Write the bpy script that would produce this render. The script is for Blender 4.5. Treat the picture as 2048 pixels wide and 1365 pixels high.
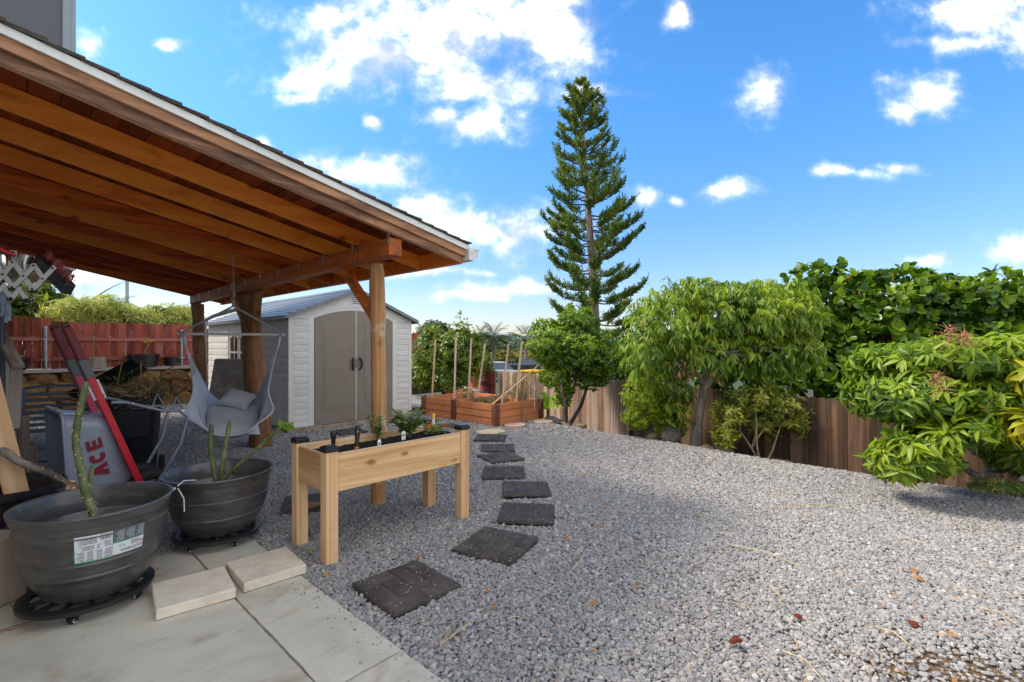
import bpy, bmesh, math, random
import numpy as np
from mathutils import Vector, Matrix, Euler

for o in list(bpy.data.objects):
    bpy.data.objects.remove(o)
SC = bpy.context.scene
COL = SC.collection
R = math.radians
rng = np.random.default_rng(7)
random.seed(7)

# ------------------------------------------------------------------ camera, sky, sun, exposure
cam_d = bpy.data.cameras.new('camera')
cam_d.sensor_width = 36.0
cam_d.lens = 36.0 * 970.0 / 2048.0
cam_d.shift_y = 7.5 / 2048.0
cam_d.clip_start = 0.05
cam_d.clip_end = 9000.0
cam = bpy.data.objects.new('camera', cam_d)
COL.objects.link(cam)
cam.location = (0.0, 0.0, 1.45)
cam.rotation_euler = (R(90), 0, 0)
SC.camera = cam

SUN_TO = Vector((-0.994, 0.107, 1.02)).normalized()
sun_d = bpy.data.lights.new('sun', 'SUN')
sun_d.energy = 1.5
sun_d.angle = R(12.0)
sun_d.color = (1.0, 0.90, 0.75)
sun = bpy.data.objects.new('sun', sun_d)
COL.objects.link(sun)
sun.location = (-20, 3, 22)
sun.rotation_euler = SUN_TO.to_track_quat('Z', 'Y').to_euler()

SC.view_settings.view_transform = 'Standard'
SC.view_settings.look = 'None'
SC.view_settings.gamma = 1.0
SC.view_settings.use_curve_mapping = False
SC.view_settings.exposure = 1.75
SC.render.engine = 'CYCLES'
SC.cycles.max_bounces = 10
SC.cycles.diffuse_bounces = 8
SC.cycles.transparent_max_bounces = 8
SC.cycles.use_denoising = True

world = bpy.data.worlds.new('World')
SC.world = world
world.use_nodes = True


class NT:
    """small helper round a node tree"""
    def __init__(s, nt):
        s.nt = nt
        nt.nodes.clear()

    def n(s, typ, ins=None, **kw):
        nd = s.nt.nodes.new(typ)
        for k, v in kw.items():
            setattr(nd, k, v)
        for k, v in (ins or {}).items():
            sk = nd.inputs[k]
            if isinstance(v, bpy.types.NodeSocket):
                s.nt.links.new(v, sk)
            elif isinstance(v, bpy.types.Node):
                s.nt.links.new(v.outputs[0], sk)
            else:
                sk.default_value = v
        return nd

    def math(s, op, a, b=None, c=None, clamp=False):
        ins = {0: a}
        if b is not None:
            ins[1] = b
        if c is not None:
            ins[2] = c
        return s.n('ShaderNodeMath', ins, operation=op, use_clamp=clamp).outputs[0]

    def vmath(s, op, a, b=None, c=None, out=0):
        ins = {0: a}
        if b is not None:
            ins[1] = b
        if c is not None:
            ins[2] = c
        return s.n('ShaderNodeVectorMath', ins, operation=op).outputs[out]

    def mix(s, f, a, b, blend='MIX'):
        nd = s.n('ShaderNodeMix', data_type='RGBA', blend_type=blend)
        for i, v in ((0, f), (6, a), (7, b)):
            if isinstance(v, bpy.types.NodeSocket):
                s.nt.links.new(v, nd.inputs[i])
            else:
                nd.inputs[i].default_value = c4(v) if i else v
        return nd.outputs[2]

    def ramp(s, f, stops, interp='LINEAR'):
        nd = s.n('ShaderNodeValToRGB', {0: f})
        nd.color_ramp.interpolation = interp
        els = nd.color_ramp.elements
        while len(els) < len(stops):
            els.new(0.5)
        for e, (p, c) in zip(els, stops):
            e.position = p
            e.color = c4(c)
        return nd.outputs[0]

    def smooth(s, f, lo, hi):
        return s.n('ShaderNodeMapRange', {0: f, 1: lo, 2: hi}, interpolation_type='SMOOTHSTEP').outputs[0]

    def noise(s, v, scale, detail=4.0, rough=0.55, dist=0.0, out=0):
        return s.n('ShaderNodeTexNoise', {'Vector': v, 'Scale': scale, 'Detail': detail, 'Roughness': rough, 'Distortion': dist}).outputs[out]


def c4(c):
    if isinstance(c, (int, float)):
        return (c, c, c, 1.0)
    return tuple(c) if len(c) == 4 else (*c, 1.0)


def build_sky():
    t = NT(world.node_tree)
    out = t.n('ShaderNodeOutputWorld')
    bg = t.n('ShaderNodeBackground', {1: 0.1})
    t.nt.links.new(bg.outputs[0], out.inputs[0])
    sky = t.n('ShaderNodeTexSky', sky_type='NISHITA', sun_disc=False)
    sky.sun_elevation = math.asin(SUN_TO.z)
    sky.sun_rotation = math.atan2(SUN_TO.x, SUN_TO.y)
    sky.altitude = 50.0
    sky.air_density = 1.0
    sky.dust_density = 0.6
    sky.ozone_density = 2.2
    skyc = t.n('ShaderNodeHueSaturation', {'Saturation': 1.22, 'Value': 0.74, 'Color': sky.outputs[0]}).outputs[0]
    d = t.n('ShaderNodeTexCoord').outputs['Generated']
    sep = t.n('ShaderNodeSeparateXYZ', {0: d})
    X, Y, Z = sep.outputs
    skyc = t.mix(1.0, skyc, t.mix(t.smooth(Z, 0.0, 0.5), (0.74, 0.69, 0.80), (0.72, 1.04, 1.18)), 'MULTIPLY')
    yc = t.math('MAXIMUM', Y, 0.05)
    px = t.math('DIVIDE', X, yc)
    pz = t.math('DIVIDE', Z, yc)
    p = t.n('ShaderNodeCombineXYZ', {0: px, 1: pz, 2: 0.0}).outputs[0]
    blobs = [(760, 105, 240, 95), (900, 55, 270, 115), (1090, 50, 130, 110), (620, 150, 90, 48), (960, 170, 170, 55), (1170, 180, 90, 22),
             (890, 232, 50, 34), (660, 28, 70, 28), (965, 252, 120, 36), (750, 240, 26, 16), (528, 285, 32, 24), (735, 345, 115, 46),
             (640, 335, 55, 34), (940, 465, 200, 52), (840, 420, 95, 36), (1050, 465, 95, 52), (1285, 393, 38, 26), (1357, 397, 24, 13),
             (1460, 385, 52, 25), (1705, 348, 80, 16), (1800, 333, 60, 13), (1530, 195, 58, 52), (1850, 183, 80, 42), (1795, 216, 42, 26),
             (1950, 25, 150, 66), (1920, 90, 100, 28), (2080, 60, 120, 70), (1360, 18, 26, 40), (190, 85, 44, 44), (340, 95, 30, 13),
             (2020, 500, 70, 34), (1872, 532, 55, 18), (1000, 578, 120, 15), (930, 592, 90, 12), (1050, 570, 75, 15), (180, 552, 120, 12),
             (590, 192, 50, 14), (880, 548, 110, 10), (-260, 120, 300, 130), (2500, 250, 260, 90),
             (420, -240, 320, 120), (1500, -320, 380, 120)]
    warp = t.noise(p, 5.0, 3.0, 0.5, out=1)
    wv = t.vmath('MULTIPLY_ADD', warp, (0.11, 0.075, 0.0), (-0.055, -0.0375, 0.0))
    pw = t.vmath('ADD', p, wv)
    f = None
    for bx, by, rx, ry in blobs:
        ix, iy = 970.0 / (rx * 1.34), 970.0 / (ry * 1.36)
        cx, cy = (bx - 1024) / 970.0, (690 - by) / 970.0
        q = t.vmath('MULTIPLY_ADD', pw, (ix, iy, 0), (-cx * ix, -cy * iy, 0))
        l = t.vmath('LENGTH', q, out=1)
        f = l if f is None else t.math('SMOOTH_MIN', f, l, 0.25)
    core = t.math('SUBTRACT', 1.0, f)
    n1 = t.noise(t.vmath('MULTIPLY', p, (1.0, 1.25, 1.0)), 7.5, 9.0, 0.62, 0.15)
    n2 = t.noise(t.vmath('ADD', p, (3.1, 0.7, 0.0)), 26.0, 6.0, 0.6, 0.2)
    fld = t.math('ADD', core, t.math('MULTIPLY_ADD', n1, 1.9, -1.02))
    fld = t.math('ADD', fld, t.math('MULTIPLY_ADD', n2, 0.95, -0.47))
    m_front = t.math('POWER', t.smooth(fld, -0.22, 1.15), 1.8)
    front = t.smooth(Y, 0.12, 0.3)
    # unseen rest of the sky: denser bright cumulus, added as fill light
    nb = t.noise(t.vmath('MULTIPLY', d, (1.0, 1.0, 2.2)), 3.2, 8.0, 0.6, 0.2)
    m_back = t.smooth(nb, 0.35, 0.54)
    m = t.mix(front, m_back, m_front)
    up = t.smooth(Z, -0.02, 0.05)
    m = t.math('MULTIPLY', m, up)
    # cloud body: brighter where thick and on the upper lobes, greyer under the bellies
    thick = t.smooth(fld, 0.25, 1.5)
    bel = t.noise(t.vmath('ADD', p, (0.0, 0.035, 0.0)), 6.0, 5.0, 0.55)
    grey = t.smooth(t.math('SUBTRACT', bel, t.math('MULTIPLY', n1, 0.45)), 0.16, 0.40)
    cc = t.mix(t.math('MULTIPLY', grey, 0.95), (7.2, 6.85, 6.4), (2.5, 2.6, 2.8))
    cc = t.mix(t.math('MULTIPLY', t.math('MULTIPLY', thick, t.math('SUBTRACT', 1.0, grey)), 0.7), cc, (11.0, 10.3, 9.5))
    col = t.mix(t.math('MULTIPLY', m, 0.97), skyc, cc)
    t.nt.links.new(col, bg.inputs[0])


build_sky()

# ------------------------------------------------------------------ helpers
TH = R(47.0)
UX, UY = math.cos(TH), math.sin(TH)


def W(a, b, z=0.0):
    """yard axes (a: along the rafters, b: along the eave) to world"""
    return Vector((a * UX - b * UY, a * UY + b * UX, z))


def at(px, py, d):
    """the point seen at a pixel of the photograph at depth d"""
    return Vector(((px - 1024) / 970.0 * d, d, 1.45 + (690 - py) / 970.0 * d))


def gp(px, py, z=0.0):
    d = (z - 1.45) * 970.0 / (690 - py)
    return Vector(((px - 1024) / 970.0 * d, d, z))


def tag(o, label=None, cat=None, group=None, kind=None):
    for k, v in (('label', label), ('category', cat), ('group', group), ('kind', kind)):
        if v:
            o[k] = v
    return o


def thing(name, label, cat, loc=(0, 0, 0), rz=0.0, group=None):
    o = bpy.data.objects.new(name, None)
    o.empty_display_size = 0.1
    COL.objects.link(o)
    o.location = loc
    o.rotation_euler = (0, 0, rz)
    return tag(o, label, cat, group)


def link(name, me, parent=None, mat=None, loc=None, rot=None, scale=None):
    o = bpy.data.objects.new(name, me)
    COL.objects.link(o)
    if mat is not None and not me.materials:
        me.materials.append(mat)
    if parent is not None:
        o.parent = parent
    if loc is not None:
        o.location = loc
    if rot is not None:
        o.rotation_euler = rot
    if scale is not None:
        o.scale = scale
    return o


class MB:
    """collects shapes and links them as one mesh object"""
    def __init__(s, off=(0, 0, 0)):
        s.v, s.f, s.off = [], [], Vector(off)

    def add(s, vs, fs):
        k = len(s.v)
        s.v += [tuple(Vector(p) - s.off) for p in vs]
        s.f += [tuple(i + k for i in f) for f in fs]
        return s

    def box(s, a, b):
        x0, x1 = sorted((a[0], b[0])); y0, y1 = sorted((a[1], b[1])); z0, z1 = sorted((a[2], b[2]))
        return s.add([(x0, y0, z0), (x1, y0, z0), (x1, y1, z0), (x0, y1, z0), (x0, y0, z1), (x1, y0, z1), (x1, y1, z1), (x0, y1, z1)],
                     [(3, 2, 1, 0), (4, 5, 6, 7), (0, 1, 5, 4), (1, 2, 6, 5), (2, 3, 7, 6), (3, 0, 4, 7)])

    def hexa(s, p):
        """eight corners: bottom ring then top ring, counter-clockwise"""
        return s.add(p, [(3, 2, 1, 0), (4, 5, 6, 7), (0, 1, 5, 4), (1, 2, 6, 5), (2, 3, 7, 6), (3, 0, 4, 7)])

    def beam(s, p, q, w, h, up=(0, 0, 1)):
        """a bar from p to q: width w sideways, h along up"""
        p, q = Vector(p), Vector(q)
        d = (q - p).normalized()
        sd = d.cross(Vector(up)).normalized()
        u2 = sd.cross(d).normalized()
        sd, u2 = sd * w / 2, u2 * h / 2
        return s.hexa([p - sd - u2, p + sd - u2, q + sd - u2, q - sd - u2, p - sd + u2, p + sd + u2, q + sd + u2, q - sd + u2])

    def prism(s, pts, ext):
        """closed polygon (3-D points) swept by vector ext"""
        n = len(pts); e = Vector(ext)
        vs = [Vector(p) for p in pts] + [Vector(p) + e for p in pts]
        return s.add(vs, [tuple(range(n - 1, -1, -1)), tuple(range(n, 2 * n))] + [(i, (i + 1) % n, n + (i + 1) % n, n + i) for i in range(n)])

    def tube(s, path, r, n=8, cap=True):
        path = [Vector(p) for p in path]
        m = len(path)
        rs = [r] * m if isinstance(r, (int, float)) else list(r)
        t0 = (path[1] - path[0]).normalized()
        ref = Vector((0, 0, 1)) if abs(t0.z) < 0.9 else Vector((1, 0, 0))
        nx = t0.cross(ref).normalized()
        vs, fs = [], []
        for i in range(m):
            t = (path[min(i + 1, m - 1)] - path[max(i - 1, 0)]).normalized()
            nx = (nx - t * nx.dot(t)).normalized()
            ny = t.cross(nx)
            for k in range(n):
                an = 2 * math.pi * k / n
                vs.append(path[i] + (nx * math.cos(an) + ny * math.sin(an)) * rs[i])
        for i in range(m - 1):
            for k in range(n):
                k2 = (k + 1) % n
                fs.append((i * n + k, i * n + k2, (i + 1) * n + k2, (i + 1) * n + k))
        if cap:
            fs.append(tuple(range(n - 1, -1, -1)))
            fs.append(tuple(range((m - 1) * n, m * n)))
        return s.add(vs, fs)

    def lathe(s, prof, n=32, c=(0, 0, 0), closed=False):
        vs, fs = [], []
        m = len(prof)
        for r, z in prof:
            for k in range(n):
                an = 2 * math.pi * k / n
                vs.append((c[0] + r * math.cos(an), c[1] + r * math.sin(an), c[2] + z))
        for i in range(m if closed else m - 1):
            j = (i + 1) % m
            for k in range(n):
                k2 = (k + 1) % n
                fs.append((i * n + k, i * n + k2, j * n + k2, j * n + k))
        return s.add(vs, fs)

    def ring(s, c, R_, r, axis='z', n=20, m=6):
        pts = []
        c = Vector(c)
        for k in range(n + 1):
            an = 2 * math.pi * k / n
            e = {'z': (math.cos(an), math.sin(an), 0), 'x': (0, math.cos(an), math.sin(an)), 'y': (math.cos(an), 0, math.sin(an))}[axis] if isinstance(axis, str) else (axis[0] * math.cos(an) + axis[1] * math.sin(an))
            pts.append(c + Vector(e) * R_)
        return s.tube(pts, r, m, cap=False)

    def mesh(s, name):
        me = bpy.data.meshes.new(name)
        me.from_pydata(s.v, [], s.f)
        me.update()
        return me

    def build(s, name, mat, parent=None, smooth=False, bevel=0.0, seg=2, subsurf=0):
        me = s.mesh(name)
        if smooth:
            me.shade_smooth()
            if smooth != 'all':
                me.set_sharp_from_angle(angle=R(38))
        o = link(name, me, parent, mat)
        if bevel:
            b = o.modifiers.new('bevel', 'BEVEL')
            b.width = bevel
            b.segments = seg
            b.limit_method = 'ANGLE'
            b.angle_limit = R(40)
        if subsurf:
            b = o.modifiers.new('subsurf', 'SUBSURF')
            b.levels = b.render_levels = subsurf
        return o


def np_mesh(name, V, faces):
    """V (n,3); faces: list of int arrays (m,k)"""
    me = bpy.data.meshes.new(name)
    me.vertices.add(len(V))
    me.vertices.foreach_set('co', np.ascontiguousarray(V, np.float32).ravel())
    loops = np.concatenate([f.ravel() for f in faces]).astype(np.int32)
    tot = np.concatenate([np.full(len(f), f.shape[1]) for f in faces])
    st = np.concatenate([[0], np.cumsum(tot)[:-1]]).astype(np.int32)
    me.loops.add(len(loops))
    me.loops.foreach_set('vertex_index', loops)
    me.polygons.add(len(tot))
    me.polygons.foreach_set('loop_start', st)
    me.update(calc_edges=True)
    return me


def vnoise(P, seed, freq):
    """cheap smooth value noise on (n,3) points"""
    P = np.asarray(P, float) * freq
    i = np.floor(P).astype(np.int64); f = P - i; f = f * f * (3 - 2 * f)

    def h(a, b, c):
        k = (a * 374761393 + b * 668265263 + c * 2147483647 + seed * 974711) & 0x7fffffff
        k = ((k ^ (k >> 13)) * 1274126177) & 0x7fffffff
        return ((k ^ (k >> 16)) & 0xffff) / 65535.0
    r = 0
    for dx in (0, 1):
        for dy in (0, 1):
            for dz in (0, 1):
                w = (f[:, 0] if dx else 1 - f[:, 0]) * (f[:, 1] if dy else 1 - f[:, 1]) * (f[:, 2] if dz else 1 - f[:, 2])
                r = r + w * h(i[:, 0] + dx, i[:, 1] + dy, i[:, 2] + dz)
    return r * 2 - 1


def rock_mesh(name, seed, sub=3, rough=0.25, box=0.0, flat=1.0):
    bm = bmesh.new()
    bmesh.ops.create_icosphere(bm, subdivisions=sub, radius=1.0)
    P = np.array([v.co[:] for v in bm.verts])
    if box:
        m = np.abs(P).max(1, keepdims=True)
        P = P * (1 - box) + P / m * 0.85 * box
    k = 1 + rough * vnoise(P, seed, 1.3)[:, None] + rough * 0.5 * vnoise(P, seed + 5, 3.1)[:, None] + rough * 0.25 * vnoise(P, seed + 9, 7.0)[:, None]
    P = P * k
    P[:, 2] *= flat
    for v, p in zip(bm.verts, P):
        v.co = p
    me = bpy.data.meshes.new(name)
    bm.to_mesh(me)
    bm.free()
    me.shade_smooth()
    me.set_sharp_from_angle(angle=R(45))
    return me
# ------------------------------------------------------------------ materials
MATS = {}


def new_mat(name):
    m = bpy.data.materials.new(name)
    m.use_nodes = True
    t = NT(m.node_tree)
    out = t.n('ShaderNodeOutputMaterial')
    MATS[name] = m
    return m, t, out


def finish(t, out, col, rough=0.6, bump=None, bstr=0.3, bdist=0.01, spec=0.5, metal=0.0, extra=None):
    ins = {'Base Color': col if isinstance(col, bpy.types.NodeSocket) else c4(col), 'Roughness': rough, 'Specular IOR Level': spec, 'Metallic': metal}
    if bump is not None:
        b = t.n('ShaderNodeBump', {'Strength': bstr, 'Distance': bdist, 'Height': bump})
        ins['Normal'] = b.outputs[0]
    ins.update(extra or {})
    p = t.n('ShaderNodeBsdfPrincipled', ins)
    t.nt.links.new(p.outputs[0], out.inputs[0])
    return p


def ocoord(t, spread=17.0):
    tc = t.n('ShaderNodeTexCoord').outputs['Object']
    r = t.n('ShaderNodeObjectInfo').outputs['Random']
    off = t.n('ShaderNodeCombineXYZ', {0: t.math('MULTIPLY', r, spread), 1: t.math('MULTIPLY', r, spread * 2.3), 2: t.math('MULTIPLY', r, spread * 0.7)}).outputs[0]
    return t.vmath('ADD', tc, off), r


def wood(name, dark, mid, light, axis=0, rough=0.6, grain=16.0, knots=0.0, stain=None, stain_amt=0.5, vary=0.35, bstr=0.25):
    m, t, out = new_mat(name)
    co, rnd = ocoord(t)
    sc = [grain] * 3
    sc[axis] = grain * 0.045
    g = t.vmath('MULTIPLY', co, tuple(sc))
    n1 = t.noise(g, 1.0, 7.0, 0.62, 0.7)
    n2 = t.noise(t.vmath('MULTIPLY', co, tuple(x * 0.22 for x in sc)), 1.0, 3.0, 0.5, 1.2)
    mixn = t.math('ADD', t.math('MULTIPLY', n1, 0.6), t.math('MULTIPLY', n2, 0.45))
    mixn = t.math('ADD', mixn, t.math('MULTIPLY_ADD', rnd, vary, -vary * 0.5 - 0.02))
    col = t.ramp(mixn, [(0.34, dark), (0.5, mid), (0.66, light)])
    if knots:
        ks = [9.0] * 3
        ks[axis] = 4.2
        ks[{0: 1, 1: 0, 2: 1}[axis]] = 0.6
        kv = t.n('ShaderNodeTexVoronoi', {'Vector': t.vmath('ADD', t.vmath('MULTIPLY', co, tuple(ks)), t.vmath('MULTIPLY', t.noise(co, 9.0, 2.0, out=1), (0.16, 0.16, 0.16))), 'Scale': 1.0})
        kd = kv.outputs['Distance']
        kk = t.math('SUBTRACT', 1.0, t.smooth(kd, 0.06, 0.26))
        pick = t.math('GREATER_THAN', t.n('ShaderNodeSeparateColor', {0: kv.outputs['Color']}).outputs[0], 1.0 - knots)
        kk = t.math('MULTIPLY', kk, pick)
        kcol = tuple(x * 0.45 for x in dark)
        col = t.mix(t.math('MULTIPLY', kk, 0.8), col, kcol)
    if stain:
        sv = t.noise(t.vmath('MULTIPLY', co, tuple(1.0 if i == axis else 2.6 for i in range(3))), 2.2, 5.0, 0.6, 0.8)
        col = t.mix(t.math('MULTIPLY', t.smooth(sv, 0.52, 0.7), stain_amt), col, stain)
    finish(t, out, col, rough, n1, bstr, 0.004, 0.35)
    return m


def plain(name, col, rough=0.5, var=0.12, scale=6.0, bump=0.0, metal=0.0, spec=0.5, dirt=None, dirt_amt=0.4, bscale=60.0, coat=0.0):
    m, t, out = new_mat(name)
    co, rnd = ocoord(t)
    n = t.noise(co, scale, 5.0, 0.6)
    c = t.mix(t.smooth(n, 0.3, 0.72), tuple(x * (1 - var) for x in col), tuple(min(1, x * (1 + var)) for x in col))
    c = t.mix(1.0, c, t.ramp(rnd, [(0.0, (1 - var * 0.8,) * 3), (1.0, (1.0,) * 3)]), 'MULTIPLY')
    if dirt:
        dn = t.noise(co, scale * 0.6, 6.0, 0.65, 0.4)
        c = t.mix(t.math('MULTIPLY', t.smooth(dn, 0.5, 0.68), dirt_amt), c, dirt)
    b = t.noise(co, bscale, 4.0, 0.6) if bump else None
    rr = t.n('ShaderNodeMapRange', {0: n, 1: 0.3, 2: 0.7, 3: max(0.03, rough - 0.08), 4: rough + 0.08}).outputs[0]
    ex = {'Coat Weight': coat, 'Coat Roughness': 0.12} if coat else None
    finish(t, out, c, rr, b, bump, 0.006, spec, metal, ex)
    return m


def stone(name, cols, scale=4.0, bump=0.8, bdist=0.02, rough=0.9, pits=0.0):
    m, t, out = new_mat(name)
    co, rnd = ocoord(t)
    n = t.noise(co, scale, 7.0, 0.68, 0.3)
    n2 = t.noise(co, scale * 6, 5.0, 0.7)
    f = t.math('ADD', t.math('MULTIPLY', n, 0.75), t.math('MULTIPLY', n2, 0.25))
    f = t.math('ADD', f, t.math('MULTIPLY_ADD', rnd, 0.22, -0.11))
    k = len(cols)
    c = t.ramp(f, [(0.3 + 0.4 * i / (k - 1), x) for i, x in enumerate(cols)])
    h = t.math('ADD', n, t.math('MULTIPLY', n2, 0.5))
    if pits:
        v = t.n('ShaderNodeTexVoronoi', {'Vector': co, 'Scale': scale * 9}).outputs['Distance']
        h = t.math('ADD', h, t.math('MULTIPLY', t.smooth(v, 0.1, 0.45), pits))
    finish(t, out, c, rough, h, bump, bdist, 0.25)
    return m


def leafmat(name, dark, mid, bright, rough=0.42, trans=0.32, clump=1.3, yellow=None, spec=0.4):
    m, t, out = new_mat(name)
    geo = t.n('ShaderNodeNewGeometry')
    isl = geo.outputs['Random Per Island']
    rnd = t.n('ShaderNodeObjectInfo').outputs['Random']
    r = t.math('FRACT', t.math('ADD', isl, rnd))
    pos = geo.outputs['Position']
    n = t.noise(pos, clump, 3.0, 0.5)
    f = t.math('ADD', t.math('MULTIPLY', r, 0.55), t.math('MULTIPLY_ADD', n, 1.1, -0.33))
    c = t.ramp(f, [(0.08, dark), (0.45, mid), (0.92, bright)])
    if yellow:
        r2 = t.math('FRACT', t.math('MULTIPLY', r, 13.7))
        c = t.mix(t.math('GREATER_THAN', r2, 0.985), c, yellow)
    p = t.n('ShaderNodeBsdfPrincipled', {'Base Color': c, 'Roughness': rough, 'Specular IOR Level': spec})
    tr = t.n('ShaderNodeBsdfTranslucent', {0: t.mix(1.0, c, (1.35, 1.35, 0.55), 'MULTIPLY')})
    mx = t.n('ShaderNodeMixShader', {0: trans, 1: p.outputs[0], 2: tr.outputs[0]})
    t.nt.links.new(mx.outputs[0], out.inputs[0])
    return m


# timber
wood('stained_rafter', (0.36, 0.05, 0.006), (0.78, 0.165, 0.015), (0.88, 0.29, 0.038), 0, 0.5, 15, 0.42, (0.30, 0.05, 0.008), 0.4)
wood('stained_beam', (0.32, 0.07, 0.014), (0.64, 0.175, 0.03), (0.76, 0.27, 0.06), 1, 0.55, 14, 0.2, (0.12, 0.05, 0.025), 0.4)
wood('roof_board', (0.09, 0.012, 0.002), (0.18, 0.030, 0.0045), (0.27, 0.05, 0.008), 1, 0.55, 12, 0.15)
wood('barge_wood', (0.16, 0.08, 0.05), (0.46, 0.23, 0.115), (0.60, 0.33, 0.18), 0, 0.6, 13, 0.1, (0.05, 0.03, 0.025), 0.7)
wood('log_post', (0.24, 0.095, 0.03), (0.48, 0.24, 0.09), (0.68, 0.45, 0.25), 2, 0.75, 13, 0.5, (0.74, 0.65, 0.53), 0.95, 0.2, 0.5)
wood('log_post_dark', (0.09, 0.035, 0.014), (0.25, 0.11, 0.042), (0.42, 0.22, 0.10), 2, 0.65, 13, 0.25, (0.10, 0.06, 0.03), 0.5, 0.2, 0.5)
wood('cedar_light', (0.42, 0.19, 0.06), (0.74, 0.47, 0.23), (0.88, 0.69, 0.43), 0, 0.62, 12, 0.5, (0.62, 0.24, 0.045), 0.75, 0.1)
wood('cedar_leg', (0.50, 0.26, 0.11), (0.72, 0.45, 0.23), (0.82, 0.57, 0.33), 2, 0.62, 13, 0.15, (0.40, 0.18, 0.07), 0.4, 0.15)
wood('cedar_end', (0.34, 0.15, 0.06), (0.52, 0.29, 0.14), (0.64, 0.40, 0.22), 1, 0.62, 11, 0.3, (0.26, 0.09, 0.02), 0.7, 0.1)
wood('board_grey', (0.07, 0.055, 0.045), (0.19, 0.155, 0.13), (0.33, 0.28, 0.24), 0, 0.85, 18, 0.1, (0.12, 0.08, 0.05), 0.6)
wood('board_new', (0.50, 0.27, 0.12), (0.66, 0.42, 0.22), (0.76, 0.55, 0.34), 0, 0.6, 12, 0.15)
wood('timber_old', (0.13, 0.09, 0.06), (0.33, 0.24, 0.17), (0.46, 0.36, 0.27), 2, 0.8, 16, 0.2, (0.30, 0.16, 0.07), 0.6)
wood('fence_brown', (0.022, 0.013, 0.009), (0.08, 0.041, 0.023), (0.185, 0.108, 0.068), 2, 0.8, 15, 0.12, (0.05, 0.038, 0.03), 0.6, 0.26)
wood('fence_grey', (0.10, 0.06, 0.04), (0.27, 0.17, 0.12), (0.42, 0.34, 0.28), 2, 0.8, 17, 0.12, (0.42, 0.19, 0.08), 0.5, 0.3)
wood('fence_red', (0.13, 0.024, 0.016), (0.30, 0.055, 0.033), (0.40, 0.10, 0.065), 2, 0.7, 12, 0.1, (0.42, 0.23, 0.18), 0.35, 0.35)
wood('fence_red_rail', (0.13, 0.03, 0.02), (0.26, 0.062, 0.04), (0.40, 0.15, 0.11), 0, 0.7, 12, 0.1, (0.40, 0.22, 0.17), 0.4, 0.2)
wood('bed_board', (0.50, 0.165, 0.062), (0.62, 0.225, 0.088), (0.70, 0.29, 0.125), 0, 0.6, 9, 0.0, (0.36, 0.12, 0.05), 0.3, 0.15)
wood('bed_post', (0.07, 0.02, 0.012), (0.15, 0.045, 0.025), (0.26, 0.11, 0.07), 2, 0.6, 12, 0.0, (0.30, 0.16, 0.11), 0.4)
wood('stake_wood', (0.50, 0.34, 0.24), (0.68, 0.52, 0.40), (0.80, 0.68, 0.56), 2, 0.7, 14, 0.0, (0.45, 0.24, 0.12), 0.3, 0.2)
wood('bamboo', (0.42, 0.24, 0.06), (0.60, 0.38, 0.12), (0.72, 0.50, 0.20), 0, 0.5, 10)
wood('bark_grey', (0.09, 0.07, 0.055), (0.22, 0.18, 0.15), (0.37, 0.32, 0.28), 2, 0.9, 14, 0.1, (0.30, 0.25, 0.2), 0.4, 0.1, 0.9)
wood('bark_dark', (0.035, 0.024, 0.02), (0.10, 0.072, 0.06), (0.20, 0.16, 0.135), 2, 0.9, 16, 0.1, None, 0, 0.1, 0.9)
wood('stump_wood', (0.13, 0.10, 0.08), (0.28, 0.23, 0.19), (0.42, 0.36, 0.31), 2, 0.85, 14, 0.1)
# shed, metal, plastic
plain('shed_panel', (0.72, 0.70, 0.66), 0.5, 0.06, 3.0, 0.08, dirt=(0.48, 0.44, 0.37), dirt_amt=0.22, bscale=90)
plain('shed_trim', (0.74, 0.72, 0.68), 0.45, 0.04, 3.0)
plain('shed_door', (0.255, 0.21, 0.165), 0.5, 0.07, 4.0, 0.06, dirt=(0.23, 0.185, 0.14), dirt_amt=0.3, bscale=90)
plain('shed_roof', (0.20, 0.205, 0.215), 0.38, 0.2, 6.0, 0.15)
plain('shed_base', (0.03, 0.04, 0.06), 0.5)
plain('window_plastic', (0.58, 0.56, 0.52), 0.4, 0.04)
plain('black_plastic', (0.014, 0.015, 0.017), 0.38, 0.2)
plain('black_rubber', (0.018, 0.017, 0.017), 0.75, 0.25, 20, 0.3)
plain('bin_plastic', (0.012, 0.017, 0.022), 0.45, 0.2)
plain('galvanised', (0.50, 0.52, 0.54), 0.42, 0.18, 12, 0.05, metal=0.85)
plain('chrome', (0.78, 0.77, 0.74), 0.12, 0.05, 8, metal=1.0)
plain('pale_chrome', (0.78, 0.78, 0.76), 0.35, 0.08, 8, metal=0.25)  # chrome bars: bright reflections put into a pale, barely metallic colour
plain('white_paint', (0.78, 0.80, 0.78), 0.45, 0.05, 4.0, dirt=(0.55, 0.52, 0.47), dirt_amt=0.35)
plain('gutter_white', (0.74, 0.75, 0.74), 0.4, 0.06, 9.0, dirt=(0.16, 0.12, 0.09), dirt_amt=0.5)
plain('house_wall', (0.135, 0.145, 0.16), 0.75, 0.06, 5.0, 0.25, bscale=120)
plain('house_trim', (0.30, 0.36, 0.40), 0.6, 0.05)
plain('house_beige', (0.66, 0.64, 0.60), 0.75, 0.06, 5.0, 0.2)
plain('roof_shingle', (0.115, 0.095, 0.078), 0.95, 0.35, 22, 0.8, bscale=180)
plain('red_steel', (0.60, 0.012, 0.025), 0.35, 0.08, 5)
plain('red_steel_shaded', (0.52, 0.045, 0.12), 0.4, 0.08, 5)  # far handle: same red steel, its look in shade put into the colour
plain('grip_red', (0.17, 0.008, 0.018), 0.5, 0.1, 5)
plain('grey_collar', (0.11, 0.115, 0.13), 0.5, 0.1)
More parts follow.
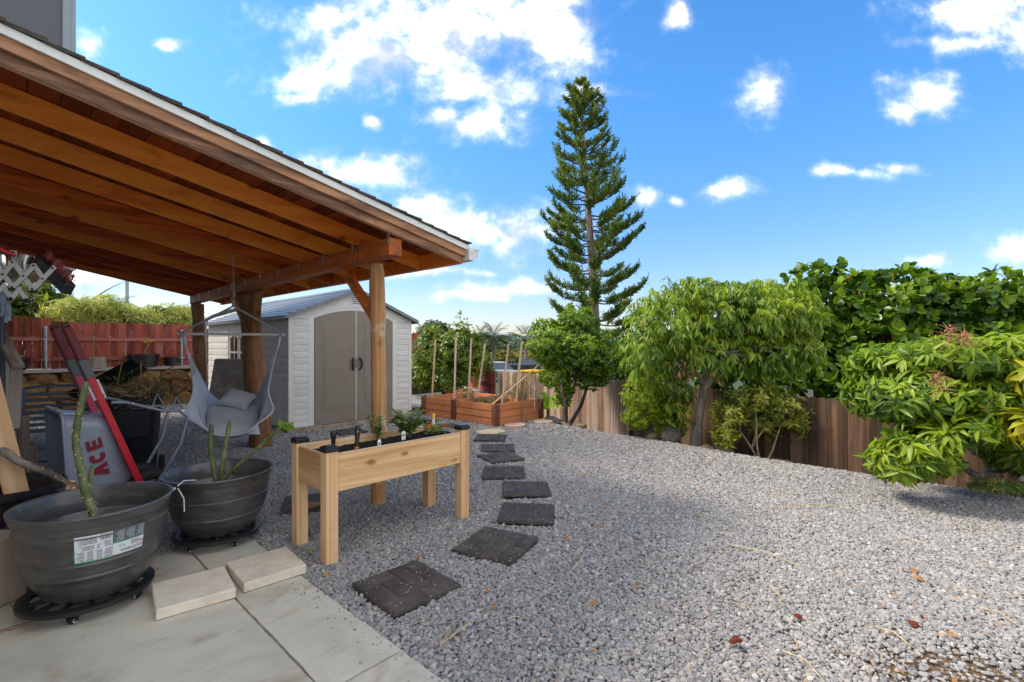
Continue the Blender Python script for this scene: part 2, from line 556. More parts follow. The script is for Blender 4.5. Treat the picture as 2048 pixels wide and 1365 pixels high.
plain('tray_grey', (0.27, 0.305, 0.375), 0.3, 0.06, 4, dirt=(0.26, 0.25, 0.25), dirt_amt=0.2, coat=0.3)
plain('frame_grey', (0.22, 0.25, 0.31), 0.35, 0.1, 8, metal=0.3)
plain('chair_blue', (0.11, 0.15, 0.20), 0.45, 0.1, 6)
plain('ace_red', (0.22, 0.008, 0.03), 0.45, 0.08)
plain('dark_pole', (0.025, 0.032, 0.05), 0.5, 0.15)
plain('orange_plastic', (0.75, 0.26, 0.01), 0.5, 0.1)
plain('amber_cap', (0.80, 0.42, 0.02), 0.35, 0.1)
plain('tube_white', (0.80, 0.82, 0.83), 0.35, 0.04)
plain('tag_white', (0.82, 0.84, 0.82), 0.5, 0.03)
plain('tag_green', (0.02, 0.30, 0.12), 0.5, 0.1)
plain('label_white', (0.70, 0.73, 0.76), 0.35, 0.03)
plain('label_grey', (0.10, 0.115, 0.125), 0.4, 0.05)
plain('label_green', (0.05, 0.42, 0.22), 0.45, 0.05)
plain('label_ink', (0.20, 0.21, 0.22), 0.5, 0.05)
plain('label_ink_light', (0.42, 0.45, 0.48), 0.5, 0.05)
plain('label_rust', (0.55, 0.20, 0.06), 0.5, 0.05)
plain('hammock_cloth', (0.50, 0.53, 0.58), 0.9, 0.08, 5, 0.35, bscale=220, spec=0.15)
plain('cushion_cloth', (0.48, 0.505, 0.545), 0.9, 0.08, 5, 0.35, bscale=220, spec=0.15)
plain('rope_grey', (0.33, 0.34, 0.37), 0.9, 0.15, 30, 0.4)
plain('bar_metal', (0.55, 0.55, 0.53), 0.4, 0.08, 8)
plain('bristle_red', (0.33, 0.06, 0.06), 0.7, 0.2)
plain('glove_grey', (0.22, 0.27, 0.35), 0.85, 0.2, 20, 0.3)
plain('car_white', (0.62, 0.66, 0.72), 0.3, 0.05, coat=0.5)
plain('car_dark', (0.02, 0.025, 0.035), 0.3, 0.1, coat=0.4)
plain('car_glass', (0.08, 0.12, 0.16), 0.1, 0.1)
plain('yellow_paint', (0.78, 0.42, 0.01), 0.4, 0.06)
plain('pole_grey', (0.38, 0.42, 0.44), 0.5, 0.08)
plain('brick_red', (0.24, 0.055, 0.04), 0.85, 0.2, 12, 0.4)
plain('petal_orange', (0.85, 0.28, 0.006), 0.55, 0.25, 30)
plain('flower_pink', (0.52, 0.22, 0.12), 0.7, 0.25, 30)
plain('dead_leaf', (0.36, 0.17, 0.055), 0.75, 0.4, 15)
plain('straw', (0.56, 0.43, 0.24), 0.75, 0.3, 15)
plain('dry_stem', (0.40, 0.28, 0.17), 0.8, 0.3, 15)
plain('plastic_strip', (0.42, 0.47, 0.52), 0.15, 0.05, spec=0.9)
# stone
stone('lava_stone', [(0.09, 0.042, 0.018), (0.34, 0.175, 0.075), (0.52, 0.30, 0.14), (0.60, 0.40, 0.22)], 5.0, 1.0, 0.05, 0.95, 0.5)
stone('mortar', [(0.04, 0.028, 0.02), (0.08, 0.06, 0.045), (0.13, 0.105, 0.08)], 8.0, 0.8, 0.02)
stone('joint_sand', [(0.20, 0.16, 0.11), (0.28, 0.235, 0.17), (0.34, 0.29, 0.22)], 30.0, 0.5, 0.004)
stone('concrete_cap', [(0.20, 0.18, 0.155), (0.33, 0.31, 0.28), (0.44, 0.42, 0.38)], 4.0, 0.5, 0.01)
stone('beige_block', [(0.56, 0.485, 0.38), (0.70, 0.62, 0.50), (0.78, 0.71, 0.59)], 9.0, 0.45, 0.004, 0.9)
stone('pink_paver', [(0.42, 0.28, 0.21), (0.55, 0.39, 0.30), (0.62, 0.47, 0.37)], 8.0, 0.4, 0.005)
stone('tan_stone', [(0.42, 0.29, 0.15), (0.58, 0.43, 0.25), (0.70, 0.55, 0.36)], 6.0, 0.5, 0.01)
stone('grey_rock', [(0.08, 0.07, 0.065), (0.20, 0.18, 0.165), (0.38, 0.345, 0.31)], 5.0, 0.9, 0.03)
stone('tan_rock', [(0.16, 0.11, 0.07), (0.36, 0.28, 0.19), (0.52, 0.44, 0.33)], 5.0, 0.9, 0.03)
stone('brown_boulder', [(0.10, 0.07, 0.055), (0.17, 0.125, 0.10), (0.25, 0.19, 0.155)], 5.0, 0.5, 0.02)
stone('red_cinder', [(0.12, 0.02, 0.012), (0.25, 0.05, 0.03), (0.34, 0.09, 0.06)], 20.0, 0.9, 0.01, 0.95, 0.4)
stone('old_slab', [(0.13, 0.115, 0.10), (0.30, 0.27, 0.235), (0.48, 0.44, 0.39)], 7.0, 0.7, 0.02, 0.95, 0.3)
stone('potting_soil', [(0.012, 0.008, 0.005), (0.045, 0.026, 0.016), (0.10, 0.06, 0.036)], 28.0, 1.0, 0.02, 0.95, 0.4)
stone('pine_mulch', [(0.05, 0.03, 0.016), (0.16, 0.10, 0.05), (0.30, 0.21, 0.10)], 18.0, 1.0, 0.03)


def special_mats():
    # sandstone / slate flags of the patio: grey green with ochre stain and cleft relief
    m, t, out = new_mat('flagstone')
    co, rnd = ocoord(t, 7.0)
    n = t.noise(co, 2.0, 6.0, 0.6, 0.8)
    sc = t.vmath('MULTIPLY', co, (1.4, 4.2, 1.0))
    st = t.noise(sc, 3.0, 6.0, 0.65, 1.3)
    c = t.ramp(n, [(0.28, (0.44, 0.42, 0.34)), (0.5, (0.55, 0.525, 0.43)), (0.72, (0.62, 0.585, 0.47))])
    c = t.mix(t.math('MULTIPLY', t.smooth(st, 0.54, 0.74), 0.55), c, (0.40, 0.30, 0.16))
    rust = t.noise(t.vmath('ADD', co, (5, 1, 0)), 1.3, 5.0, 0.6, 0.6)
    c = t.mix(t.math('MULTIPLY', t.smooth(rust, 0.55, 0.72), 0.6), c, (0.24, 0.13, 0.055))
    ve = t.noise(t.vmath('MULTIPLY', co, (1.0, 2.2, 1.0)), 4.5, 2.0, 0.5, 2.5)
    cleft = t.math('SNAP', ve, 0.09)
    h = t.math('ADD', t.math('MULTIPLY', cleft, 1.6), t.math('MULTIPLY', t.noise(co, 40.0, 4.0, 0.6), 0.12))
    finish(t, out, c, 0.62, h, 0.5, 0.007, 0.3)
    # moulded rubber paver with pale flecks
    m, t, out = new_mat('rubber_paver')
    co, rnd = ocoord(t, 9.0)
    v = t.n('ShaderNodeTexVoronoi', {'Vector': co, 'Scale': 85.0})
    pick = t.n('ShaderNodeSeparateColor', {0: v.outputs['Color']})
    fl = t.math('MULTIPLY', t.math('LESS_THAN', v.outputs['Distance'], t.math('MULTIPLY', pick.outputs[1], 0.42)), t.math('GREATER_THAN', pick.outputs[0], 0.86))
    n = t.noise(co, 5.0, 5.0, 0.6)
    c = t.mix(t.smooth(n, 0.3, 0.7), (0.058, 0.049, 0.044), (0.102, 0.086, 0.077))
    c = t.mix(fl, c, (0.55, 0.53, 0.50))
    finish(t, out, c, 0.85, t.noise(co, 160.0, 3.0), 0.5, 0.003, 0.2)
    # ground below the loose gravel, patchy with dry dirt
    m, t, out = new_mat('gravel_base')
    co = t.n('ShaderNodeNewGeometry').outputs['Position']
    v = t.n('ShaderNodeTexVoronoi', {'Vector': co, 'Scale': 42.0, 'Randomness': 1.0})
    pc = t.n('ShaderNodeSeparateColor', {0: v.outputs['Color']}).outputs[0]
    c = t.ramp(pc, [(0.0, (0.22, 0.215, 0.215)), (0.5, (0.33, 0.315, 0.30)), (1.0, (0.45, 0.43, 0.41))])
    c = t.mix(t.smooth(v.outputs['Distance'], 0.3, 0.7), c, (0.19, 0.18, 0.165))
    dn = t.noise(co, 0.9, 5.0, 0.65)
    c = t.mix(t.math('MULTIPLY', t.smooth(dn, 0.58, 0.72), 0.55), c, (0.27, 0.20, 0.12))
    px = t.vmath('LENGTH', t.vmath('MULTIPLY', t.vmath('SUBTRACT', co, (2.02, 2.12, 0.0)), (1.7, 3.4, 0.0)), out=1)
    pm = t.smooth(t.math('ADD', px, t.math('MULTIPLY_ADD', t.noise(co, 6.0, 5.0, 0.6), 1.2, -0.6)), 1.15, 0.7)
    soil = t.ramp(t.noise(co, 45.0, 6.0, 0.7), [(0.3, (0.07, 0.045, 0.025)), (0.55, (0.19, 0.13, 0.075)), (0.75, (0.32, 0.24, 0.15))])
    c = t.mix(pm, c, soil)
    finish(t, out, c, 0.95, t.math('ADD', v.outputs['Distance'], t.noise(co, 60.0, 5.0, 0.7)), 0.8, 0.012, 0.2)
    # loose stones: colour by stone
    m, t, out = new_mat('pebble')
    r = t.n('ShaderNodeObjectInfo').outputs['Random']
    isl = t.n('ShaderNodeNewGeometry').outputs['Random Per Island']
    rr = t.math('FRACT', t.math('ADD', r, isl))
    c = t.ramp(rr, [(0.0, (0.20, 0.195, 0.195)), (0.2, (0.28, 0.27, 0.262)), (0.42, (0.345, 0.33, 0.315)), (0.58, (0.32, 0.275, 0.245)), (0.74, (0.42, 0.395, 0.365)), (0.88, (0.40, 0.345, 0.295)), (0.96, (0.54, 0.505, 0.46)), (1.0, (0.36, 0.21, 0.11))])
    co = t.n('ShaderNodeNewGeometry').outputs['Position']
    n = t.noise(co, 130.0, 3.0, 0.6)
    c = t.mix(1.0, c, (0.94, 0.975, 1.02), 'MULTIPLY')
    c = t.mix(0.5, c, t.mix(t.smooth(n, 0.3, 0.7), (0.7, 0.7, 0.71), (1, 1, 1)), 'MULTIPLY')
    finish(t, out, c, 0.85, n, 0.35, 0.003, 0.25)
    # dark resin pot under clear stretch film
    m, t, out = new_mat('pot_resin')
    co, rnd = ocoord(t, 3.0)
    n = t.noise(t.vmath('MULTIPLY', co, (3, 3, 9)), 1.6, 4.0, 0.55, 0.6)
    c = t.mix(t.smooth(n, 0.35, 0.7), (0.046, 0.043, 0.041), (0.088, 0.082, 0.077))
    fold = t.noise(t.vmath('MULTIPLY', co, (5, 5, 16)), 1.0, 5.0, 0.65, 1.8)
    c = t.mix(t.math('MULTIPLY', t.smooth(fold, 0.6, 0.75), 0.16), c, (0.55, 0.58, 0.62))  # pale sheen along the film folds, put into the colour
    finish(t, out, c, 0.4, fold, 0.25, 0.004, 0.5, 0.0, {'Coat Weight': 0.55, 'Coat Roughness': 0.14})
    # plumeria stem: green grey skin
    m, t, out = new_mat('plumeria_skin')
    co, rnd = ocoord(t, 3.0)
    n = t.noise(co, 9.0, 6.0, 0.65)
    c = t.ramp(n, [(0.3, (0.045, 0.07, 0.03)), (0.5, (0.115, 0.14, 0.055)), (0.7, (0.24, 0.25, 0.13))])
    finish(t, out, c, 0.55, t.noise(co, 60.0, 4.0), 0.3, 0.004, 0.4)
    # window pane
    m, t, out = new_mat('pane_glass')
    finish(t, out, (0.03, 0.035, 0.04), 0.04, None, spec=0.8)
    # far country: dry grass, scrub and bare soil
    m, t, out = new_mat('far_land')
    co = t.n('ShaderNodeNewGeometry').outputs['Position']
    n = t.noise(co, 0.05, 7.0, 0.6)
    c = t.ramp(n, [(0.3, (0.025, 0.042, 0.012)), (0.5, (0.05, 0.062, 0.02)), (0.7, (0.085, 0.08, 0.035))])
    finish(t, out, c, 0.95, t.noise(co, 2.0, 5.0), 0.5, 0.1)
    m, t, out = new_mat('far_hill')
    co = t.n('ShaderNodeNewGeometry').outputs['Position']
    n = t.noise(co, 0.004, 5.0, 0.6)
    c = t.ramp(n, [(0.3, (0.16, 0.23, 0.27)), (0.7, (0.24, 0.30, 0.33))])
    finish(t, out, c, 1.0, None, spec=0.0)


special_mats()
leafmat('leaf_lychee', (0.03, 0.07, 0.008), (0.13, 0.23, 0.018), (0.34, 0.44, 0.035), 0.36, 0.42, 1.1, (0.42, 0.30, 0.03))
leafmat('leaf_clusia', (0.014, 0.042, 0.006), (0.06, 0.14, 0.014), (0.19, 0.31, 0.03), 0.32, 0.32, 0.9, (0.38, 0.24, 0.03))
leafmat('leaf_mango', (0.022, 0.06, 0.007), (0.10, 0.19, 0.014), (0.29, 0.38, 0.024), 0.40, 0.36, 1.0, (0.40, 0.32, 0.03))
leafmat('leaf_citrus', (0.018, 0.055, 0.006), (0.095, 0.19, 0.014), (0.30, 0.41, 0.03), 0.36, 0.36, 1.5)
leafmat('leaf_lime', (0.09, 0.16, 0.008), (0.27, 0.37, 0.018), (0.46, 0.53, 0.03), 0.4, 0.42, 2.0)
leafmat('leaf_croton', (0.06, 0.10, 0.015), (0.20, 0.25, 0.035), (0.42, 0.42, 0.06), 0.42, 0.42, 2.0, (0.45, 0.34, 0.10))
leafmat('leaf_hedge', (0.024, 0.055, 0.008), (0.12, 0.19, 0.02), (0.34, 0.40, 0.035), 0.4, 0.36, 1.6, (0.45, 0.38, 0.04))
leafmat('leaf_variegated', (0.16, 0.22, 0.04), (0.42, 0.46, 0.10), (0.72, 0.70, 0.28), 0.45, 0.34, 2.0)
leafmat('leaf_yellow', (0.22, 0.26, 0.015), (0.42, 0.42, 0.025), (0.62, 0.54, 0.05), 0.4, 0.38, 3.0)
leafmat('leaf_pine', (0.028, 0.068, 0.014), (0.10, 0.17, 0.026), (0.27, 0.34, 0.05), 0.5, 0.32, 0.9)
leafmat('leaf_palm', (0.02, 0.05, 0.015), (0.07, 0.12, 0.03), (0.16, 0.22, 0.06), 0.45, 0.2, 0.6)
leafmat('leaf_far', (0.02, 0.045, 0.015), (0.06, 0.095, 0.028), (0.12, 0.16, 0.045), 0.55, 0.2, 0.2)
leafmat('leaf_monkeypod', (0.07, 0.075, 0.012), (0.19, 0.17, 0.022), (0.30, 0.27, 0.04), 0.55, 0.25, 0.25)
leafmat('leaf_herb', (0.07, 0.12, 0.03), (0.17, 0.24, 0.06), (0.30, 0.38, 0.11), 0.5, 0.3, 9.0)
leafmat('leaf_dry', (0.13, 0.10, 0.035), (0.28, 0.21, 0.09), (0.44, 0.34, 0.16), 0.7, 0.2, 6.0)
leafmat('leaf_lychee_young', (0.11, 0.19, 0.012), (0.25, 0.36, 0.02), (0.42, 0.50, 0.035), 0.36, 0.45, 1.1)
leafmat('leaf_clusia_young', (0.06, 0.13, 0.01), (0.15, 0.26, 0.02), (0.29, 0.40, 0.035), 0.34, 0.38, 1.1)
leafmat('leaf_mango_young', (0.10, 0.18, 0.01), (0.22, 0.33, 0.018), (0.38, 0.46, 0.03), 0.38, 0.42, 1.1)
leafmat('leaf_citrus_young', (0.08, 0.17, 0.01), (0.20, 0.33, 0.018), (0.37, 0.47, 0.03), 0.36, 0.42, 1.6)
leafmat('leaf_banana', (0.10, 0.20, 0.015), (0.20, 0.34, 0.025), (0.36, 0.48, 0.05), 0.35, 0.4, 2.0)
M = MATS
# ------------------------------------------------------------------ ground
FN_A = np.array([4.62, 5.70]); FN_B = np.array([-0.39, 13.0])
FDIR = (FN_B - FN_A) / np.linalg.norm(FN_B - FN_A)
FNRM = np.array([-FDIR[1], FDIR[0]])
if FNRM[0] > 0:
    FNRM = -FNRM


def gz(x, y):
    """height of the yard: flat gravel that falls away in front of the brown fence"""
    x = np.asarray(x, float); y = np.asarray(y, float)
    d = (x - FN_A[0]) * FNRM[0] + (y - FN_A[1]) * FNRM[1]
    c = np.clip(0.45 + (y - 4.5) / 4.3 * 1.05, 0.35, 1.6)
    s = np.clip(1 - d / c, 0, 1)
    s = s * s * (3 - 2 * s)
    far = np.clip((-d - 0.3) / 3.0, 0, 1)
    bump = 0.012 * np.sin(x * 1.7 + 0.6) * np.cos(y * 1.3) + 0.008 * np.sin(x * 3.9 + y * 2.7)
    return -0.46 * s - 0.5 * far + bump * (1 - s)


def ground():
    xs = np.arange(-13.0, 13.01, 0.2); ys = np.arange(-4.0, 24.01, 0.2)
    gx, gy = np.meshgrid(xs, ys)
    V = np.stack([gx.ravel(), gy.ravel(), gz(gx, gy).ravel() - 0.021], 1)
    pa, pb = V[:, 0] * UX + V[:, 1] * UY, -V[:, 0] * UY + V[:, 1] * UX
    V[(pa < 1.22) & (pb < 3.93), 2] -= 0.08
    n = len(xs)
    i = (np.arange(len(ys) - 1)[:, None] * n + np.arange(n - 1)[None, :]).ravel()
    me = np_mesh('gravel_bed', V, [np.stack([i, i + 1, i + n + 1, i + n], 1)])
    me.shade_smooth()
    me.materials.append(M['gravel_base']); me.materials.append(M['far_land'])
    fx, fy = V[i, 0] + 0.1, V[i, 1] + 0.1
    fd = (fx - FN_A[0]) * FNRM[0] + (fy - FN_A[1]) * FNRM[1]
    me.polygons.foreach_set('material_index', (fd < -0.05).astype(np.int32))
    tag(link('gravel_bed', me), kind='structure')
    # country beyond, out to the horizon
    rr = [0, 12, 30, 60, 120, 300, 800, 2500, 7000]
    V, F = [(0, 6, -1.15)], []
    for k, r in enumerate(rr[1:]):
        for j in range(48):
            an = 2 * math.pi * j / 48
            V.append((r * math.cos(an), 6 + r * math.sin(an), -1.15 - min(r, 300) * 0.004))
    for j in range(48):
        F.append((0, 1 + j, 1 + (j + 1) % 48))
    for k in range(len(rr) - 2):
        for j in range(48):
            a, b = 1 + k * 48 + j, 1 + k * 48 + (j + 1) % 48
            F.append((a, a + 48, b + 48, b))
    me = bpy.data.meshes.new('terrain'); me.from_pydata(V, [], F); me.update()
    tag(link('terrain', me, None, M['far_land']), kind='structure')
    # low blue ridge far off
    V, F = [], []
    N = 80
    for i in range(N + 1):
        x = -1500 + 3000 * i / N
        h = 22 + 13 * math.sin(i * 0.19 + 1) + 6 * math.sin(i * 0.53)
        V += [(x, 1500, -6), (x, 1560, h), (x, 1900, h * 1.1)]
    for i in range(N):
        for k in (0, 1):
            a = i * 3 + k
            F.append((a, a + 3, a + 4, a + 1))
    me = bpy.data.meshes.new('hills'); me.from_pydata(V, [], F); me.update()
    tag(link('hills', me, None, M['far_hill']), kind='structure')


ground()


def patio():
    p = thing('patio', None, None, W(1.33, 4.05, 0), TH)
    p['kind'] = 'structure'
    off = (1.33, 4.05, 0)
    # bedding below the flags
    MB(off).box((-2.5, -4, -0.09), (1.315, 4.04, -0.010)).build('bedding', M['joint_sand'], p)
    cells = [(0.957, 1.33, 1.960, 4.05), (0.957, 1.33, -0.30, 1.950), (0.957, 1.33, -3.0, -0.31),
             (-0.62, 0.945, 3.61, 4.05), (-0.62, 0.945, 1.85, 3.59), (-0.62, 0.945, 0.2, 1.83), (-2.4, -0.64, 2.6, 4.05), (-2.4, -0.64, 0.2, 2.58), (-2.4, 0.945, -3.0, 0.18)]
    for i, (a0, a1, b0, b1) in enumerate(cells):
        m = MB(off)
        na, nb = max(2, int((a1 - a0) / 0.07)), max(2, int((b1 - b0) / 0.07))
        rs = np.random.default_rng(i)
        top = []
        for ia in range(na + 1):
            for ib in range(nb + 1):
                ea = rs.uniform(-0.003, 0.003) if ia in (0, na) else 0
                eb = rs.uniform(-0.003, 0.003) if ib in (0, nb) else 0
                edge = ia in (0, na) or ib in (0, nb)
                a = a0 + (a1 - a0) * ia / na + ea; b = b0 + (b1 - b0) * ib / nb + eb
                z = 0.0016 * math.sin(a * 9 + i) * math.cos(b * 7) - (0.004 if edge else 0)
                top.append((a, b, z))
        k = nb + 1
        fs = [(x * k + y, (x + 1) * k + y, (x + 1) * k + y + 1, x * k + y + 1) for x in range(na) for y in range(nb)]
        rim = [x * k for x in range(na)] + [na * k + y for y in range(nb)] + [x * k + nb for x in range(na, 0, -1)] + [y for y in range(nb, 0, -1)]
        base = len(top)
        top += [(top[r][0], top[r][1], -0.05) for r in rim]
        n = len(rim)
        fs += [(rim[(q + 1) % n], rim[q], base + q, base + (q + 1) % n) for q in range(n)]
        m.add(top, fs)
        m.build('flagstone', M['flagstone'], p, smooth=True)


patio()


# ------------------------------------------------------------------ house
def house():
    h = thing('house', 'grey two storey house wall with pale corner trim rising above the patio roof', 'house', W(-0.6, 6.0, 0), TH)
    o = (-0.6, 6.0, 0)
    m = MB(o)
    m.box((-5, 10.95, 2.72), (0.93, 13.85, 9.6))
    m.build('upper_wall', M['house_wall'], h)
    m = MB(o)
    m.box((0.80, 10.915, 2.70), (0.90, 10.948, 9.6)).build('corner_trim', M['house_trim'], h)
    m = MB(o)
    m.box((0.902, 10.915, 2.70), (0.962, 10.98, 9.6)).build('corner_trim', M['house_trim'], h)
    MB(o).box((0.932, 10.99, 2.72), (0.955, 13.85, 9.6)).build('side_wall', M['house_beige'], h)
    MB(o).box((-5, 10.90, 9.61), (0.98, 13.9, 9.75)).build('eave', M['white_paint'], h)
    # ground floor wall the patio roof leans on (unseen; keeps sun off the patio, pale for bounce)
    MB(o).box((-5, 2.2, 0), (-0.58, 10.9, 3.05)).build('lower_wall', M['house_beige'], h)
    MB(o).hexa([(-5, 2.0, 3.06), (-0.60, 2.0, 3.06), (-0.60, 11.0, 3.06), (-5, 11.0, 3.06), (-5, 2.0, 3.95), (-0.60, 2.0, 3.2), (-0.60, 11.0, 3.2), (-5, 11.0, 3.95)]).build('lower_roof', M['roof_shingle'], h)


house()

# ------------------------------------------------------------------ patio cover
SL = 0.205


def zb(a):
    return 2.335 + SL * (2.35 - a)


def patio_cover():
    o = (2.45, 3.94, 0)
    r = thing('patio_cover', 'orange stained timber patio cover on log posts with shingled roof', 'patio cover', W(*o), TH)

    def sloped(a0, a1, b0, b1, h0, h1, name, mat, bevel=0.0):
        m = MB(o)
        m.hexa([(a0, b0, zb(a0) + h0), (a1, b0, zb(a1) + h0), (a1, b1, zb(a1) + h0), (a0, b1, zb(a0) + h0),
                (a0, b0, zb(a0) + h1), (a1, b0, zb(a1) + h1), (a1, b1, zb(a1) + h1), (a0, b1, zb(a0) + h1)])
        return m.build(name, M[mat], r, bevel=bevel)
    # rafters
    for k in range(12):
        b = 3.43 + 0.61 * k
        sloped(-0.56, 2.945, b - 0.02, b + 0.02, 0, 0.139, 'rafter', 'stained_rafter' if k else 'barge_wood', 0.003)
    # second board on the open end, trim and rim board
    sloped(-0.56, 2.99, 3.372, 3.40, 0.062, 0.15, 'barge_board', 'barge_wood', 0.003)
    sloped(-0.56, 2.975, 3.4005, 3.409, -0.001, 0.139, 'rafter_facing', 'barge_wood', 0.002)
    sloped(2.947, 2.985, 3.41, 10.3, -0.004, 0.139, 'rim_board', 'stained_rafter', 0.003)
    # roof boards across the rafters
    a = -0.56
    k = 0
    while a < 2.98:
        a1 = min(a + 0.14, 2.99)
        d = 0.0012 * (k % 3)
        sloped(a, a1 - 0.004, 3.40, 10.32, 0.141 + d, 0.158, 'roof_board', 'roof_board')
        a += 0.14; k += 1
    # metal drip edge
    sloped(-0.56, 3.02, 3.352, 3.366, 0.124, 0.170, 'drip_edge', 'white_paint')
    sloped(-0.56, 3.02, 3.362, 3.40, 0.160, 0.166, 'drip_edge', 'white_paint')
    # shingle courses: a separate end shingle on the open gable, then the course behind it
    a = 3.03
    k = 0
    rs = np.random.default_rng(3)
    while a > -0.5:
        for (b0, b1) in ((3.335 + rs.uniform(-0.006, 0.008), 3.63 + 0.14 * (k % 2)), (3.634 + 0.14 * (k % 2), 10.36)):
            lo, hi = a - 0.30, a + rs.uniform(-0.004, 0.004)
            th = rs.uniform(0.009, 0.013)
            m = MB(o)
            m.hexa([(lo, b0, zb(lo) + 0.170), (hi, b0, zb(hi) + 0.186), (hi, b1, zb(hi) + 0.186), (lo, b1, zb(lo) + 0.170),
                    (lo, b0, zb(lo) + 0.174), (hi, b0, zb(hi) + 0.186 + th), (hi, b1, zb(hi) + 0.186 + th), (lo, b1, zb(lo) + 0.174)])
            m.build('shingle', M['roof_shingle'], r)
        a -= 0.142; k += 1
    # beam
    p0, p1 = Vector((2.285, 3.45, 2.262)), Vector((2.50, 10.25, 2.262))
    MB(o).beam(p0, p1, 0.118, 0.142).build('beam', M['stained_beam'], r, bevel=0.005)

    def on_beam(b):
        return p0 + (p1 - p0) * ((b - p0.y) / (p1.y - p0.y))
    # rafter ties
    for k in range(12):
        b = 3.43 + 0.61 * k
        if b > 10.2:
            continue
        c = on_beam(b)
        x = c.x - 0.061
        m = MB(o)
        y = b + 0.0215
        zt = zb(x)
        m.prism([(x - 0.03, y, zt + 0.10), (x + 0.012, y, zt + 0.10), (x + 0.010, y, zt + 0.0), (x - 0.004, y, zt - 0.01), (x - 0.006, y, zt + 0.03)], (0, 0.002, 0))
        m.prism([(x - 0.0015, y + 0.002, zt + 0.02), (x - 0.0015, y + 0.032, zt + 0.0), (x - 0.0015, y + 0.030, zt - 0.085), (x - 0.0015, y + 0.008, zt - 0.085), (x - 0.0015, y - 0.004, zt - 0.01)], (-0.002, 0, 0))
        m.build('rafter_tie', M['galvanised'], r)
    # log posts: crooked trunks
    def log(pts, rads, mat, seed):
        n = 26
        P, Rr = [], []
        for i in range(n):
            f = i / (n - 1) * (len(pts) - 1)
            j = min(int(f), len(pts) - 2); t = f - j
            t = t * t * (3 - 2 * t)
            P.append(Vector(pts[j]).lerp(Vector(pts[j + 1]), t)); Rr.append(rads[j] * (1 - t) + rads[j + 1] * t)
        m = MB(o)
        m.tube(P, Rr, 20)
        V = np.array(m.v)
        nz = vnoise(V * (1, 1, 0.35), seed, 6.0) * 0.014 + vnoise(V, seed + 3, 16.0) * 0.005
        ctr = np.repeat(np.array([tuple(q - Vector(o)) for q in P]), 20, 0)
        dv = V - ctr; dv /= np.maximum(np.linalg.norm(dv, axis=1, keepdims=True), 1e-6)
        m.v = [tuple(x) for x in V + dv * nz[:, None]]
        return m.build('post', M[mat], r, smooth=True)
    log([(2.43, 3.95, -0.1), (2.44, 3.96, 0.8), (2.425, 3.945, 1.5), (2.41, 3.955, 2.19)], [0.069, 0.072, 0.066, 0.063], 'log_post', 4)
    log([(2.66, 7.45, -0.1), (2.64, 7.46, 0.5), (2.64, 7.62, 1.0), (2.62, 7.68, 1.5), (2.56, 7.56, 2.0), (2.50, 7.56, 2.19)], [0.15, 0.15, 0.16, 0.14, 0.13, 0.135], 'log_post_dark', 8)
    log([(2.66, 10.45, -0.1), (2.63, 10.36, 1.0), (2.55, 10.20, 2.19)], [0.105, 0.10, 0.105], 'log_post_dark', 12)
    # knee braces
    for (p, q, w) in (((2.37, 4.47, 2.19), (2.42, 3.99, 1.70), 0.085), ((2.46, 6.98, 2.19), (2.60, 7.55, 1.55), 0.10), ((2.50, 8.12, 2.19), (2.60, 7.70, 1.60), 0.085), ((2.44, 9.75, 2.19), (2.62, 10.27, 1.45), 0.09)):
        MB(o).beam(p, q, 0.06, w, (1, 0, 0)).build('brace', M['stained_beam'] if w < 0.09 else M['log_post_dark'], r, bevel=0.004)
    # bolts on the beam
    for b, z in ((3.98, 2.30), (3.985, 2.23), (7.5, 2.30), (7.51, 2.23)):
        c = on_beam(b)
        MB(o).tube([(c.x - 0.067, b, z), (c.x - 0.055, b, z)], 0.011, 8).build('bolt', M['dark_pole'], r)
    # gutter along the eave, with end cap, outlet pipe and downspout
    prof = [(2.99, zb(2.99) + 0.135), (2.992, zb(2.99) + 0.03), (3.05, zb(2.99) + 0.025), (3.10, zb(2.99) + 0.07), (3.105, zb(2.99) + 0.12), (3.118, zb(2.99) + 0.125), (3.118, zb(2.99) + 0.135)]
    m = MB(o)
    vs = [(a_, 3.33, z) for a_, z in prof] + [(a_, 10.4, z) for a_, z in prof]
    n = len(prof)
    m.add(vs, [(i, i + 1, n + i + 1, n + i) for i in range(n - 1)])
    g = m.build('gutter', M['gutter_white'], r)
    sm = g.modifiers.new('solid', 'SOLIDIFY'); sm.thickness = 0.002
    MB(o).prism([(a_, 3.327, z) for a_, z in prof], (0, 0.003, 0)).build('gutter_cap', M['gutter_white'], r)
    m = MB(o)
    m.tube([(3.05, 9.0, 2.20), (3.05, 9.08, 2.13), (2.86, 10.42, 1.99), (2.80, 10.60, 1.93), (2.78, 10.62, 1.80), (2.78, 10.62, 0.05), (2.86, 10.66, 0.0)], 0.036, 10)
    m.build('downspout', M['white_paint'], r, smooth=True)


patio_cover()


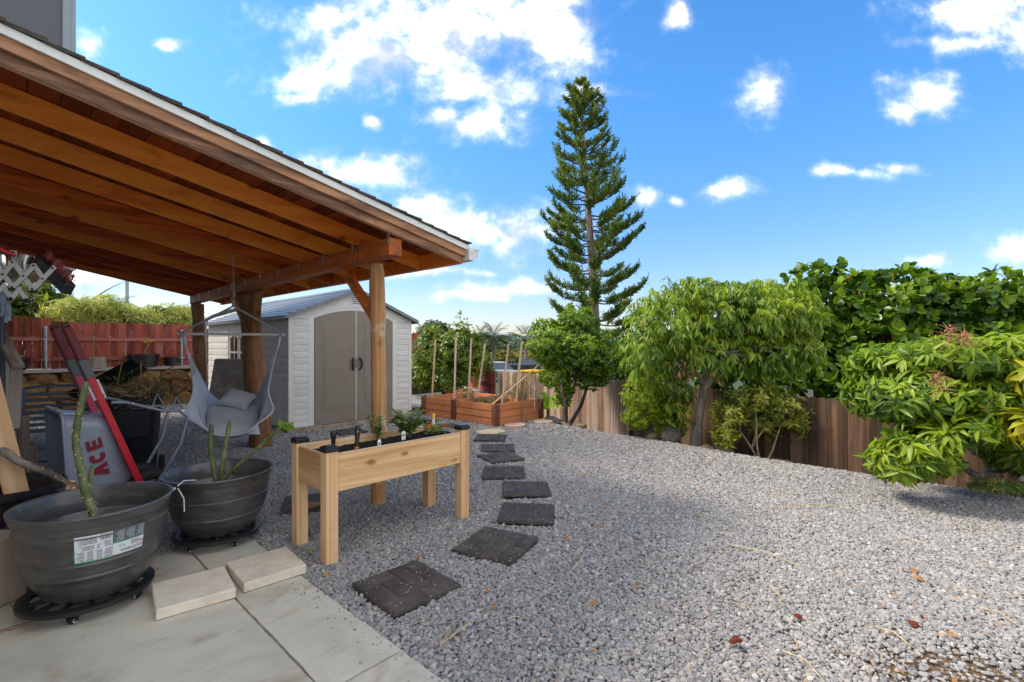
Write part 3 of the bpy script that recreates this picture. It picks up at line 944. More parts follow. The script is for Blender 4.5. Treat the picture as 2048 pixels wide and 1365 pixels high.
# ------------------------------------------------------------------ plastic shed
def shed():
    o = (3.36, 8.2, 0)
    A0, A1, B0, B1 = 3.36, 5.80, 8.2, 12.56
    ZB, ZE, ZA = 0.045, 1.955, 2.455
    AC = (A0 + A1) / 2
    s = thing('garden_shed', 'pale plastic shed with brown double doors and grey shingle look roof', 'shed', W(*o), TH)
    # sleepers below
    MB(o).box((A0 - 0.06, B0 - 0.09, -0.06), (A1 + 0.12, B0 - 0.012, 0.052)).build('sleeper', M['timber_old'], s, bevel=0.006)
    MB(o).box((A0 + 0.02, B0 + 0.05, -0.06), (A0 + 0.11, B1, 0.03)).build('sleeper', M['timber_old'], s, bevel=0.006)
    MB(o).box((A0 - 0.004, B0 - 0.008, 0.03), (A1 + 0.004, B1, ZB + 0.012)).build('base', M['shed_base'], s)

    def gable_z(a):
        return ZE + (ZA - ZE) * (1 - abs(a - AC) / (A1 - A0) * 2)
    # core body (behind siding)
    m = MB(o)
    m.prism([(A0 + 0.012, B0 + 0.014, ZB), (A1 - 0.012, B0 + 0.014, ZB), (A1 - 0.012, B0 + 0.014, ZE - 0.01), (AC, B0 + 0.014, ZA - 0.02), (A0 + 0.012, B0 + 0.014, ZE - 0.01)], (0, B1 - B0 - 0.014, 0))
    m.build('wall', M['shed_panel'], s)
    # front: corner posts, siding boards, door surround, gable panel
    DL, DC, DR = 3.79, 4.572, 5.354
    for a0, a1 in ((A0 - 0.002, A0 + 0.075), (A1 - 0.075, A1 + 0.002)):
        MB(o).box((a0, B0 - 0.008, ZB), (a1, B0 + 0.03, ZE - 0.02)).build('corner_trim', M['shed_trim'], s, bevel=0.004)
    for a0, a1 in ((DL - 0.10, DL - 0.004), (DR + 0.004, DR + 0.10)):
        MB(o).box((a0, B0 - 0.006, ZB), (a1, B0 + 0.013, ZE - 0.03)).build('door_jamb', M['shed_trim'], s, bevel=0.003)
    nb = 17
    hb = (ZE - 0.07 - ZB) / nb
    for a0, a1 in ((A0 + 0.077, DL - 0.102), (DR + 0.102, A1 - 0.077)):
        for i in range(nb):
            z0 = ZB + i * hb
            m = MB(o)
            m.prism([(a0, B0 + 0.013, z0 + 0.002), (a0, B0 - 0.006, z0 + 0.002), (a0, B0 - 0.006, z0 + hb * 0.55), (a0, B0 - 0.0005, z0 + hb - 0.003), (a0, B0 + 0.013, z0 + hb - 0.004)], (a1 - a0, 0, 0))
            m.build('siding_board', M['shed_panel'], s)
    # arched door opening: polygons
    ZD = ZB + 0.03
    def arch(a):
        t = (a - DC) / (DR - DL) * 2
        return 1.905 + 0.165 * (1 - t * t)
    # gable panel above the arch
    top = [(A0 + 0.005, ZE - 0.045)] + [(AC, gable_z(AC) - 0.03)] + [(A1 - 0.005, ZE - 0.045)]
    low = [(DL - 0.10 + (DR - DL + 0.2) * i / 16) for i in range(16, -1, -1)]
    lowp = [(a, max(arch(min(max(a, DL), DR)) + 0.006, 0)) for a in low]
    pts = [(A0 + 0.005, B0 - 0.003, ZE - 0.045), (A0 + 0.005, B0 - 0.003, ZE - 0.055)]
    m = MB(o)
    poly = [(A1 - 0.005, ZE - 0.06)] + [(DR + 0.10, ZE - 0.06)] + lowp[0:] + [(DL - 0.10, ZE - 0.06), (A0 + 0.005, ZE - 0.06), (A0 + 0.005, ZE - 0.04), (AC, ZA - 0.03), (A1 - 0.005, ZE - 0.04)]
    # triangulate as strips
    N = 40
    vs, fs = [], []
    for i in range(N + 1):
        a = A0 + 0.005 + (A1 - A0 - 0.01) * i / N
        lo = arch(a) + 0.006 if DL <= a <= DR else ZE - 0.062
        hi = max(gable_z(a) - 0.03, lo + 0.004)
        vs += [(a, B0 - 0.004, lo), (a, B0 - 0.004, hi), (a, B0 + 0.012, lo), (a, B0 + 0.012, hi)]
    for i in range(N):
        k = i * 4
        fs += [(k, k + 4, k + 5, k + 1), (k + 2, k, k + 4, k + 6)]
    m.add(vs, fs)
    m.build('gable_panel', M['shed_panel'], s)
    m = MB(o)
    for i in range(24):
        aa, ab = DL - 0.06 + (DR - DL + 0.12) * i / 24, DL - 0.06 + (DR - DL + 0.12) * (i + 1) / 24
        za, zb_ = [1.97 + 0.175 * (1 - ((q - DC) / (DR - DL + 0.12) * 2) ** 2) for q in (aa, ab)]
        m.beam((aa, B0 - 0.006, za), (ab, B0 - 0.006, zb_), 0.012, 0.014)
    m.build('arch_moulding', M['shed_trim'], s)
    # louvred vent
    vx, vz, vr = 4.572, 2.275, 0.125
    m = MB(o)
    m.tube([(vx, B0 - 0.012, vz), (vx, B0 - 0.002, vz)], vr, 36)
    ve = m.build('gable_vent', M['shed_trim'], s, bevel=0.003)
    for i in range(5):
        z = vz - 0.07 + i * 0.035
        w = math.sqrt(max(0.0, 0.098 ** 2 - (z - vz) ** 2))
        MB(o).hexa([(vx - w, B0 - 0.0135, z - 0.007), (vx + w, B0 - 0.0135, z - 0.007), (vx + w, B0 - 0.0125, z - 0.007), (vx - w, B0 - 0.0125, z - 0.007),
                    (vx - w, B0 - 0.0165, z + 0.005), (vx + w, B0 - 0.0165, z + 0.005), (vx + w, B0 - 0.0125, z + 0.008), (vx - w, B0 - 0.0125, z + 0.008)]).build('vent_slat', M['shed_base'], ve)
    # doors
    for side, (d0, d1) in enumerate(((DL, DC - 0.012), (DC + 0.012, DR))):
        def leaf_poly(e0, e1, zlo, drop, b, thick, name, mat, par, bev):
            N = 14
            vs, fs = [], []
            for i in range(N + 1):
                a = d0 + e0 + (d1 - e1 - d0 - e0) * i / N
                hi = arch(a) - drop
                vs += [(a, b, zlo), (a, b, hi), (a, b + thick, zlo), (a, b + thick, hi)]
            for i in range(N):
                k = i * 4
                fs += [(k, k + 4, k + 5, k + 1), (k + 2, k + 3, k + 7, k + 6), (k, k + 2, k + 6, k + 4), (k + 1, k + 5, k + 7, k + 3)]
            fs += [(0, 1, 3, 2), (N * 4, N * 4 + 2, N * 4 + 3, N * 4 + 1)]
            return MB(o).add(vs, fs).build(name, M[mat], par, bevel=bev)
        d = leaf_poly(0.002, 0.002, ZD, 0.004, B0 - 0.014, 0.02, 'door', 'shed_door', s, 0.004)
        # raised moulding and sunk panel
        leaf_poly(0.155, 0.155, ZD + 0.24, 0.19, B0 - 0.0205, 0.006, 'door_moulding', 'shed_door', d, 0.004)
        leaf_poly(0.195, 0.195, ZD + 0.28, 0.23, B0 - 0.0235, 0.002, 'door_panel', 'shed_door', d, 0.002)
        hx = DC - 0.075 if side == 0 else DC + 0.075
        m = MB(o)
        sg = -1 if side == 0 else 1
        m.tube([(hx - sg * 0.012, B0 - 0.016, 1.20), (hx + sg * 0.0, B0 - 0.055, 1.19), (hx + sg * 0.02, B0 - 0.06, 1.12), (hx + sg * 0.008, B0 - 0.055, 1.03), (hx - sg * 0.015, B0 - 0.02, 0.985)], [0.018, 0.020, 0.019, 0.017, 0.014], 10)
        m.build('door_handle', M['black_plastic'], d, smooth=True)
    MB(o).box((DC - 0.0115, B0 - 0.018, ZD), (DC + 0.0115, B0 - 0.002, arch(DC) - 0.006)).build('door_astragal', M['bar_metal'], s, bevel=0.003)
    m = MB(o)
    for i in range(9):
        an = i * 0.7
        m.ring((DC + 0.012 * math.cos(an), B0 - 0.035, 1.21 - 0.014 * i), 0.013, 0.0035, 'x' if i % 2 else 'y', 10, 5)
    m.box((DC - 0.02, B0 - 0.05, 1.05), (DC + 0.02, B0 - 0.03, 1.085))
    m.build('padlock_chain', M['chrome'], s)
    # left side: siding boards, windows
    W0, W1, WZ0, WZ1 = 10.02, 11.22, 0.99, 1.70
    nb2 = 14
    hb2 = (ZE - 0.06 - ZB) / nb2
    MB(o).box((A0 - 0.006, B0 - 0.007, ZB), (A0 + 0.02, B0 + 0.03, ZE - 0.05)).build('corner_trim', M['shed_trim'], s)
    for i in range(nb2):
        z0 = ZB + i * hb2
        spans = [(B0 + 0.032, B1)]
        if z0 + hb2 > WZ0 and z0 < WZ1:
            spans = [(B0 + 0.032, W0), (W1, B1)]
        for b0, b1 in spans:
            MB(o).prism([(A0 + 0.011, b0, z0 + 0.002), (A0 - 0.006, b0, z0 + 0.002), (A0 - 0.006, b0, z0 + hb2 * 0.55), (A0 - 0.0005, b0, z0 + hb2 - 0.003), (A0 + 0.011, b0, z0 + hb2 - 0.004)], (0, b1 - b0, 0)).build('siding_board', M['shed_panel'], s)
    for b0, b1 in ((10.55, 10.55 + 0.56), (10.02, 10.02 + 0.50)):
        bc = (b0 + b1) / 2
        w = thing('window', None, None)
        w.parent = s
        w.location = Vector((A0, bc, 1.3)) - Vector(o)
        oo = (A0, bc, 1.3)
        def wz(b):
            t = (b - bc) / (b1 - b0) * 2
            return 1.60 + 0.09 * (1 - t * t)
        m = MB(oo)
        N = 10
        m.box((A0 - 0.014, b0, WZ0), (A0 + 0.012, b0 + 0.06, 1.62)).box((A0 - 0.014, b1 - 0.06, WZ0), (A0 + 0.012, b1, 1.62)).box((A0 - 0.018, b0 - 0.01, WZ0 - 0.03), (A0 + 0.012, b1 + 0.01, WZ0 + 0.03))
        for i in range(N):
            ba, bb = b0 + (b1 - b0) * i / N, b0 + (b1 - b0) * (i + 1) / N
            m.hexa([(A0 - 0.014, ba, wz(ba) - 0.06), (A0 + 0.01, ba, wz(ba) - 0.06), (A0 + 0.01, bb, wz(bb) - 0.06), (A0 - 0.014, bb, wz(bb) - 0.06), (A0 - 0.014, ba, wz(ba) + 0.02), (A0 + 0.01, ba, wz(ba) + 0.02), (A0 + 0.01, bb, wz(bb) + 0.02), (A0 - 0.014, bb, wz(bb) + 0.02)])
        m.build('window_frame', M['window_plastic'], w)
        MB(oo).box((A0 - 0.010, b0 + 0.055, 1.28), (A0 + 0.008, b1 - 0.055, 1.315)).box((A0 - 0.0085, bc - 0.014, WZ0 + 0.02), (A0 + 0.006, bc + 0.014, 1.66)).build('muntin', M['window_plastic'], w)
        MB(oo).box((A0 - 0.004, b0 + 0.05, WZ0 + 0.02), (A0 + 0.004, b1 - 0.05, 1.63)).build('pane', M['pane_glass'], w)
    # roof: shingle rows on both slopes, ridge and edge trim
    OV = 0.10
    for sg in (-1, 1):
        edge = A0 - OV if sg < 0 else A1 + OV
        sl = (ZA - ZE) / ((A1 - A0) / 2)
        def rz(a):
            return ZA - abs(a - AC) * sl
        rows = 9
        run = abs(edge - AC)
        for i in range(rows):
            ta, tb = run * i / rows, run * (i + 1) / rows + 0.01
            ax, bx = AC + sg * ta, AC + sg * tb
            MB(o).hexa([(ax, B0 - OV, rz(ax) + 0.0), (bx, B0 - OV, rz(bx) + 0.0), (bx, B1 + OV, rz(bx) + 0.0), (ax, B1 + OV, rz(ax) + 0.0),
                        (ax, B0 - OV, rz(ax) + 0.014), (bx, B0 - OV, rz(bx) + 0.030), (bx, B1 + OV, rz(bx) + 0.030), (ax, B1 + OV, rz(ax) + 0.014)]).build('roof_shingle_row', M['shed_roof'], s)
        MB(o).hexa([(AC, B0 - OV - 0.012, ZA - 0.035), (edge, B0 - OV - 0.012, rz(edge) - 0.035), (edge, B0 - OV - 0.002, rz(edge) - 0.035), (AC, B0 - OV - 0.002, ZA - 0.035),
                    (AC, B0 - OV - 0.012, ZA + 0.028), (edge, B0 - OV - 0.012, rz(edge) + 0.028), (edge, B0 - OV - 0.002, rz(edge) + 0.028), (AC, B0 - OV - 0.002, ZA + 0.028)]).build('roof_trim', M['shed_roof'], s)
        e0, e1 = (edge - 0.012, edge - 0.002) if sg < 0 else (edge + 0.002, edge + 0.012)
        MB(o).box((e0, B0 - OV, rz(edge) - 0.04), (e1, B1 + OV, rz(edge) + 0.022)).build('roof_trim', M['shed_roof'], s)
    MB(o).prism([(AC - 0.09, B0 - OV, ZA - 0.005), (AC, B0 - OV, ZA + 0.05), (AC + 0.09, B0 - OV, ZA - 0.005)], (0, B1 - B0 + 2 * OV, 0)).build('ridge_cap', M['shed_roof'], s)


shed()


# ------------------------------------------------------------------ fences and lava wall
def planks_fence(name, label, p0, p1, base, height, pw, mats, gap, dog, rails, rail_side, rail_mat, posts=(), mat_split=None, tops=None):
    p0, p1 = np.array(p0, float), np.array(p1, float)
    L = np.linalg.norm(p1 - p0)
    d = (p1 - p0) / L
    rz = math.atan2(d[1], d[0])
    root = thing(name, label, 'fence', (p0[0], p0[1], base), rz)
    meshes = []
    for k in range(6):
        rs = np.random.default_rng(k + len(name))
        m = MB()
        w = pw - gap * rs.uniform(0.7, 1.3)
        c = pw * 0.22 if dog else 0.0
        x0, x1 = -w / 2, w / 2
        t = 0.018
        if dog:
            m.prism([(x0, 0, 0), (x1, 0, 0), (x1, 0, 1 - c), (x1 - c, 0, 1), (x0 + c, 0, 1), (x0, 0, 1 - c)], (0, t, 0))
        else:
            m.prism([(x0, 0, 0), (x1, 0, 0), (x1, 0, 1 + rs.uniform(-0.004, 0.004)), (x0, 0, 1 + rs.uniform(-0.004, 0.004))], (0, t, 0))
        meshes.append(m.mesh('plank'))
    n = int(L / pw)
    made = {}
    rs = np.random.default_rng(len(label))
    for i in range(n):
        x = (i + 0.5) * pw
        mt = mats[0] if mat_split is None or x < mat_split else mats[1]
        key = (i * 7 % 6, mt)
        if key not in made:
            me = meshes[key[0]].copy()
            me.materials.append(M[mt])
            made[key] = me
        h = height if tops is None else tops(x)
        link('plank', made[key], root, None, (x, rs.uniform(-0.003, 0.003), rs.uniform(-0.008, 0.008)), (rs.uniform(-0.008, 0.008), rs.uniform(-0.006, 0.006), 0), (1, 1, h))
    for (z, x0, x1) in rails:
        y0, y1 = (-0.042, -0.004) if rail_side < 0 else (0.022, 0.06)
        MB().box((x0, y0, z - 0.04), (x1, y1, z + 0.04)).build('rail', M[rail_mat], root, bevel=0.003)
    for (x, z0, z1) in posts:
        y = -0.075 if rail_side < 0 else 0.09
        m = MB()
        m.tube([(x, y, z0), (x, y, z1)], 0.028, 12)
        m.lathe([(0.0, 0.035), (0.02, 0.028), (0.032, 0.0), (0.032, -0.02)], 12, (x, y, z1))
        pp = m.build('post', M['galvanised'], root, smooth=True)
        m = MB()
        for z, _a, _b in rails:
            m.box((x - 0.06, y - 0.012, z - 0.02), (x + 0.06, y + 0.04, z + 0.005))
        m.build('bracket', M['galvanised'], pp)
    return root


WB = 14.05   # face of the lava wall


def lava_wall():
    w = thing('lava_wall', 'low retaining wall of brown lava rock with a concrete cap behind the yard', 'wall', W(-2.5, WB, 0), TH)
    o = (-2.5, WB, 0)
    MB(o).box((-3.4, WB + 0.10, -0.3), (13.2, WB + 0.55, 0.86)).build('core', M['mortar'], w)
    x = -3.4
    k = 0
    while x < 13.2:
        x1 = min(x + 2.4, 13.2)
        MB(o).box((x + 0.004, WB - 0.03, 0.865), (x1 - 0.004, WB + 0.60, 0.93)).build('cap', M['concrete_cap'], w, bevel=0.008)
        x = x1; k += 1
    me = [rock_mesh('stone', 40 + i, 3, 0.30, 0.55) for i in range(7)]
    for m_ in me:
        m_.materials.append(M['lava_stone'])
    rs = np.random.default_rng(21)
    z = -0.05
    for row in range(3):
        h = (0.33, 0.36, 0.27)[row]
        x = -3.4 + rs.uniform(0, 0.3)
        while x < 13.0:
            wd = rs.uniform(0.26, 0.62)
            hh = h * rs.uniform(0.9, 1.12)
            link('stone', me[rs.integers(7)], w, None, Vector((x + wd / 2, WB + 0.11 + rs.uniform(-0.02, 0.03), z + h / 2 + rs.uniform(-0.02, 0.02))) - Vector(o), (rs.uniform(-0.15, 0.15), rs.uniform(-0.15, 0.15) + (math.pi if rs.random() < 0.5 else 0), rs.uniform(-0.15, 0.15)), (wd * 0.56, 0.14 + rs.uniform(0, 0.03), hh * 0.57))
            x += wd * 0.97
        z += h * 0.93
    rs = np.random.default_rng(5)


lava_wall()
q0, q1 = W(-3.4, WB + 0.27), W(12.9, WB + 0.27)
planks_fence('red_plank_fence', 'weathered red plank fence standing on the long lava rock wall', (q0.x, q0.y), (q1.x, q1.y), 0.935, 1.02, 0.142, ['fence_red'], 0.006, False,
             [(0.20, 2.9, 16.3), (0.64, 0.0, 16.3)], -1, 'fence_red_rail', posts=[(4.18, 0.0, 0.88), (6.62, 0.0, 0.86), (9.1, 0, 0.86)], tops=lambda x: 1.09 if x < 4.25 else (1.02 if x < 6.85 else 0.93))
# lower red panel at the corner, on its own sill of lava rock
c0, c1 = np.array([-0.44, 13.08]), np.array([-2.3, 18.1])


def corner_red():
    r = planks_fence('low_red_fence', 'short dark red fence panel beside the grey end of the brown fence', c0, c1, 0.10, 0.60, 0.142, ['fence_red'], 0.004, False,
                     [(0.24, 0.0, 5.3)], 1, 'fence_red_rail', posts=[], tops=lambda x: 0.60 + 0.03 * min(x, 3))
    d = (c1 - c0) / np.linalg.norm(c1 - c0)
    # rails and pipe on the yard side
    MB().box((0, 0.02, 0.22), (5.3, 0.06, 0.30)).build('rail', M['fence_red_rail'], r)
    m = MB(); m.tube([(1.2, 0.10, -0.05), (1.2, 0.10, 0.52)], 0.025, 10)
    m.build('post', M['galvanised'], r, smooth=True)
    w = thing('low_lava_wall', 'short lava rock footing below the dark red fence panel', 'wall', (c0[0], c0[1], -0.5), math.atan2(d[1], d[0]))
    MB().box((-0.1, -0.2, 0.0), (5.6, 0.16, 0.54)).build('core', M['mortar'], w)
    MB().box((-0.1, -0.2, 0.545), (5.6, 0.22, 0.598)).build('cap', M['concrete_cap'], w, bevel=0.008)
    me = [rock_mesh('stone', 60 + i, 3, 0.3, 0.5) for i in range(4)]
    for q in me:
        q.materials.append(M['lava_stone'])
    rs = np.random.default_rng(2)
    for row in range(2):
        x = 0.0
        while x < 5.3:
            wd = rs.uniform(0.25, 0.5)
            link('stone', me[rs.integers(4)], w, None, (x + wd / 2, 0.16, 0.16 + row * 0.26), (rs.uniform(-0.2, 0.2), rs.uniform(-0.2, 0.2), 0), (wd * 0.54, 0.12, 0.16))
            x += wd


corner_red()
fa = FN_A - FDIR * 5.2
planks_fence('brown_plank_fence', 'tall weathered brown fence of narrow dog ear planks along the falling edge', tuple(FN_B), tuple(fa), -0.52, 1.27, 0.118, ['fence_grey', 'fence_brown'], 0.004, True,
             [(0.25, 0, 14.0), (1.0, 0, 14.0)], -1 if FNRM[0] > 0 else 1, 'fence_brown', posts=[], mat_split=4.6)
# ------------------------------------------------------------------ elevated planter and what grows in it
PA0, PA1, PB0, PB1 = 1.50, 2.76, 3.07, 3.61


def planter():
    o = (PA0, PB0, 0)
    r = thing('raised_planter', 'pale cedar planter box on four tall legs with black post caps', 'planter', W(*o), TH)
    L = 0.085
    for i, (a, b) in enumerate(((PA0, PB0), (PA1 - L, PB0), (PA0, PB1 - L), (PA1 - L, PB1 - L))):
        m = MB(o)
        # leg of two boards set at a right angle, closed by two more
        m.box((a, b, -0.03), (a + L, b + L, 0.745))
        leg = m.build('leg', M['cedar_leg'], r, bevel=0.004)
        ea = -1 if i % 2 == 0 else 1
        m = MB(o)
        xa = a + 0.026 if ea < 0 else a + L - 0.028
        m.box((xa, b - 0.0025, -0.03), (xa + 0.002, b + 0.001, 0.745))
        m.build('leg_seam', M['cedar_end'], leg)
        m = MB(o)
        m.box((a - 0.006, b - 0.006, 0.735), (a + L + 0.006, b + L + 0.006, 0.765))
        m.hexa([(a - 0.006, b - 0.006, 0.765), (a + L + 0.006, b - 0.006, 0.765), (a + L + 0.006, b + L + 0.006, 0.765), (a - 0.006, b + L + 0.006, 0.765),
                (a + 0.012, b + 0.012, 0.776), (a + L - 0.012, b + 0.012, 0.776), (a + L - 0.012, b + L - 0.012, 0.776), (a + 0.012, b + L - 0.012, 0.776)])
        m.build('post_cap', M['black_plastic'], r, bevel=0.003)
    t = 0.02
    z0, z1 = 0.462, 0.715
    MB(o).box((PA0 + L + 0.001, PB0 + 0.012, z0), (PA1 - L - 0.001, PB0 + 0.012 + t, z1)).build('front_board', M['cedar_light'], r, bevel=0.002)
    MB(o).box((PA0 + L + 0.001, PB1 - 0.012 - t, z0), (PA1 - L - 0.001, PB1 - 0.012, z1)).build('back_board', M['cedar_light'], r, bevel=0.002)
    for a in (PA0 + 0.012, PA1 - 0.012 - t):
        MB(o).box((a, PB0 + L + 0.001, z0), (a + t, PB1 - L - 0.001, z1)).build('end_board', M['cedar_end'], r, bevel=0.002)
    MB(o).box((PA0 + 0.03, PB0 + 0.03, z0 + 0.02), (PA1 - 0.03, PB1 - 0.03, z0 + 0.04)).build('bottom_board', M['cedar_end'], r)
    # pale liner peeping over the boards
    m = MB(o)
    m.box((PA0 + L, PB0 + 0.0325, 0.60), (PA1 - L, PB0 + 0.0345, 0.7175)).box((PA0 + 0.0325, PB0 + L, 0.60), (PA0 + 0.0345, PB1 - L, 0.7175)).box((PA1 - 0.0345, PB0 + L, 0.60), (PA1 - 0.0325, PB1 - L, 0.7175))
    m.build('liner', M['label_white'], r)
    # soil, mounded and crumbly
    n1, n2 = 90, 36
    a = np.linspace(PA0 + 0.036, PA1 - 0.036, n1); b = np.linspace(PB0 + 0.036, PB1 - 0.036, n2)
    ga, gb = np.meshgrid(a, b)
    P = np.stack([ga.ravel(), gb.ravel(), np.zeros(ga.size)], 1)
    P[:, 2] = 0.665 + 0.012 * vnoise(P, 3, 5) + 0.006 * vnoise(P, 4, 20) + 0.006 * vnoise(P, 5, 55) + 0.02 * np.exp(-((P[:, 1] - 3.34) / 0.15) ** 2)
    i = (np.arange(n2 - 1)[:, None] * n1 + np.arange(n1 - 1)[None]).ravel()
    me = np_mesh('soil', P - np.array(o), [np.stack([i, i + 1, i + n1 + 1, i + n1], 1)])
    me.shade_smooth()
    link('soil', me, r, M['potting_soil'])


planter()
ZS = 0.675


# leaves --------------------------------------------------------------
TPL = {
    'lance': (np.array([[0, 0, 0], [.3, .5, .06], [.3, 0, 0], [.3, -.5, .06], [.66, .4, .05], [.66, 0, 0], [.66, -.4, .05], [1, 0, 0]], float),
              [np.array([[0, 2, 1], [0, 3, 2], [4, 5, 7], [5, 6, 7]]), np.array([[1, 2, 5, 4], [2, 3, 6, 5]])]),
    'round': (np.array([[0, 0, 0], [.22, .36, .05], [.22, 0, 0], [.22, -.36, .05], [.62, .5, .07], [.62, 0, 0], [.62, -.5, .07], [.92, .3, .04], [1, 0, .0], [.92, -.3, .04]], float),
              [np.array([[0, 2, 1], [0, 3, 2], [7, 5, 8], [5, 9, 8]]), np.array([[1, 2, 5, 4], [2, 3, 6, 5]]), np.array([[4, 5, 7], [5, 6, 9]])]),
    'small': (np.array([[0, 0, 0], [.5, .5, .1], [.5, -.5, .1], [1, 0, 0]], float), [np.array([[0, 3, 1], [0, 2, 3]])]),
    'blade': (np.array([[0, .3, 0], [0, -.3, 0], [.5, .5, 0], [.5, -.5, 0], [1, 0, 0]], float), [np.array([[0, 1, 3, 2]]), np.array([[2, 3, 4]])]),
}


def nrm(v):
    return v / np.maximum(np.linalg.norm(v, axis=-1, keepdims=True), 1e-9)


def leaf_frames(ax, up, L, Wd):
    X = nrm(ax)
    Y = nrm(np.cross(up, X))
    Z = np.cross(X, Y)
    return np.stack([X * L[:, None], Y * Wd[:, None], Z * L[:, None]], 1)   # rows


def leaf_mesh(name, kind, pos, Fm, curve=0.0):
    T, faces = TPL[kind]
    T = T.copy()
    T[:, 2] -= curve * T[:, 0] ** 2
    N, k = len(pos), len(T)
    V = pos[:, None, :] + np.einsum('kj,njc->nkc', T, Fm)
    base = (np.arange(N) * k)[:, None, None]
    return np_mesh(name, V.reshape(-1, 3), [(f[None] + base).reshape(-1, f.shape[1]) for f in faces])


def foliage(parent, mat, kind, pos, ax, up, L, Wd, curve=0.0, parts=0, score=None, origin=None, smooth=True, name='foliage', part='leaf'):
    """most leaves as one mesh; the ones that show largest as objects of their own"""
    pos = np.asarray(pos, float)
    if origin is not None:
        pos = pos - np.asarray(origin, float)
    Fm = leaf_frames(ax, up, L, Wd)
    idx = np.arange(len(pos))
    if parts:
        sc = score if score is not None else np.zeros(len(pos))
        sel = np.argsort(-sc)[:parts]
        keep = np.ones(len(pos), bool); keep[sel] = False
        tm = leaf_mesh(part, kind, np.zeros((1, 3)), np.eye(3)[None], curve)
        tm.materials.append(M[mat])
        if smooth:
            tm.shade_smooth()
        for i in sel:
            o = bpy.data.objects.new(part, tm)
            COL.objects.link(o)
            o.parent = parent
            mw = Matrix([[*Fm[i][:, 0], pos[i][0]], [*Fm[i][:, 1], pos[i][1]], [*Fm[i][:, 2], pos[i][2]], [0, 0, 0, 1]])
            o.matrix_local = mw
        idx = idx[keep]
    me = leaf_mesh(name, kind, pos[idx], Fm[idx], curve)
    if smooth:
        me.shade_smooth()
    o = link(name, me, parent, M[mat])
    if parts:
        o['kind'] = 'stuff'
    return o


def rdir(n, r):
    v = r.normal(size=(n, 3))
    return nrm(v)


# small things in and round the planter -------------------------------
def herb(name, label, a, b, h, n_stem, leaf_l, seed, spread=0.09):
    r = np.random.default_rng(seed)
    base = W(a, b, ZS)
    root = thing(name, label, 'plant', base)
    m = MB()
    pos, ax, up = [], [], []
    for s in range(n_stem):
        an = r.uniform(0, 6.28)
        tip = Vector((math.cos(an) * spread * r.uniform(.2, 1), math.sin(an) * spread * r.uniform(.2, 1), h * r.uniform(.55, 1)))
        mid = tip * 0.5 + Vector((0, 0, h * 0.08))
        m.tube([(0, 0, -0.02), mid, tip], [0.003, 0.0025, 0.0015], 5)
        for q in range(11):
            t = 0.25 + 0.75 * q / 10
            p = (mid * (t / 0.5)) if t < 0.5 else mid.lerp(tip, (t - 0.5) * 2)
            for sgn in (0, 1):
                d = Vector((math.cos(q * 2.2 + sgn * 3.1 + an), math.sin(q * 2.2 + sgn * 3.1 + an), r.uniform(0.1, 0.7)))
                pos.append(p); ax.append(d); up.append((0, 0, 1))
    m.build('stem', M['leaf_herb'], root)
    n = len(pos)
    L = leaf_l * r.uniform(.6, 1.25, n)
    foliage(root, 'leaf_herb', 'lance', np.array(pos), np.array(ax), np.array(up, float) + r.normal(size=(n, 3)) * .3, L, L * 0.5, 0.25, name='leaves')


herb('tomato_seedling', 'thin spindly seedling alone in the planter soil in front of the log post', 2.12, 3.46, 0.20, 7, 0.042, 1, 0.09)
herb('herb_plant', 'bushy broad pale green herb beside the marigolds in the planter', 2.36, 3.38, 0.235, 16, 0.062, 2, 0.15)


def marigold():
    r = np.random.default_rng(9)
    root = thing('marigold', 'orange marigolds in bloom at the far end of the planter', 'flower', W(2.60, 3.32, ZS))
    n = 170
    pos = r.normal(size=(n, 3)) * (0.045, 0.045, 0.02) + (0, 0, 0.045)
    foliage(root, 'leaf_citrus', 'lance', pos, rdir(n, r) + (0, 0, .3), rdir(n, r), r.uniform(.02, .035, n), r.uniform(.006, .01, n), name='leaves')
    for (x, y, z, s) in ((-0.06, -0.01, 0.10, 1.2), (-0.035, -0.045, 0.085, 1.1), (0.02, 0.0, 0.125, 1.0), (0.06, -0.02, 0.075, 0.9), (0.08, 0.03, 0.07, 0.9), (-0.02, 0.03, 0.055, 0.8)):
        k = 46
        d = nrm(np.stack([r.normal(size=k), r.normal(size=k), r.uniform(.0, 1.2, k)], 1))
        f = foliage(root, 'petal_orange', 'small', np.zeros((k, 3)) + (x, y, z), d, rdir(k, r), np.full(k, 0.021 * s), np.full(k, 0.013 * s), name='blossom')
        m = MB(); m.tube([(x * .4, y * .4, 0), (x, y, z)], 0.002, 5); m.build('stem', M['leaf_herb'], root)


marigold()


def tags():
    for i, (a, b, z, lab) in enumerate(((2.26, 3.30, ZS, 'white plant tag with a green picture standing between seedling and bushy herb'), (1.94, 3.14, ZS, 'white plant tag half sunk behind the front board of the planter'))):
        t = thing('plant_tag', lab, 'plant tag', W(a, b, z), TH + R(20 * i - 5))
        m = MB(); m.prism([(-0.017, 0, -0.03), (0.017, 0, -0.03), (0.017, 0, 0.072), (0.010, 0, 0.08), (-0.010, 0, 0.08), (-0.017, 0, 0.072)], (0, 0.0012, 0))
        m.build('card', M['tag_white'], t)
        m = MB()
        for q in range(6):
            an = q * 1.05
            m.prism([(0, -0.0012, 0.05), (0.011 * math.cos(an) - .003, -0.0012, 0.05 + 0.011 * math.sin(an)), (0.013 * math.cos(an + .35), -0.0012, 0.05 + 0.013 * math.sin(an + .35)), (0.010 * math.cos(an + .7), -0.0012, 0.05 + 0.010 * math.sin(an + .7))], (0, 0.001, 0))
        m.build('picture', M['tag_green'], t)


tags()


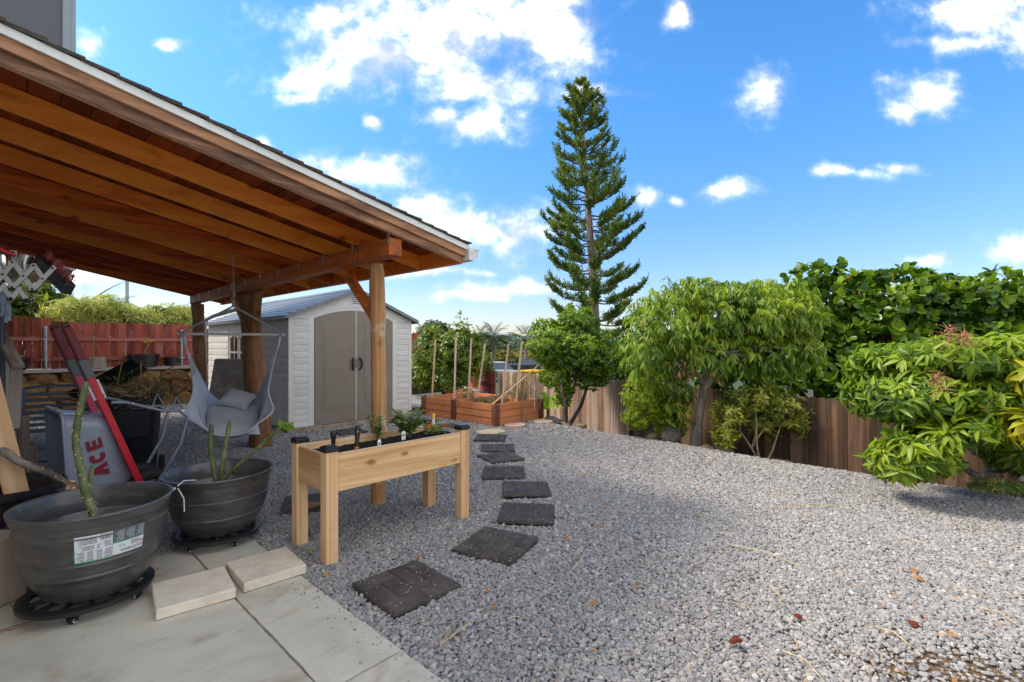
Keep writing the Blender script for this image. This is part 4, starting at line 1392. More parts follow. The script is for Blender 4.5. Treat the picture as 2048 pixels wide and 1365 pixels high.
def hand_tools():
    for i, (a, b, lab, kn) in enumerate(((1.665, 3.30, 'black flared garden tool handle stuck in the planter soil at the end board', 0), (1.80, 3.22, 'black hand tool handle with an orange band stuck in the planter soil', 1))):
        t = thing('hand_tool', lab, 'garden tool', W(a, b, ZS), 0.4 * i)
        m = MB()
        if kn == 0:
            m.lathe([(0.010, -0.06), (0.012, 0.0), (0.0135, 0.05), (0.015, 0.09), (0.021, 0.125), (0.022, 0.15), (0.018, 0.16), (0.0, 0.162)], 16)
        else:
            m.lathe([(0.0165, 0.035), (0.017, 0.05), (0.0145, 0.075), (0.017, 0.11), (0.0185, 0.15), (0.017, 0.175), (0.013, 0.187), (0.0, 0.19)], 16)
        h = m.build('handle', M['black_plastic'], t, smooth=True)
        if kn:
            MB().lathe([(0.0172, 0.024), (0.0178, 0.03), (0.0172, 0.037)], 16).build('band', M['orange_plastic'], t, smooth=True)
            m = MB(); m.tube([(0, -0.022, 0.145), (0, -0.0175, 0.145)], 0.006, 10); m.build('dot', M['orange_plastic'], h)
            MB().lathe([(0.007, -0.06), (0.007, 0.0), (0.014, 0.022), (0.0, 0.024)], 12).build('shaft', M['galvanised'], t, smooth=True)
        else:
            MB().box((-0.03, -0.003, -0.10), (0.03, 0.003, -0.045)).build('blade', M['galvanised'], t)
        t.rotation_euler = (R(3 - 8 * i), R(4 * i), 0.4)


hand_tools()
t = thing('soil_gauge', 'white garden gauge tube with amber cap standing behind the marigolds', 'gauge', W(2.635, 3.40, ZS), 0)
MB().lathe([(0.012, -0.04), (0.012, 0.03), (0.0155, 0.035), (0.0155, 0.04)], 14).build('spike', M['black_plastic'], t, smooth=True)
MB().lathe([(0.0155, 0.04), (0.0155, 0.13), (0.0, 0.132)], 14).build('tube', M['tube_white'], t, smooth=True)
MB().lathe([(0.0175, 0.131), (0.0175, 0.165), (0.014, 0.172), (0.0, 0.173)], 14).build('cap', M['amber_cap'], t, smooth=True)


# ------------------------------------------------------------------ rubber stepping mats
def mats():
    S = 0.46
    g = 0.006
    cells = [(0, .5, 0, .25), (.5, 1, 0, .25), (0, .25, .25, .75), (.25, .75, .25, .5), (.75, 1, .25, .75), (.25, .5, .5, .75), (.5, .75, .5, 1.0), (0, .5, .75, 1), (.75, 1, .75, 1)]
    base_me = MB().prism([(-S / 2, -S / 2, 0), (S / 2, -S / 2, 0), (S / 2, S / 2, 0), (-S / 2, S / 2, 0)], (0, 0, 0.020)).mesh('base')
    base_me.materials.append(M['rubber_paver'])
    blocks = []
    for (x0, x1, y0, y1) in cells:
        m = MB()
        X0, X1, Y0, Y1 = [(q - .5) * S for q in (x0, x1, y0, y1)]
        i, c = g / 2, 0.004
        m.hexa([(X0 + i, Y0 + i, 0.0202), (X1 - i, Y0 + i, 0.0202), (X1 - i, Y1 - i, 0.0202), (X0 + i, Y1 - i, 0.0202), (X0 + i + c, Y0 + i + c, 0.0265), (X1 - i - c, Y0 + i + c, 0.0265), (X1 - i - c, Y1 - i - c, 0.0265), (X0 + i + c, Y1 - i - c, 0.0265)])
        me = m.mesh('paver_block'); me.materials.append(M['rubber_paver'])
        blocks.append(me)
    spots = [(-0.63, 2.90, 45.5, 'black rubber paver closest to the patio slab'), (-0.11, 3.485, 64, 'black rubber paver second along the path from the patio'),
             (0.13, 4.14, -6, 'black rubber paver level with the planter front leg, third from the patio'), (0.14, 4.79, 2, 'black rubber paver between the third and fifth of the curved path'),
             (-0.09, 5.41, 0, 'black rubber paver past the far planter leg, fifth from the patio'), (-0.15, 6.20, 28, 'black rubber paver turned diagonal, nearly touching its neighbour, sixth from the patio'),
             (-0.20, 6.79, 2, 'black rubber paver next after the diagonal one, second from the tan stone'), (-0.33, 7.50, -4, 'black rubber paver at the path end beside the flat tan stone'),
             (-1.85, 4.45, 20, 'black rubber paver in the shade below the elevated planter'), (-1.14, 8.55, 34, 'black rubber paver lying between brown raised bed and planter marigolds'),
             (-1.70, 8.95, 20, 'black rubber paver near the shed corner by the raised bed'), (-2.72, 8.10, 40, 'black rubber mat lying before the brown shed doors')]
    for (x, y, rot, lab) in spots:
        r = thing('stepping_mat', lab, 'paver', (x, y, float(gz(x, y)) + 0.002), R(rot), 'black rubber stepping pavers across the gravel')
        r.rotation_euler = (R(rng.uniform(-1.2, 1.2)), R(rng.uniform(-1.2, 1.2)), R(rot))
        link('base', base_me, r)
        for me in blocks:
            link('paver_block', me, r)
    return [(s[0], s[1], s[2]) for s in spots]


MAT_SPOTS = mats()


# ------------------------------------------------------------------ flat stones, pavers, rocks
def octagon(name, label, p, r, mat, n=8, h=0.05, rot=0.2, sq=1.0):
    pts = [(r * math.cos(rot + 2 * math.pi * k / n), sq * r * math.sin(rot + 2 * math.pi * k / n), -0.02) for k in range(n)]
    o = MB().prism(pts, (0, 0, h)).build(name, M[mat], None, bevel=0.008)
    o.location = p
    return o


tag(octagon('octagon_paver', '', (0.05, 8.62, 0.0), 0.20, 'pink_paver', h=0.06), 'pinkish octagonal concrete paver by the raised bed front corner', 'paver', 'pink octagonal pavers')
tag(octagon('octagon_paver', '', (0.58, 9.02, 0.0), 0.19, 'pink_paver', h=0.055, rot=0.5), 'pinkish octagonal concrete paver beside the citrus tree', 'paver', 'pink octagonal pavers')
o = link('flat_stone', rock_mesh('flat_stone', 77, 3, 0.2, 0.3, 0.16), None, M['tan_stone'], (-0.36, 8.05, 0.0), (0, 0, 0.3), (0.27, 0.2, 0.24))
tag(o, 'flat irregular tan stone at the end of the paver path', 'stone')
ROCKS = [('grey_rock', (2.42, 7.45), 0.19, 0.85, 'grey_rock', 'big grey rock with a dark face behind the gravel edge'), ('tan_rock', (2.20, 7.62), 0.12, 0.7, 'tan_rock', 'small tan rock leaning on the big grey rock'),
         ('tan_rock', (2.87, 7.12), 0.13, 0.6, 'tan_rock', 'tan rock at the foot of the lychee trunk'), ('grey_rock', (3.10, 7.05), 0.17, 0.75, 'tan_rock', 'pale pointed rock next to the lychee trunk'),
         ('grey_rock', (3.27, 6.95), 0.11, 0.6, 'grey_rock', 'low grey rock between lychee tree and sparse shrub'), ('boulder', (3.62, 6.60), 0.24, 0.42, 'brown_boulder', 'smooth rounded brown boulder below the sparse shrub'),
         ('grey_rock', (-1.78, 10.65), 0.24, 0.8, 'grey_rock', 'grey rock between shed corner and raised bed'), ('dark_rock', (0.78, 9.35), 0.2, 0.4, 'grey_rock', 'low dark rock between pink paver and citrus trunk'),
         ('tan_rock', (1.26, 8.78), 0.12, 0.6, 'tan_rock', 'rough pale rock at the citrus tree base'), ('tan_rock', (1.0, 9.0), 0.10, 0.6, 'tan_rock', 'small yellowish rock left of the citrus trunk')]
for i, (nm, (x, y), s, fl, mt, lab) in enumerate(ROCKS):
    o = link(nm, rock_mesh(nm, 90 + i, 3, 0.36, 0.35), None, M[mt], (x, y, float(gz(x, y)) + s * fl * 0.30 + (0.12 if nm == 'boulder' else 0.04)), (0, 0, i * 1.3), (s, s * 0.8, s * fl))
    tag(o, lab, 'rock')
for i, (px, py, s, lab) in enumerate(((1472, 1288, 0.022, 'red cinder lump lying lower of three on the open gravel'), (1345, 1241, 0.0, ''), (1597, 1240, 0.014, 'small red cinder lump on the gravel midway out'), (1826, 1257, 0.019, 'red cinder lump beyond the others towards the dirt patch'))):
    if not s:
        continue
    p = gp(px, py)
    o = link('cinder_rock', rock_mesh('cinder_rock', 120 + i, 2, 0.4, 0.4), None, M['red_cinder'], (p.x, p.y, 0.018), (0, 0, i), (s * 1.3, s, s * 0.8))
    tag(o, lab, 'rock')

# two concrete wall caps on the slab
for pts, lab in (([(0.585, 3.095), (0.953, 3.045), (0.998, 3.405), (0.634, 3.465)], 'beige concrete block lying flat on the slab in front of the pots'),
                 ([(1.002, 3.068), (1.36, 3.047), (1.386, 3.425), (1.018, 3.452)], 'beige concrete block on the slab corner next to the planter leg')):
    c = W(sum(p[0] for p in pts) / 4, sum(p[1] for p in pts) / 4, 0.003)
    vs = [W(a, b, 0) + Vector((0, 0, z)) for z in (0.003, 0.06) for a, b in pts]
    o = MB(c).hexa(vs).build('concrete_block', M['beige_block'], None, bevel=0.007, seg=3)
    o.location = c
    tag(o, lab, 'concrete block', 'beige concrete blocks on the slab')


# ------------------------------------------------------------------ brown raised bed
def raised_bed():
    o = (6.14, 6.12, 0)
    r = thing('raised_bed', 'terracotta coloured raised garden bed of stacked boards with dark brackets', 'raised bed', W(*o), TH)
    A = [6.14, 7.36]; B = [6.12, 7.24, 8.20]
    hb = 0.128
    def board(a0, b0, a1, b1, k, name='board'):
        d = Vector((a1 - a0, b1 - b0, 0)); n = Vector((-d.y, d.x, 0)).normalized() * 0.019
        tilt = n * 0.35
        z0, z1 = k * hb + 0.004, (k + 1) * hb - 0.002
        p, q = Vector((a0, b0, 0)), Vector((a1, b1, 0))
        m = MB(o)
        f = lambda v, z: Vector((v.x, v.y, z))
        m.hexa([f(p - n * 1.2, z0), f(q - n * 1.2, z0), f(q + n, z0), f(p + n, z0), f(p - n * 0.6, z1), f(q - n * 0.6, z1), f(q + n, z1), f(p + n, z1)])
        return m.build(name, M['bed_board'], r, bevel=0.003)
    w = 0.05
    for k in range(3):
        for b0, b1 in ((B[0], B[1]), (B[1], B[2])):
            board(A[0], b1 - w, A[0], b0 + w, k)
            board(A[1], b0 + w, A[1], b1 - w, k)
        board(A[0] + w, B[0], A[1] - w, B[0], k)
        board(A[1] - w, B[2], A[0] + w, B[2], k)
    for k in range(3):
        board(A[0] + w, B[1], A[1] - w, B[1], k, 'divider')
    for a in A:
        for b in B:
            s = 0.056
            m = MB(o)
            for k in range(3):
                z = k * hb
                e = 0.002 * (k % 2)
                m.box((a - s - e, b - s - e, z + 0.001), (a + s + e, b + s + e, z + hb - 0.001))
            m.build('bracket', M['bed_post'], r, bevel=0.004)
            m = MB(o); m.lathe([(0.0, 0.412), (0.02, 0.405), (0.022, 0.384)], 10, (a, b, 0)); m.build('bracket_pin', M['bed_post'], r)
    n1 = 50
    a = np.linspace(A[0] + 0.02, A[1] - 0.02, n1); b = np.linspace(B[0] + 0.02, B[2] - 0.02, n1)
    ga, gb = np.meshgrid(a, b)
    P = np.stack([ga.ravel(), gb.ravel(), np.zeros(ga.size)], 1)
    P[:, 2] = 0.23 + 0.03 * vnoise(P, 3, 4) + 0.02 * vnoise(P, 4, 15)
    i = (np.arange(n1 - 1)[:, None] * n1 + np.arange(n1 - 1)[None]).ravel()
    me = np_mesh('soil', P - np.array(o), [np.stack([i, i + 1, i + n1 + 1, i + n1], 1)])
    link('soil', me, r, M['pine_mulch'])


raised_bed()


def bed_growth():
    r = np.random.default_rng(4)

    def clump(name, label, p, n, h, rad, mat, seed, lean=0.4):
        q = np.random.default_rng(seed)
        root = thing(name, label, 'dry plant', p)
        m = MB()
        pos, ax = [], []
        for s in range(n):
            an = q.uniform(0, 6.28); rr = rad * q.uniform(0.15, 1)
            tip = Vector((math.cos(an) * rr, math.sin(an) * rr, h * q.uniform(.4, 1)))
            b0 = Vector((math.cos(an) * rr * .3, math.sin(an) * rr * .3, 0))
            mid = b0.lerp(tip, .5) + Vector((q.normal() * .03, q.normal() * .03, .04))
            m.tube([b0, mid, tip], [0.005, 0.004, 0.002], 4)
            for t in range(9):
                pos.append(mid.lerp(tip, q.uniform(-.5, 1)))
                ax.append((q.normal(), q.normal(), q.normal() + .3))
        m.build('stem', M['dry_stem'], root)
        k = len(pos)
        foliage(root, mat, 'lance', np.array(pos), np.array(ax), rdir(k, q), q.uniform(.03, .075, k), q.uniform(.008, .016, k), .3, name='leaves')
    clump('dry_shrub', 'withered brown twiggy shrub at the back corner of the raised bed', W(6.95, 7.75, .22), 34, .34, .22, 'leaf_dry', 1)
    clump('dry_herb', 'dried yellow green weeds sprawling in the far half of the raised bed', W(6.70, 7.05, .22), 50, .22, .34, 'leaf_dry', 2)
    clump('dry_weed', 'dry grass tuft against the back boards of the raised bed', W(7.1, 6.95, .22), 40, .2, .25, 'leaf_dry', 6)
    clump('tall_weed', 'tall straggly half dead weed round the end stake of the raised bed', W(6.98, 6.33, .22), 46, .75, .34, 'leaf_dry', 3)
    clump('green_weed', 'loose green topped weed behind the raised bed end', W(7.15, 6.28, .25), 18, .95, .34, 'leaf_herb', 5)
    clump('wispy_weed', 'wispy green weed leaning over the raised bed corner', W(7.26, 6.05, .2), 10, .8, .3, 'leaf_herb', 8)
    # stakes
    S = [((871, 681, 9.98), (863, 792, 9.98), 'reddish wooden stake at the far end of the raised bed', 0), ((912, 676, 9.52), (908, 790, 9.45), 'pale stake at the middle bracket of the raised bed', 1),
         ((943, 677, 10.3), (936, 798, 10.25), 'rust topped pale stake in the twiggy shrub', 1), ((970, 688, 10.2), (954, 792, 10.15), 'leaning pale stake between twiggy shrub and bamboo pole', 1),
         ((1017, 688, 9.0), (1002, 815, 8.95), 'leaning pale stake crossing low end of the bamboo pole', 1), ((1044, 684, 9.25), (1030, 808, 9.15), 'pale stake in the tall dead weed', 1)]
    for (a, b, lab, k) in S:
        p, q = at(*a), at(*b)
        q.z = 0.2
        root = MB(q).beam(q, p, 0.034, 0.030, (0, 1, 0)).build('garden_stake', M['stake_wood' if k else 'cedar_leg'], None, bevel=0.003)
        root.location = q
        tag(root, lab, 'stake', 'wooden stakes in the raised bed')
    p, q = at(1085, 724, 9.35), at(981, 812, 8.85)
    m = MB(q); m.tube([q, q.lerp(p, .5) + Vector((0, 0, -.01)), p], [0.014, 0.013, 0.011], 8)
    o = m.build('bamboo_pole', M['bamboo'], None, smooth=True); o.location = q
    tag(o, 'slanting yellow bamboo pole resting in the raised bed', 'pole')
    q = gp(1043, 845); m = MB(q); m.tube([q - Vector((0, 0, .05)), Vector((q.x + .03, q.y, 0.45))], 0.012, 6)
    o = m.build('metal_rod', M['bark_dark'], None); o.location = q
    tag(o, 'thin rusty rod standing in front of the raised bed end', 'rod')
    for i, (px, d, lab) in enumerate(((1059, 9.35, 'thin white wand stuck in the bed next to the weed'), (1069, 9.3, 'thin white wand stuck in the bed next to the corner bracket'))):
        p = at(px, 765, d); q = Vector((p.x, p.y, 0.2))
        m = MB(q); m.tube([q, p], 0.006, 6)
        o = m.build('wand', M['tube_white'], None); o.location = q
        tag(o, lab, 'wand')


bed_growth()


# ------------------------------------------------------------------ pots, caddies, plumeria
def pot_profile(R_, H, ribs):
    """outer wall up, over the rolled rim, down the inside"""
    p = [(0.0, 0.0), (R_ * 0.56, 0.0), (R_ * 0.62, H * 0.03), (R_ * 0.70, H * 0.13), (R_ * 0.765, H * 0.22)]
    body = [(0.22, 0.765), (0.30, 0.81), (0.45, 0.862), (0.60, 0.895), (0.75, 0.918), (0.83, 0.928)]
    for t, w in body[1:]:
        p.append((R_ * w, H * t))
        if t in ribs:
            p += [(R_ * (w + 0.012), H * (t + 0.008)), (R_ * (w + 0.012), H * (t + 0.026)), (R_ * (w + 0.002), H * (t + 0.036))]
    p += [(R_ * 0.932, H * 0.87), (R_ * 0.955, H * 0.885), (R_ * 0.968, H * 0.93), (R_ * 0.99, H * 0.965), (R_ * 1.0, H * 0.985), (R_ * 0.992, H * 1.0), (R_ * 0.965, H * 1.0), (R_ * 0.945, H * 0.985),
          (R_ * 0.925, H * 0.91), (R_ * 0.90, H * 0.86), (R_ * 0.885, H * 0.72), (R_ * 0.86, H * 0.70), (R_ * 0.80, H * 0.58)]
    return p


def stem(m, path, r0, r1, seg=22, n=10):
    P = []
    for i in range(seg + 1):
        f = i / seg * (len(path) - 1)
        j = min(int(f), len(path) - 2); t = f - j
        p0 = Vector(path[max(j - 1, 0)]); p1 = Vector(path[j]); p2 = Vector(path[j + 1]); p3 = Vector(path[min(j + 2, len(path) - 1)])
        P.append(0.5 * ((2 * p1) + (p2 - p0) * t + (2 * p0 - 5 * p1 + 4 * p2 - p3) * t * t + (3 * p1 - p0 - 3 * p2 + p3) * t ** 3))
    rs = [r0 + (r1 - r0) * i / seg for i in range(seg + 1)]
    rs[-1] *= 0.7
    m.tube(P, [r * (1 + 0.08 * math.sin(i * 2.4)) for i, r in enumerate(rs)], n)
    return P, rs


def scars(root, name, P, rs, seed, every=1):
    r = np.random.default_rng(seed)
    m = MB()
    for i in range(1, len(P) - 1, every):
        t = (P[i + 1] - P[i - 1]).normalized()
        an = i * 2.4
        nx = t.cross(Vector((0.3, 1, 0.2))).normalized(); ny = t.cross(nx)
        for k in range(2):
            d = nx * math.cos(an + k * 3.0) + ny * math.sin(an + k * 3.0)
            c = P[i] + d * rs[i] * 0.92 + t * r.uniform(-.01, .01)
            s = rs[i] * 0.34
            m.add([c + (t * math.cos(q) * 0.8 + t.cross(d) * math.sin(q)) * s + d * (0.004 if q >= 0 else 0) for q in np.linspace(0, 2 * math.pi, 7)[:-1]] + [c + d * 0.009], [(q, (q + 1) % 6, 6) for q in range(6)])
    return m.build(name, M['leaf_scar'], root)


plain('leaf_scar', (0.50, 0.42, 0.10), 0.7, 0.2, 20)
plain('cut_wood', (0.62, 0.50, 0.34), 0.8, 0.2, 20)
plain('bark_orange', (0.36, 0.19, 0.08), 0.85, 0.3, 20, 0.5)


def caddy(name, label, c, rad, zt, rot, wheels):
    r = thing(name, label, 'plant caddy', (c[0], c[1], 0), rot, 'black wheeled plant caddies under the pots')
    MB().lathe([(rad - 0.05, zt - 0.028), (rad - 0.005, zt - 0.028), (rad, zt - 0.022), (rad, zt - 0.004), (rad - 0.008, zt), (rad - 0.045, zt), (rad - 0.05, zt - 0.004)], 48, closed=True).build('ring', M['black_plastic'], r, smooth=True)
    m = MB()
    for k in range(12):
        an = k * math.pi / 6
        m.beam((0.03 * math.cos(an), 0.03 * math.sin(an), zt - 0.017), ((rad - 0.04) * math.cos(an), (rad - 0.04) * math.sin(an), zt - 0.017), 0.018, 0.018)
    m.lathe([(0.0, zt - 0.026), (0.06, zt - 0.026), (0.06, zt - 0.008), (0.0, zt - 0.008)], 20)
    MB_ = m.build('spider', M['black_plastic'], r)
    for k in range(wheels):
        an = k * 2 * math.pi / wheels + 0.3
        c2 = Vector(((rad - 0.055) * math.cos(an), (rad - 0.055) * math.sin(an), 0))
        wr = (zt - 0.05) / 2
        ca = an + 1.1
        ax = Vector((math.cos(ca), math.sin(ca), 0))
        w = thing('caster', None, None); w.parent = r; w.location = c2
        m = MB(); m.tube([-ax * 0.014 + Vector((0, 0, wr)), ax * 0.014 + Vector((0, 0, wr))], wr, 18)
        m.build('wheel', M['black_rubber'], w, smooth=True, bevel=0.003)
        m = MB()
        for sg in (-1, 1):
            m.tube([ax * sg * 0.0145 + Vector((0, 0, wr)), ax * sg * 0.018 + Vector((0, 0, wr))], wr * 0.32, 12)
            m.ring(ax * sg * 0.0145 + Vector((0, 0, wr)), wr * 0.62, 0.002, (Vector((0, 0, 1)), ax.cross(Vector((0, 0, 1)))), 16, 5)
        m.build('hub', M['tube_white'], w)
        m = MB()
        for sg in (-1, 1):
            m.beam(ax * sg * 0.023 + Vector((0, 0, wr)), ax * sg * 0.021 + Vector((0, 0, zt - 0.028)), 0.005, wr * 1.2, ax.cross(Vector((0, 0, 1))))
        m.box((-0.03, -0.03, zt - 0.034), (0.03, 0.03, zt - 0.0285))
        m.build('fork', M['black_plastic'], w)
    return r


def text_mesh(body, size, mat, parent, name, matrix, offset=0.0, spacing=1.0):
    cu = bpy.data.curves.new(name, 'FONT')
    cu.body = body; cu.size = size; cu.extrude = 0.0004; cu.offset = offset; cu.space_character = spacing
    cu.align_x = 'CENTER'; cu.align_y = 'CENTER'
    tmp = bpy.data.objects.new(name, cu)
    COL.objects.link(tmp)
    bpy.context.view_layer.update()
    me = bpy.data.meshes.new_from_object(tmp.evaluated_get(bpy.context.evaluated_depsgraph_get()))
    bpy.data.objects.remove(tmp)
    me.transform(matrix)
    return link(name, me, parent, M[mat])


def pots():
    # --- first pot (with label)
    cx, cy, zt, R_, H = -2.37, 2.76, 0.085, 0.365, 0.485
    caddy('plant_caddy', 'black wheeled caddy under the labelled pot', (cx - 0.02, cy - 0.02), 0.30, zt, 2.35, 5)
    r = thing('potted_plumeria', 'big dark pot with product label holding one tall green plumeria stem', 'potted plant', (cx, cy, zt), 0)
    prof = pot_profile(R_, H, (0.30, 0.45, 0.75))
    MB().lathe(prof, 96).build('pot', M['pot_resin'], r, smooth=True)
    MB().lathe([(0.0, 0.585 * H), (R_ * 0.805, 0.585 * H)], 40).build('soil', M['potting_soil'], r)
    m = MB()
    base = Vector((0.06, -0.05, 0.60 * H))
    pts = [(0.095, -0.08, 0.50 * H), (0.0575, -0.08, 0.434), (0.019, -0.08, 0.53), (-0.0115, -0.08, 0.68), (-0.039, -0.08, 0.81), (-0.028, -0.08, 0.953), (0.019, -0.08, 1.16)]
    P, rs = stem(m, pts, 0.0235, 0.016, 30)
    st = m.build('stem', M['plumeria_skin'], r, smooth=True)
    scars(st, 'leaf_scar', P, rs, 3)
    m = MB(); P, rs = stem(m, [(-0.05, 0.08, 0.5 * H), (-0.085, 0.08, 0.42), (-0.10, 0.08, 0.52), (-0.09, 0.08, 0.66)], 0.017, 0.012, 10)
    s2 = m.build('stem', M['plumeria_skin'], r, smooth=True); scars(s2, 'leaf_scar', P, rs, 5)
    m = MB()
    for k in range(3):
        m.add([(-0.13 + k * .05, -0.17 + k * .02, .63 * H), (-0.07 + k * .04, -0.20 + k * .02, .70 * H), (-0.02 + k * .05, -0.16, .64 * H), (-0.09 + k * .03, -0.13, .72 * H + .02 * k)], [(0, 1, 3), (1, 2, 3)])
    m.build('dead_leaf', M['dead_leaf'], r)
    # label wrapped on the wall, printed upside down
    az0, az1 = R(-63.5), R(-12)

    def wall_r(z):
        q = [(rr, zz) for rr, zz in prof if zz <= H * 0.84][1:]
        for (r0, z0), (r1, z1) in zip(q, q[1:]):
            if z0 <= z <= z1 and z1 > z0:
                return r0 + (r1 - r0) * (z - z0) / (z1 - z0)
        return R_ * 0.9

    def wrap(u0, u1, z0, z1, off, name, mat, par, n=16):
        vs, fs = [], []
        for i in range(n + 1):
            an = u0 + (u1 - u0) * i / n
            for z in (z0, (z0 + z1) / 2, z1):
                rr = wall_r(z) + off + 0.004
                vs.append((rr * math.cos(an), rr * math.sin(an), z))
        for i in range(n):
            for k in (0, 1):
                a = i * 3 + k
                fs.append((a, a + 3, a + 4, a + 1))
        o = MB().add(vs, fs).build(name, M[mat], par)
        return o
    ZL0, ZL1 = 0.245, 0.385
    lab = wrap(az0, az1, ZL0 + 0.005, ZL1, 0.0, 'label', 'label_white', r)
    azm = az0 + (az1 - az0) * 0.50
    wrap(azm + 0.003, az1, ZL0 + 0.075, ZL1, 0.0012, 'label_panel', 'label_grey', lab)
    wrap(azm + 0.003, az1, ZL0 + 0.070, ZL0 + 0.075, 0.0012, 'label_stripe', 'label_green', lab)
    wrap(az0 - 0.012, azm + 0.003, ZL0 - 0.0, ZL0 + 0.005, 0.0012, 'label_stripe', 'label_green', lab)
    wrap(az0 - 0.012, az0, ZL0, ZL0 + 0.055, 0.0012, 'label_stripe', 'label_green', lab, 2)
    wrap(azm - 0.004, azm + 0.003, ZL0, ZL0 + 0.07, 0.0013, 'label_stripe', 'label_green', lab, 2)
    # rows of small print
    rs = np.random.default_rng(8)

    def rows(u0, u1, z0, z1, nrow, mat, cols, name, gap=0.25):
        m = MB()
        for c in range(cols):
            ca, cb = u0 + (u1 - u0) * (c + 0.06) / cols, u0 + (u1 - u0) * (c + 0.94) / cols
            for k in range(nrow):
                z = z0 + (z1 - z0) * (k + 0.5) / nrow
                h = (z1 - z0) / nrow * 0.26
                an = cb
                end = ca + (cb - ca) * rs.uniform(0.0, gap)
                while an > end:
                    w = rs.uniform(0.012, 0.035)
                    a2 = max(an - w, end)
                    rr = wall_r(z) + 0.0062
                    m.add([(rr * math.cos(q), rr * math.sin(q), zz) for q, zz in ((a2, z - h), (an, z - h), (an, z + h), (a2, z + h))], [(0, 1, 2, 3)])
                    an = a2 - 0.008
        return m.build(name, M[mat], lab)
    rows(azm + 0.015, az1 - 0.01, ZL0 + 0.08, ZL1 - 0.004, 9, 'label_ink_light', 3, 'print', 0.5)
    wd = azm - az0
    rows(az0 + 0.01, az0 + wd * 0.62, ZL1 - 0.045, ZL1 - 0.006, 6, 'label_ink', 1, 'print', 0.3)
    rows(az0 + 0.01, az0 + wd * 0.55, ZL1 - 0.075, ZL1 - 0.052, 3, 'label_ink', 1, 'print', 0.4)
    rows(az0 + wd * 0.75, azm - 0.01, ZL1 - 0.072, ZL1 - 0.040, 4, 'label_ink', 1, 'print', 0.2)
    for zz in (0.058, 0.040, 0.022):
        rows(az0 + 0.01, azm - 0.01, ZL0 + zz - 0.015, ZL0 + zz, 3, 'label_ink', 4, 'print', 0.5)
    # bar code
    m = MB()
    an = az0 + wd * 0.68
    while an < azm - 0.015:
        w = rs.choice([0.003, 0.005, 0.008])
        m.add([((wall_r(z) + 0.0063) * math.cos(q), (wall_r(z) + 0.0063) * math.sin(q), z) for q, z in ((an, ZL1 - 0.032), (an + w, ZL1 - 0.032), (an + w, ZL1 - 0.004), (an, ZL1 - 0.004))], [(0, 1, 2, 3)])
        an += w + rs.choice([0.004, 0.006])
    m.build('bar_code', M['label_ink'], lab)

    def curved_text(body, size, mat, u, z, name, sp=1.0, off=0.0):
        cu_m = Matrix.Rotation(math.pi, 4, 'Z')     # printed upside down
        o = text_mesh(body, size, mat, lab, name, cu_m, off, sp)
        V = np.empty(len(o.data.vertices) * 3); o.data.vertices.foreach_get('co', V); V = V.reshape(-1, 3)
        rr0 = wall_r(z) + 0.0064
        an = u + V[:, 0] / rr0
        zz = z + V[:, 1]
        rad = np.array([wall_r(q) for q in zz]) + 0.0064 + V[:, 2]
        V2 = np.stack([rad * np.cos(an), rad * np.sin(an), zz], 1)
        o.data.vertices.foreach_set('co', V2.ravel()); o.data.update()
    uc = az1 - 0.165
    curved_text('SOUTHERN', 0.021, 'label_ink', uc, ZL0 + 0.024, 'lettering', 1.05)
    curved_text('PATIO', 0.021, 'label_ink', uc + 0.06, ZL0 + 0.049, 'lettering', 1.05)
    curved_text('bryson', 0.014, 'label_rust', uc + 0.02, ZL0 + 0.058, 'lettering', 1.0)
    curved_text('16 IN', 0.014, 'label_green', azm + 0.13, ZL0 + 0.050, 'lettering', 1.0)
    # recycling arrow loop
    m = MB()
    uu, zz0 = az0 + wd * 0.66, ZL1 - 0.062
    for q in range(5):
        a0_, a1_ = 0.6 + q * 0.9, 0.6 + q * 0.9 + 0.75
        c = [(uu + 0.020 * math.cos(x), zz0 + 0.0075 * math.sin(x)) for x in (a0_, a1_)]
        d = [(uu + 0.030 * math.cos(x), zz0 + 0.0110 * math.sin(x)) for x in (a0_, a1_)]
        m.add([((wall_r(z) + 0.0064) * math.cos(q_), (wall_r(z) + 0.0064) * math.sin(q_), z) for q_, z in (c[0], d[0], d[1], c[1])], [(0, 1, 2, 3)])
    m.build('recycling_mark', M['black_plastic'], lab)

    # --- second pot
    cx2, cy2, zt2, R2, H2 = -2.325, 3.87, 0.085, 0.335, 0.45
    cx2, cy2 = -2.19, 3.63
    R2, H2 = 0.365, 0.43
    caddy('plant_caddy', 'black wheeled caddy under the pot with three plumeria stems', (cx2, cy2 - 0.02), 0.285, zt2, 0.4, 5)
    r2 = thing('potted_plumeria', 'big dark pot holding three green plumeria stems, one with leaves', 'potted plant', (cx2, cy2, zt2), 0)
    MB().lathe(pot_profile(R2, H2, (0.30, 0.60)), 96).build('pot', M['pot_resin'], r2, smooth=True)
    MB().lathe([(0.0, 0.60 * H2), (R2 * 0.815, 0.60 * H2)], 40).build('soil', M['potting_soil'], r2)
    for k, (pts, r0) in enumerate((([(0.05, -0.10, 0.5 * H2), (0.036, -0.10, 0.364), (-0.001, -0.10, 0.60), (0.003, -0.10, 0.783)], 0.017),
                                   ([(0.055, -0.10, 0.5 * H2), (0.065, -0.10, 0.364), (0.095, -0.10, 0.58), (0.137, -0.10, 0.812)], 0.0145),
                                   ([(0.06, -0.11, 0.5 * H2), (0.09, -0.12, 0.375), (0.30, -0.13, 0.57), (0.53, -0.14, 0.775)], 0.0145))):
        m = MB(); P, rs_ = stem(m, pts, r0 * 1.25, r0 * 0.95, 18)
        s_ = m.build('stem', M['plumeria_skin'], r2, smooth=True)
        scars(s_, 'leaf_scar', P, rs_, 11 + k)
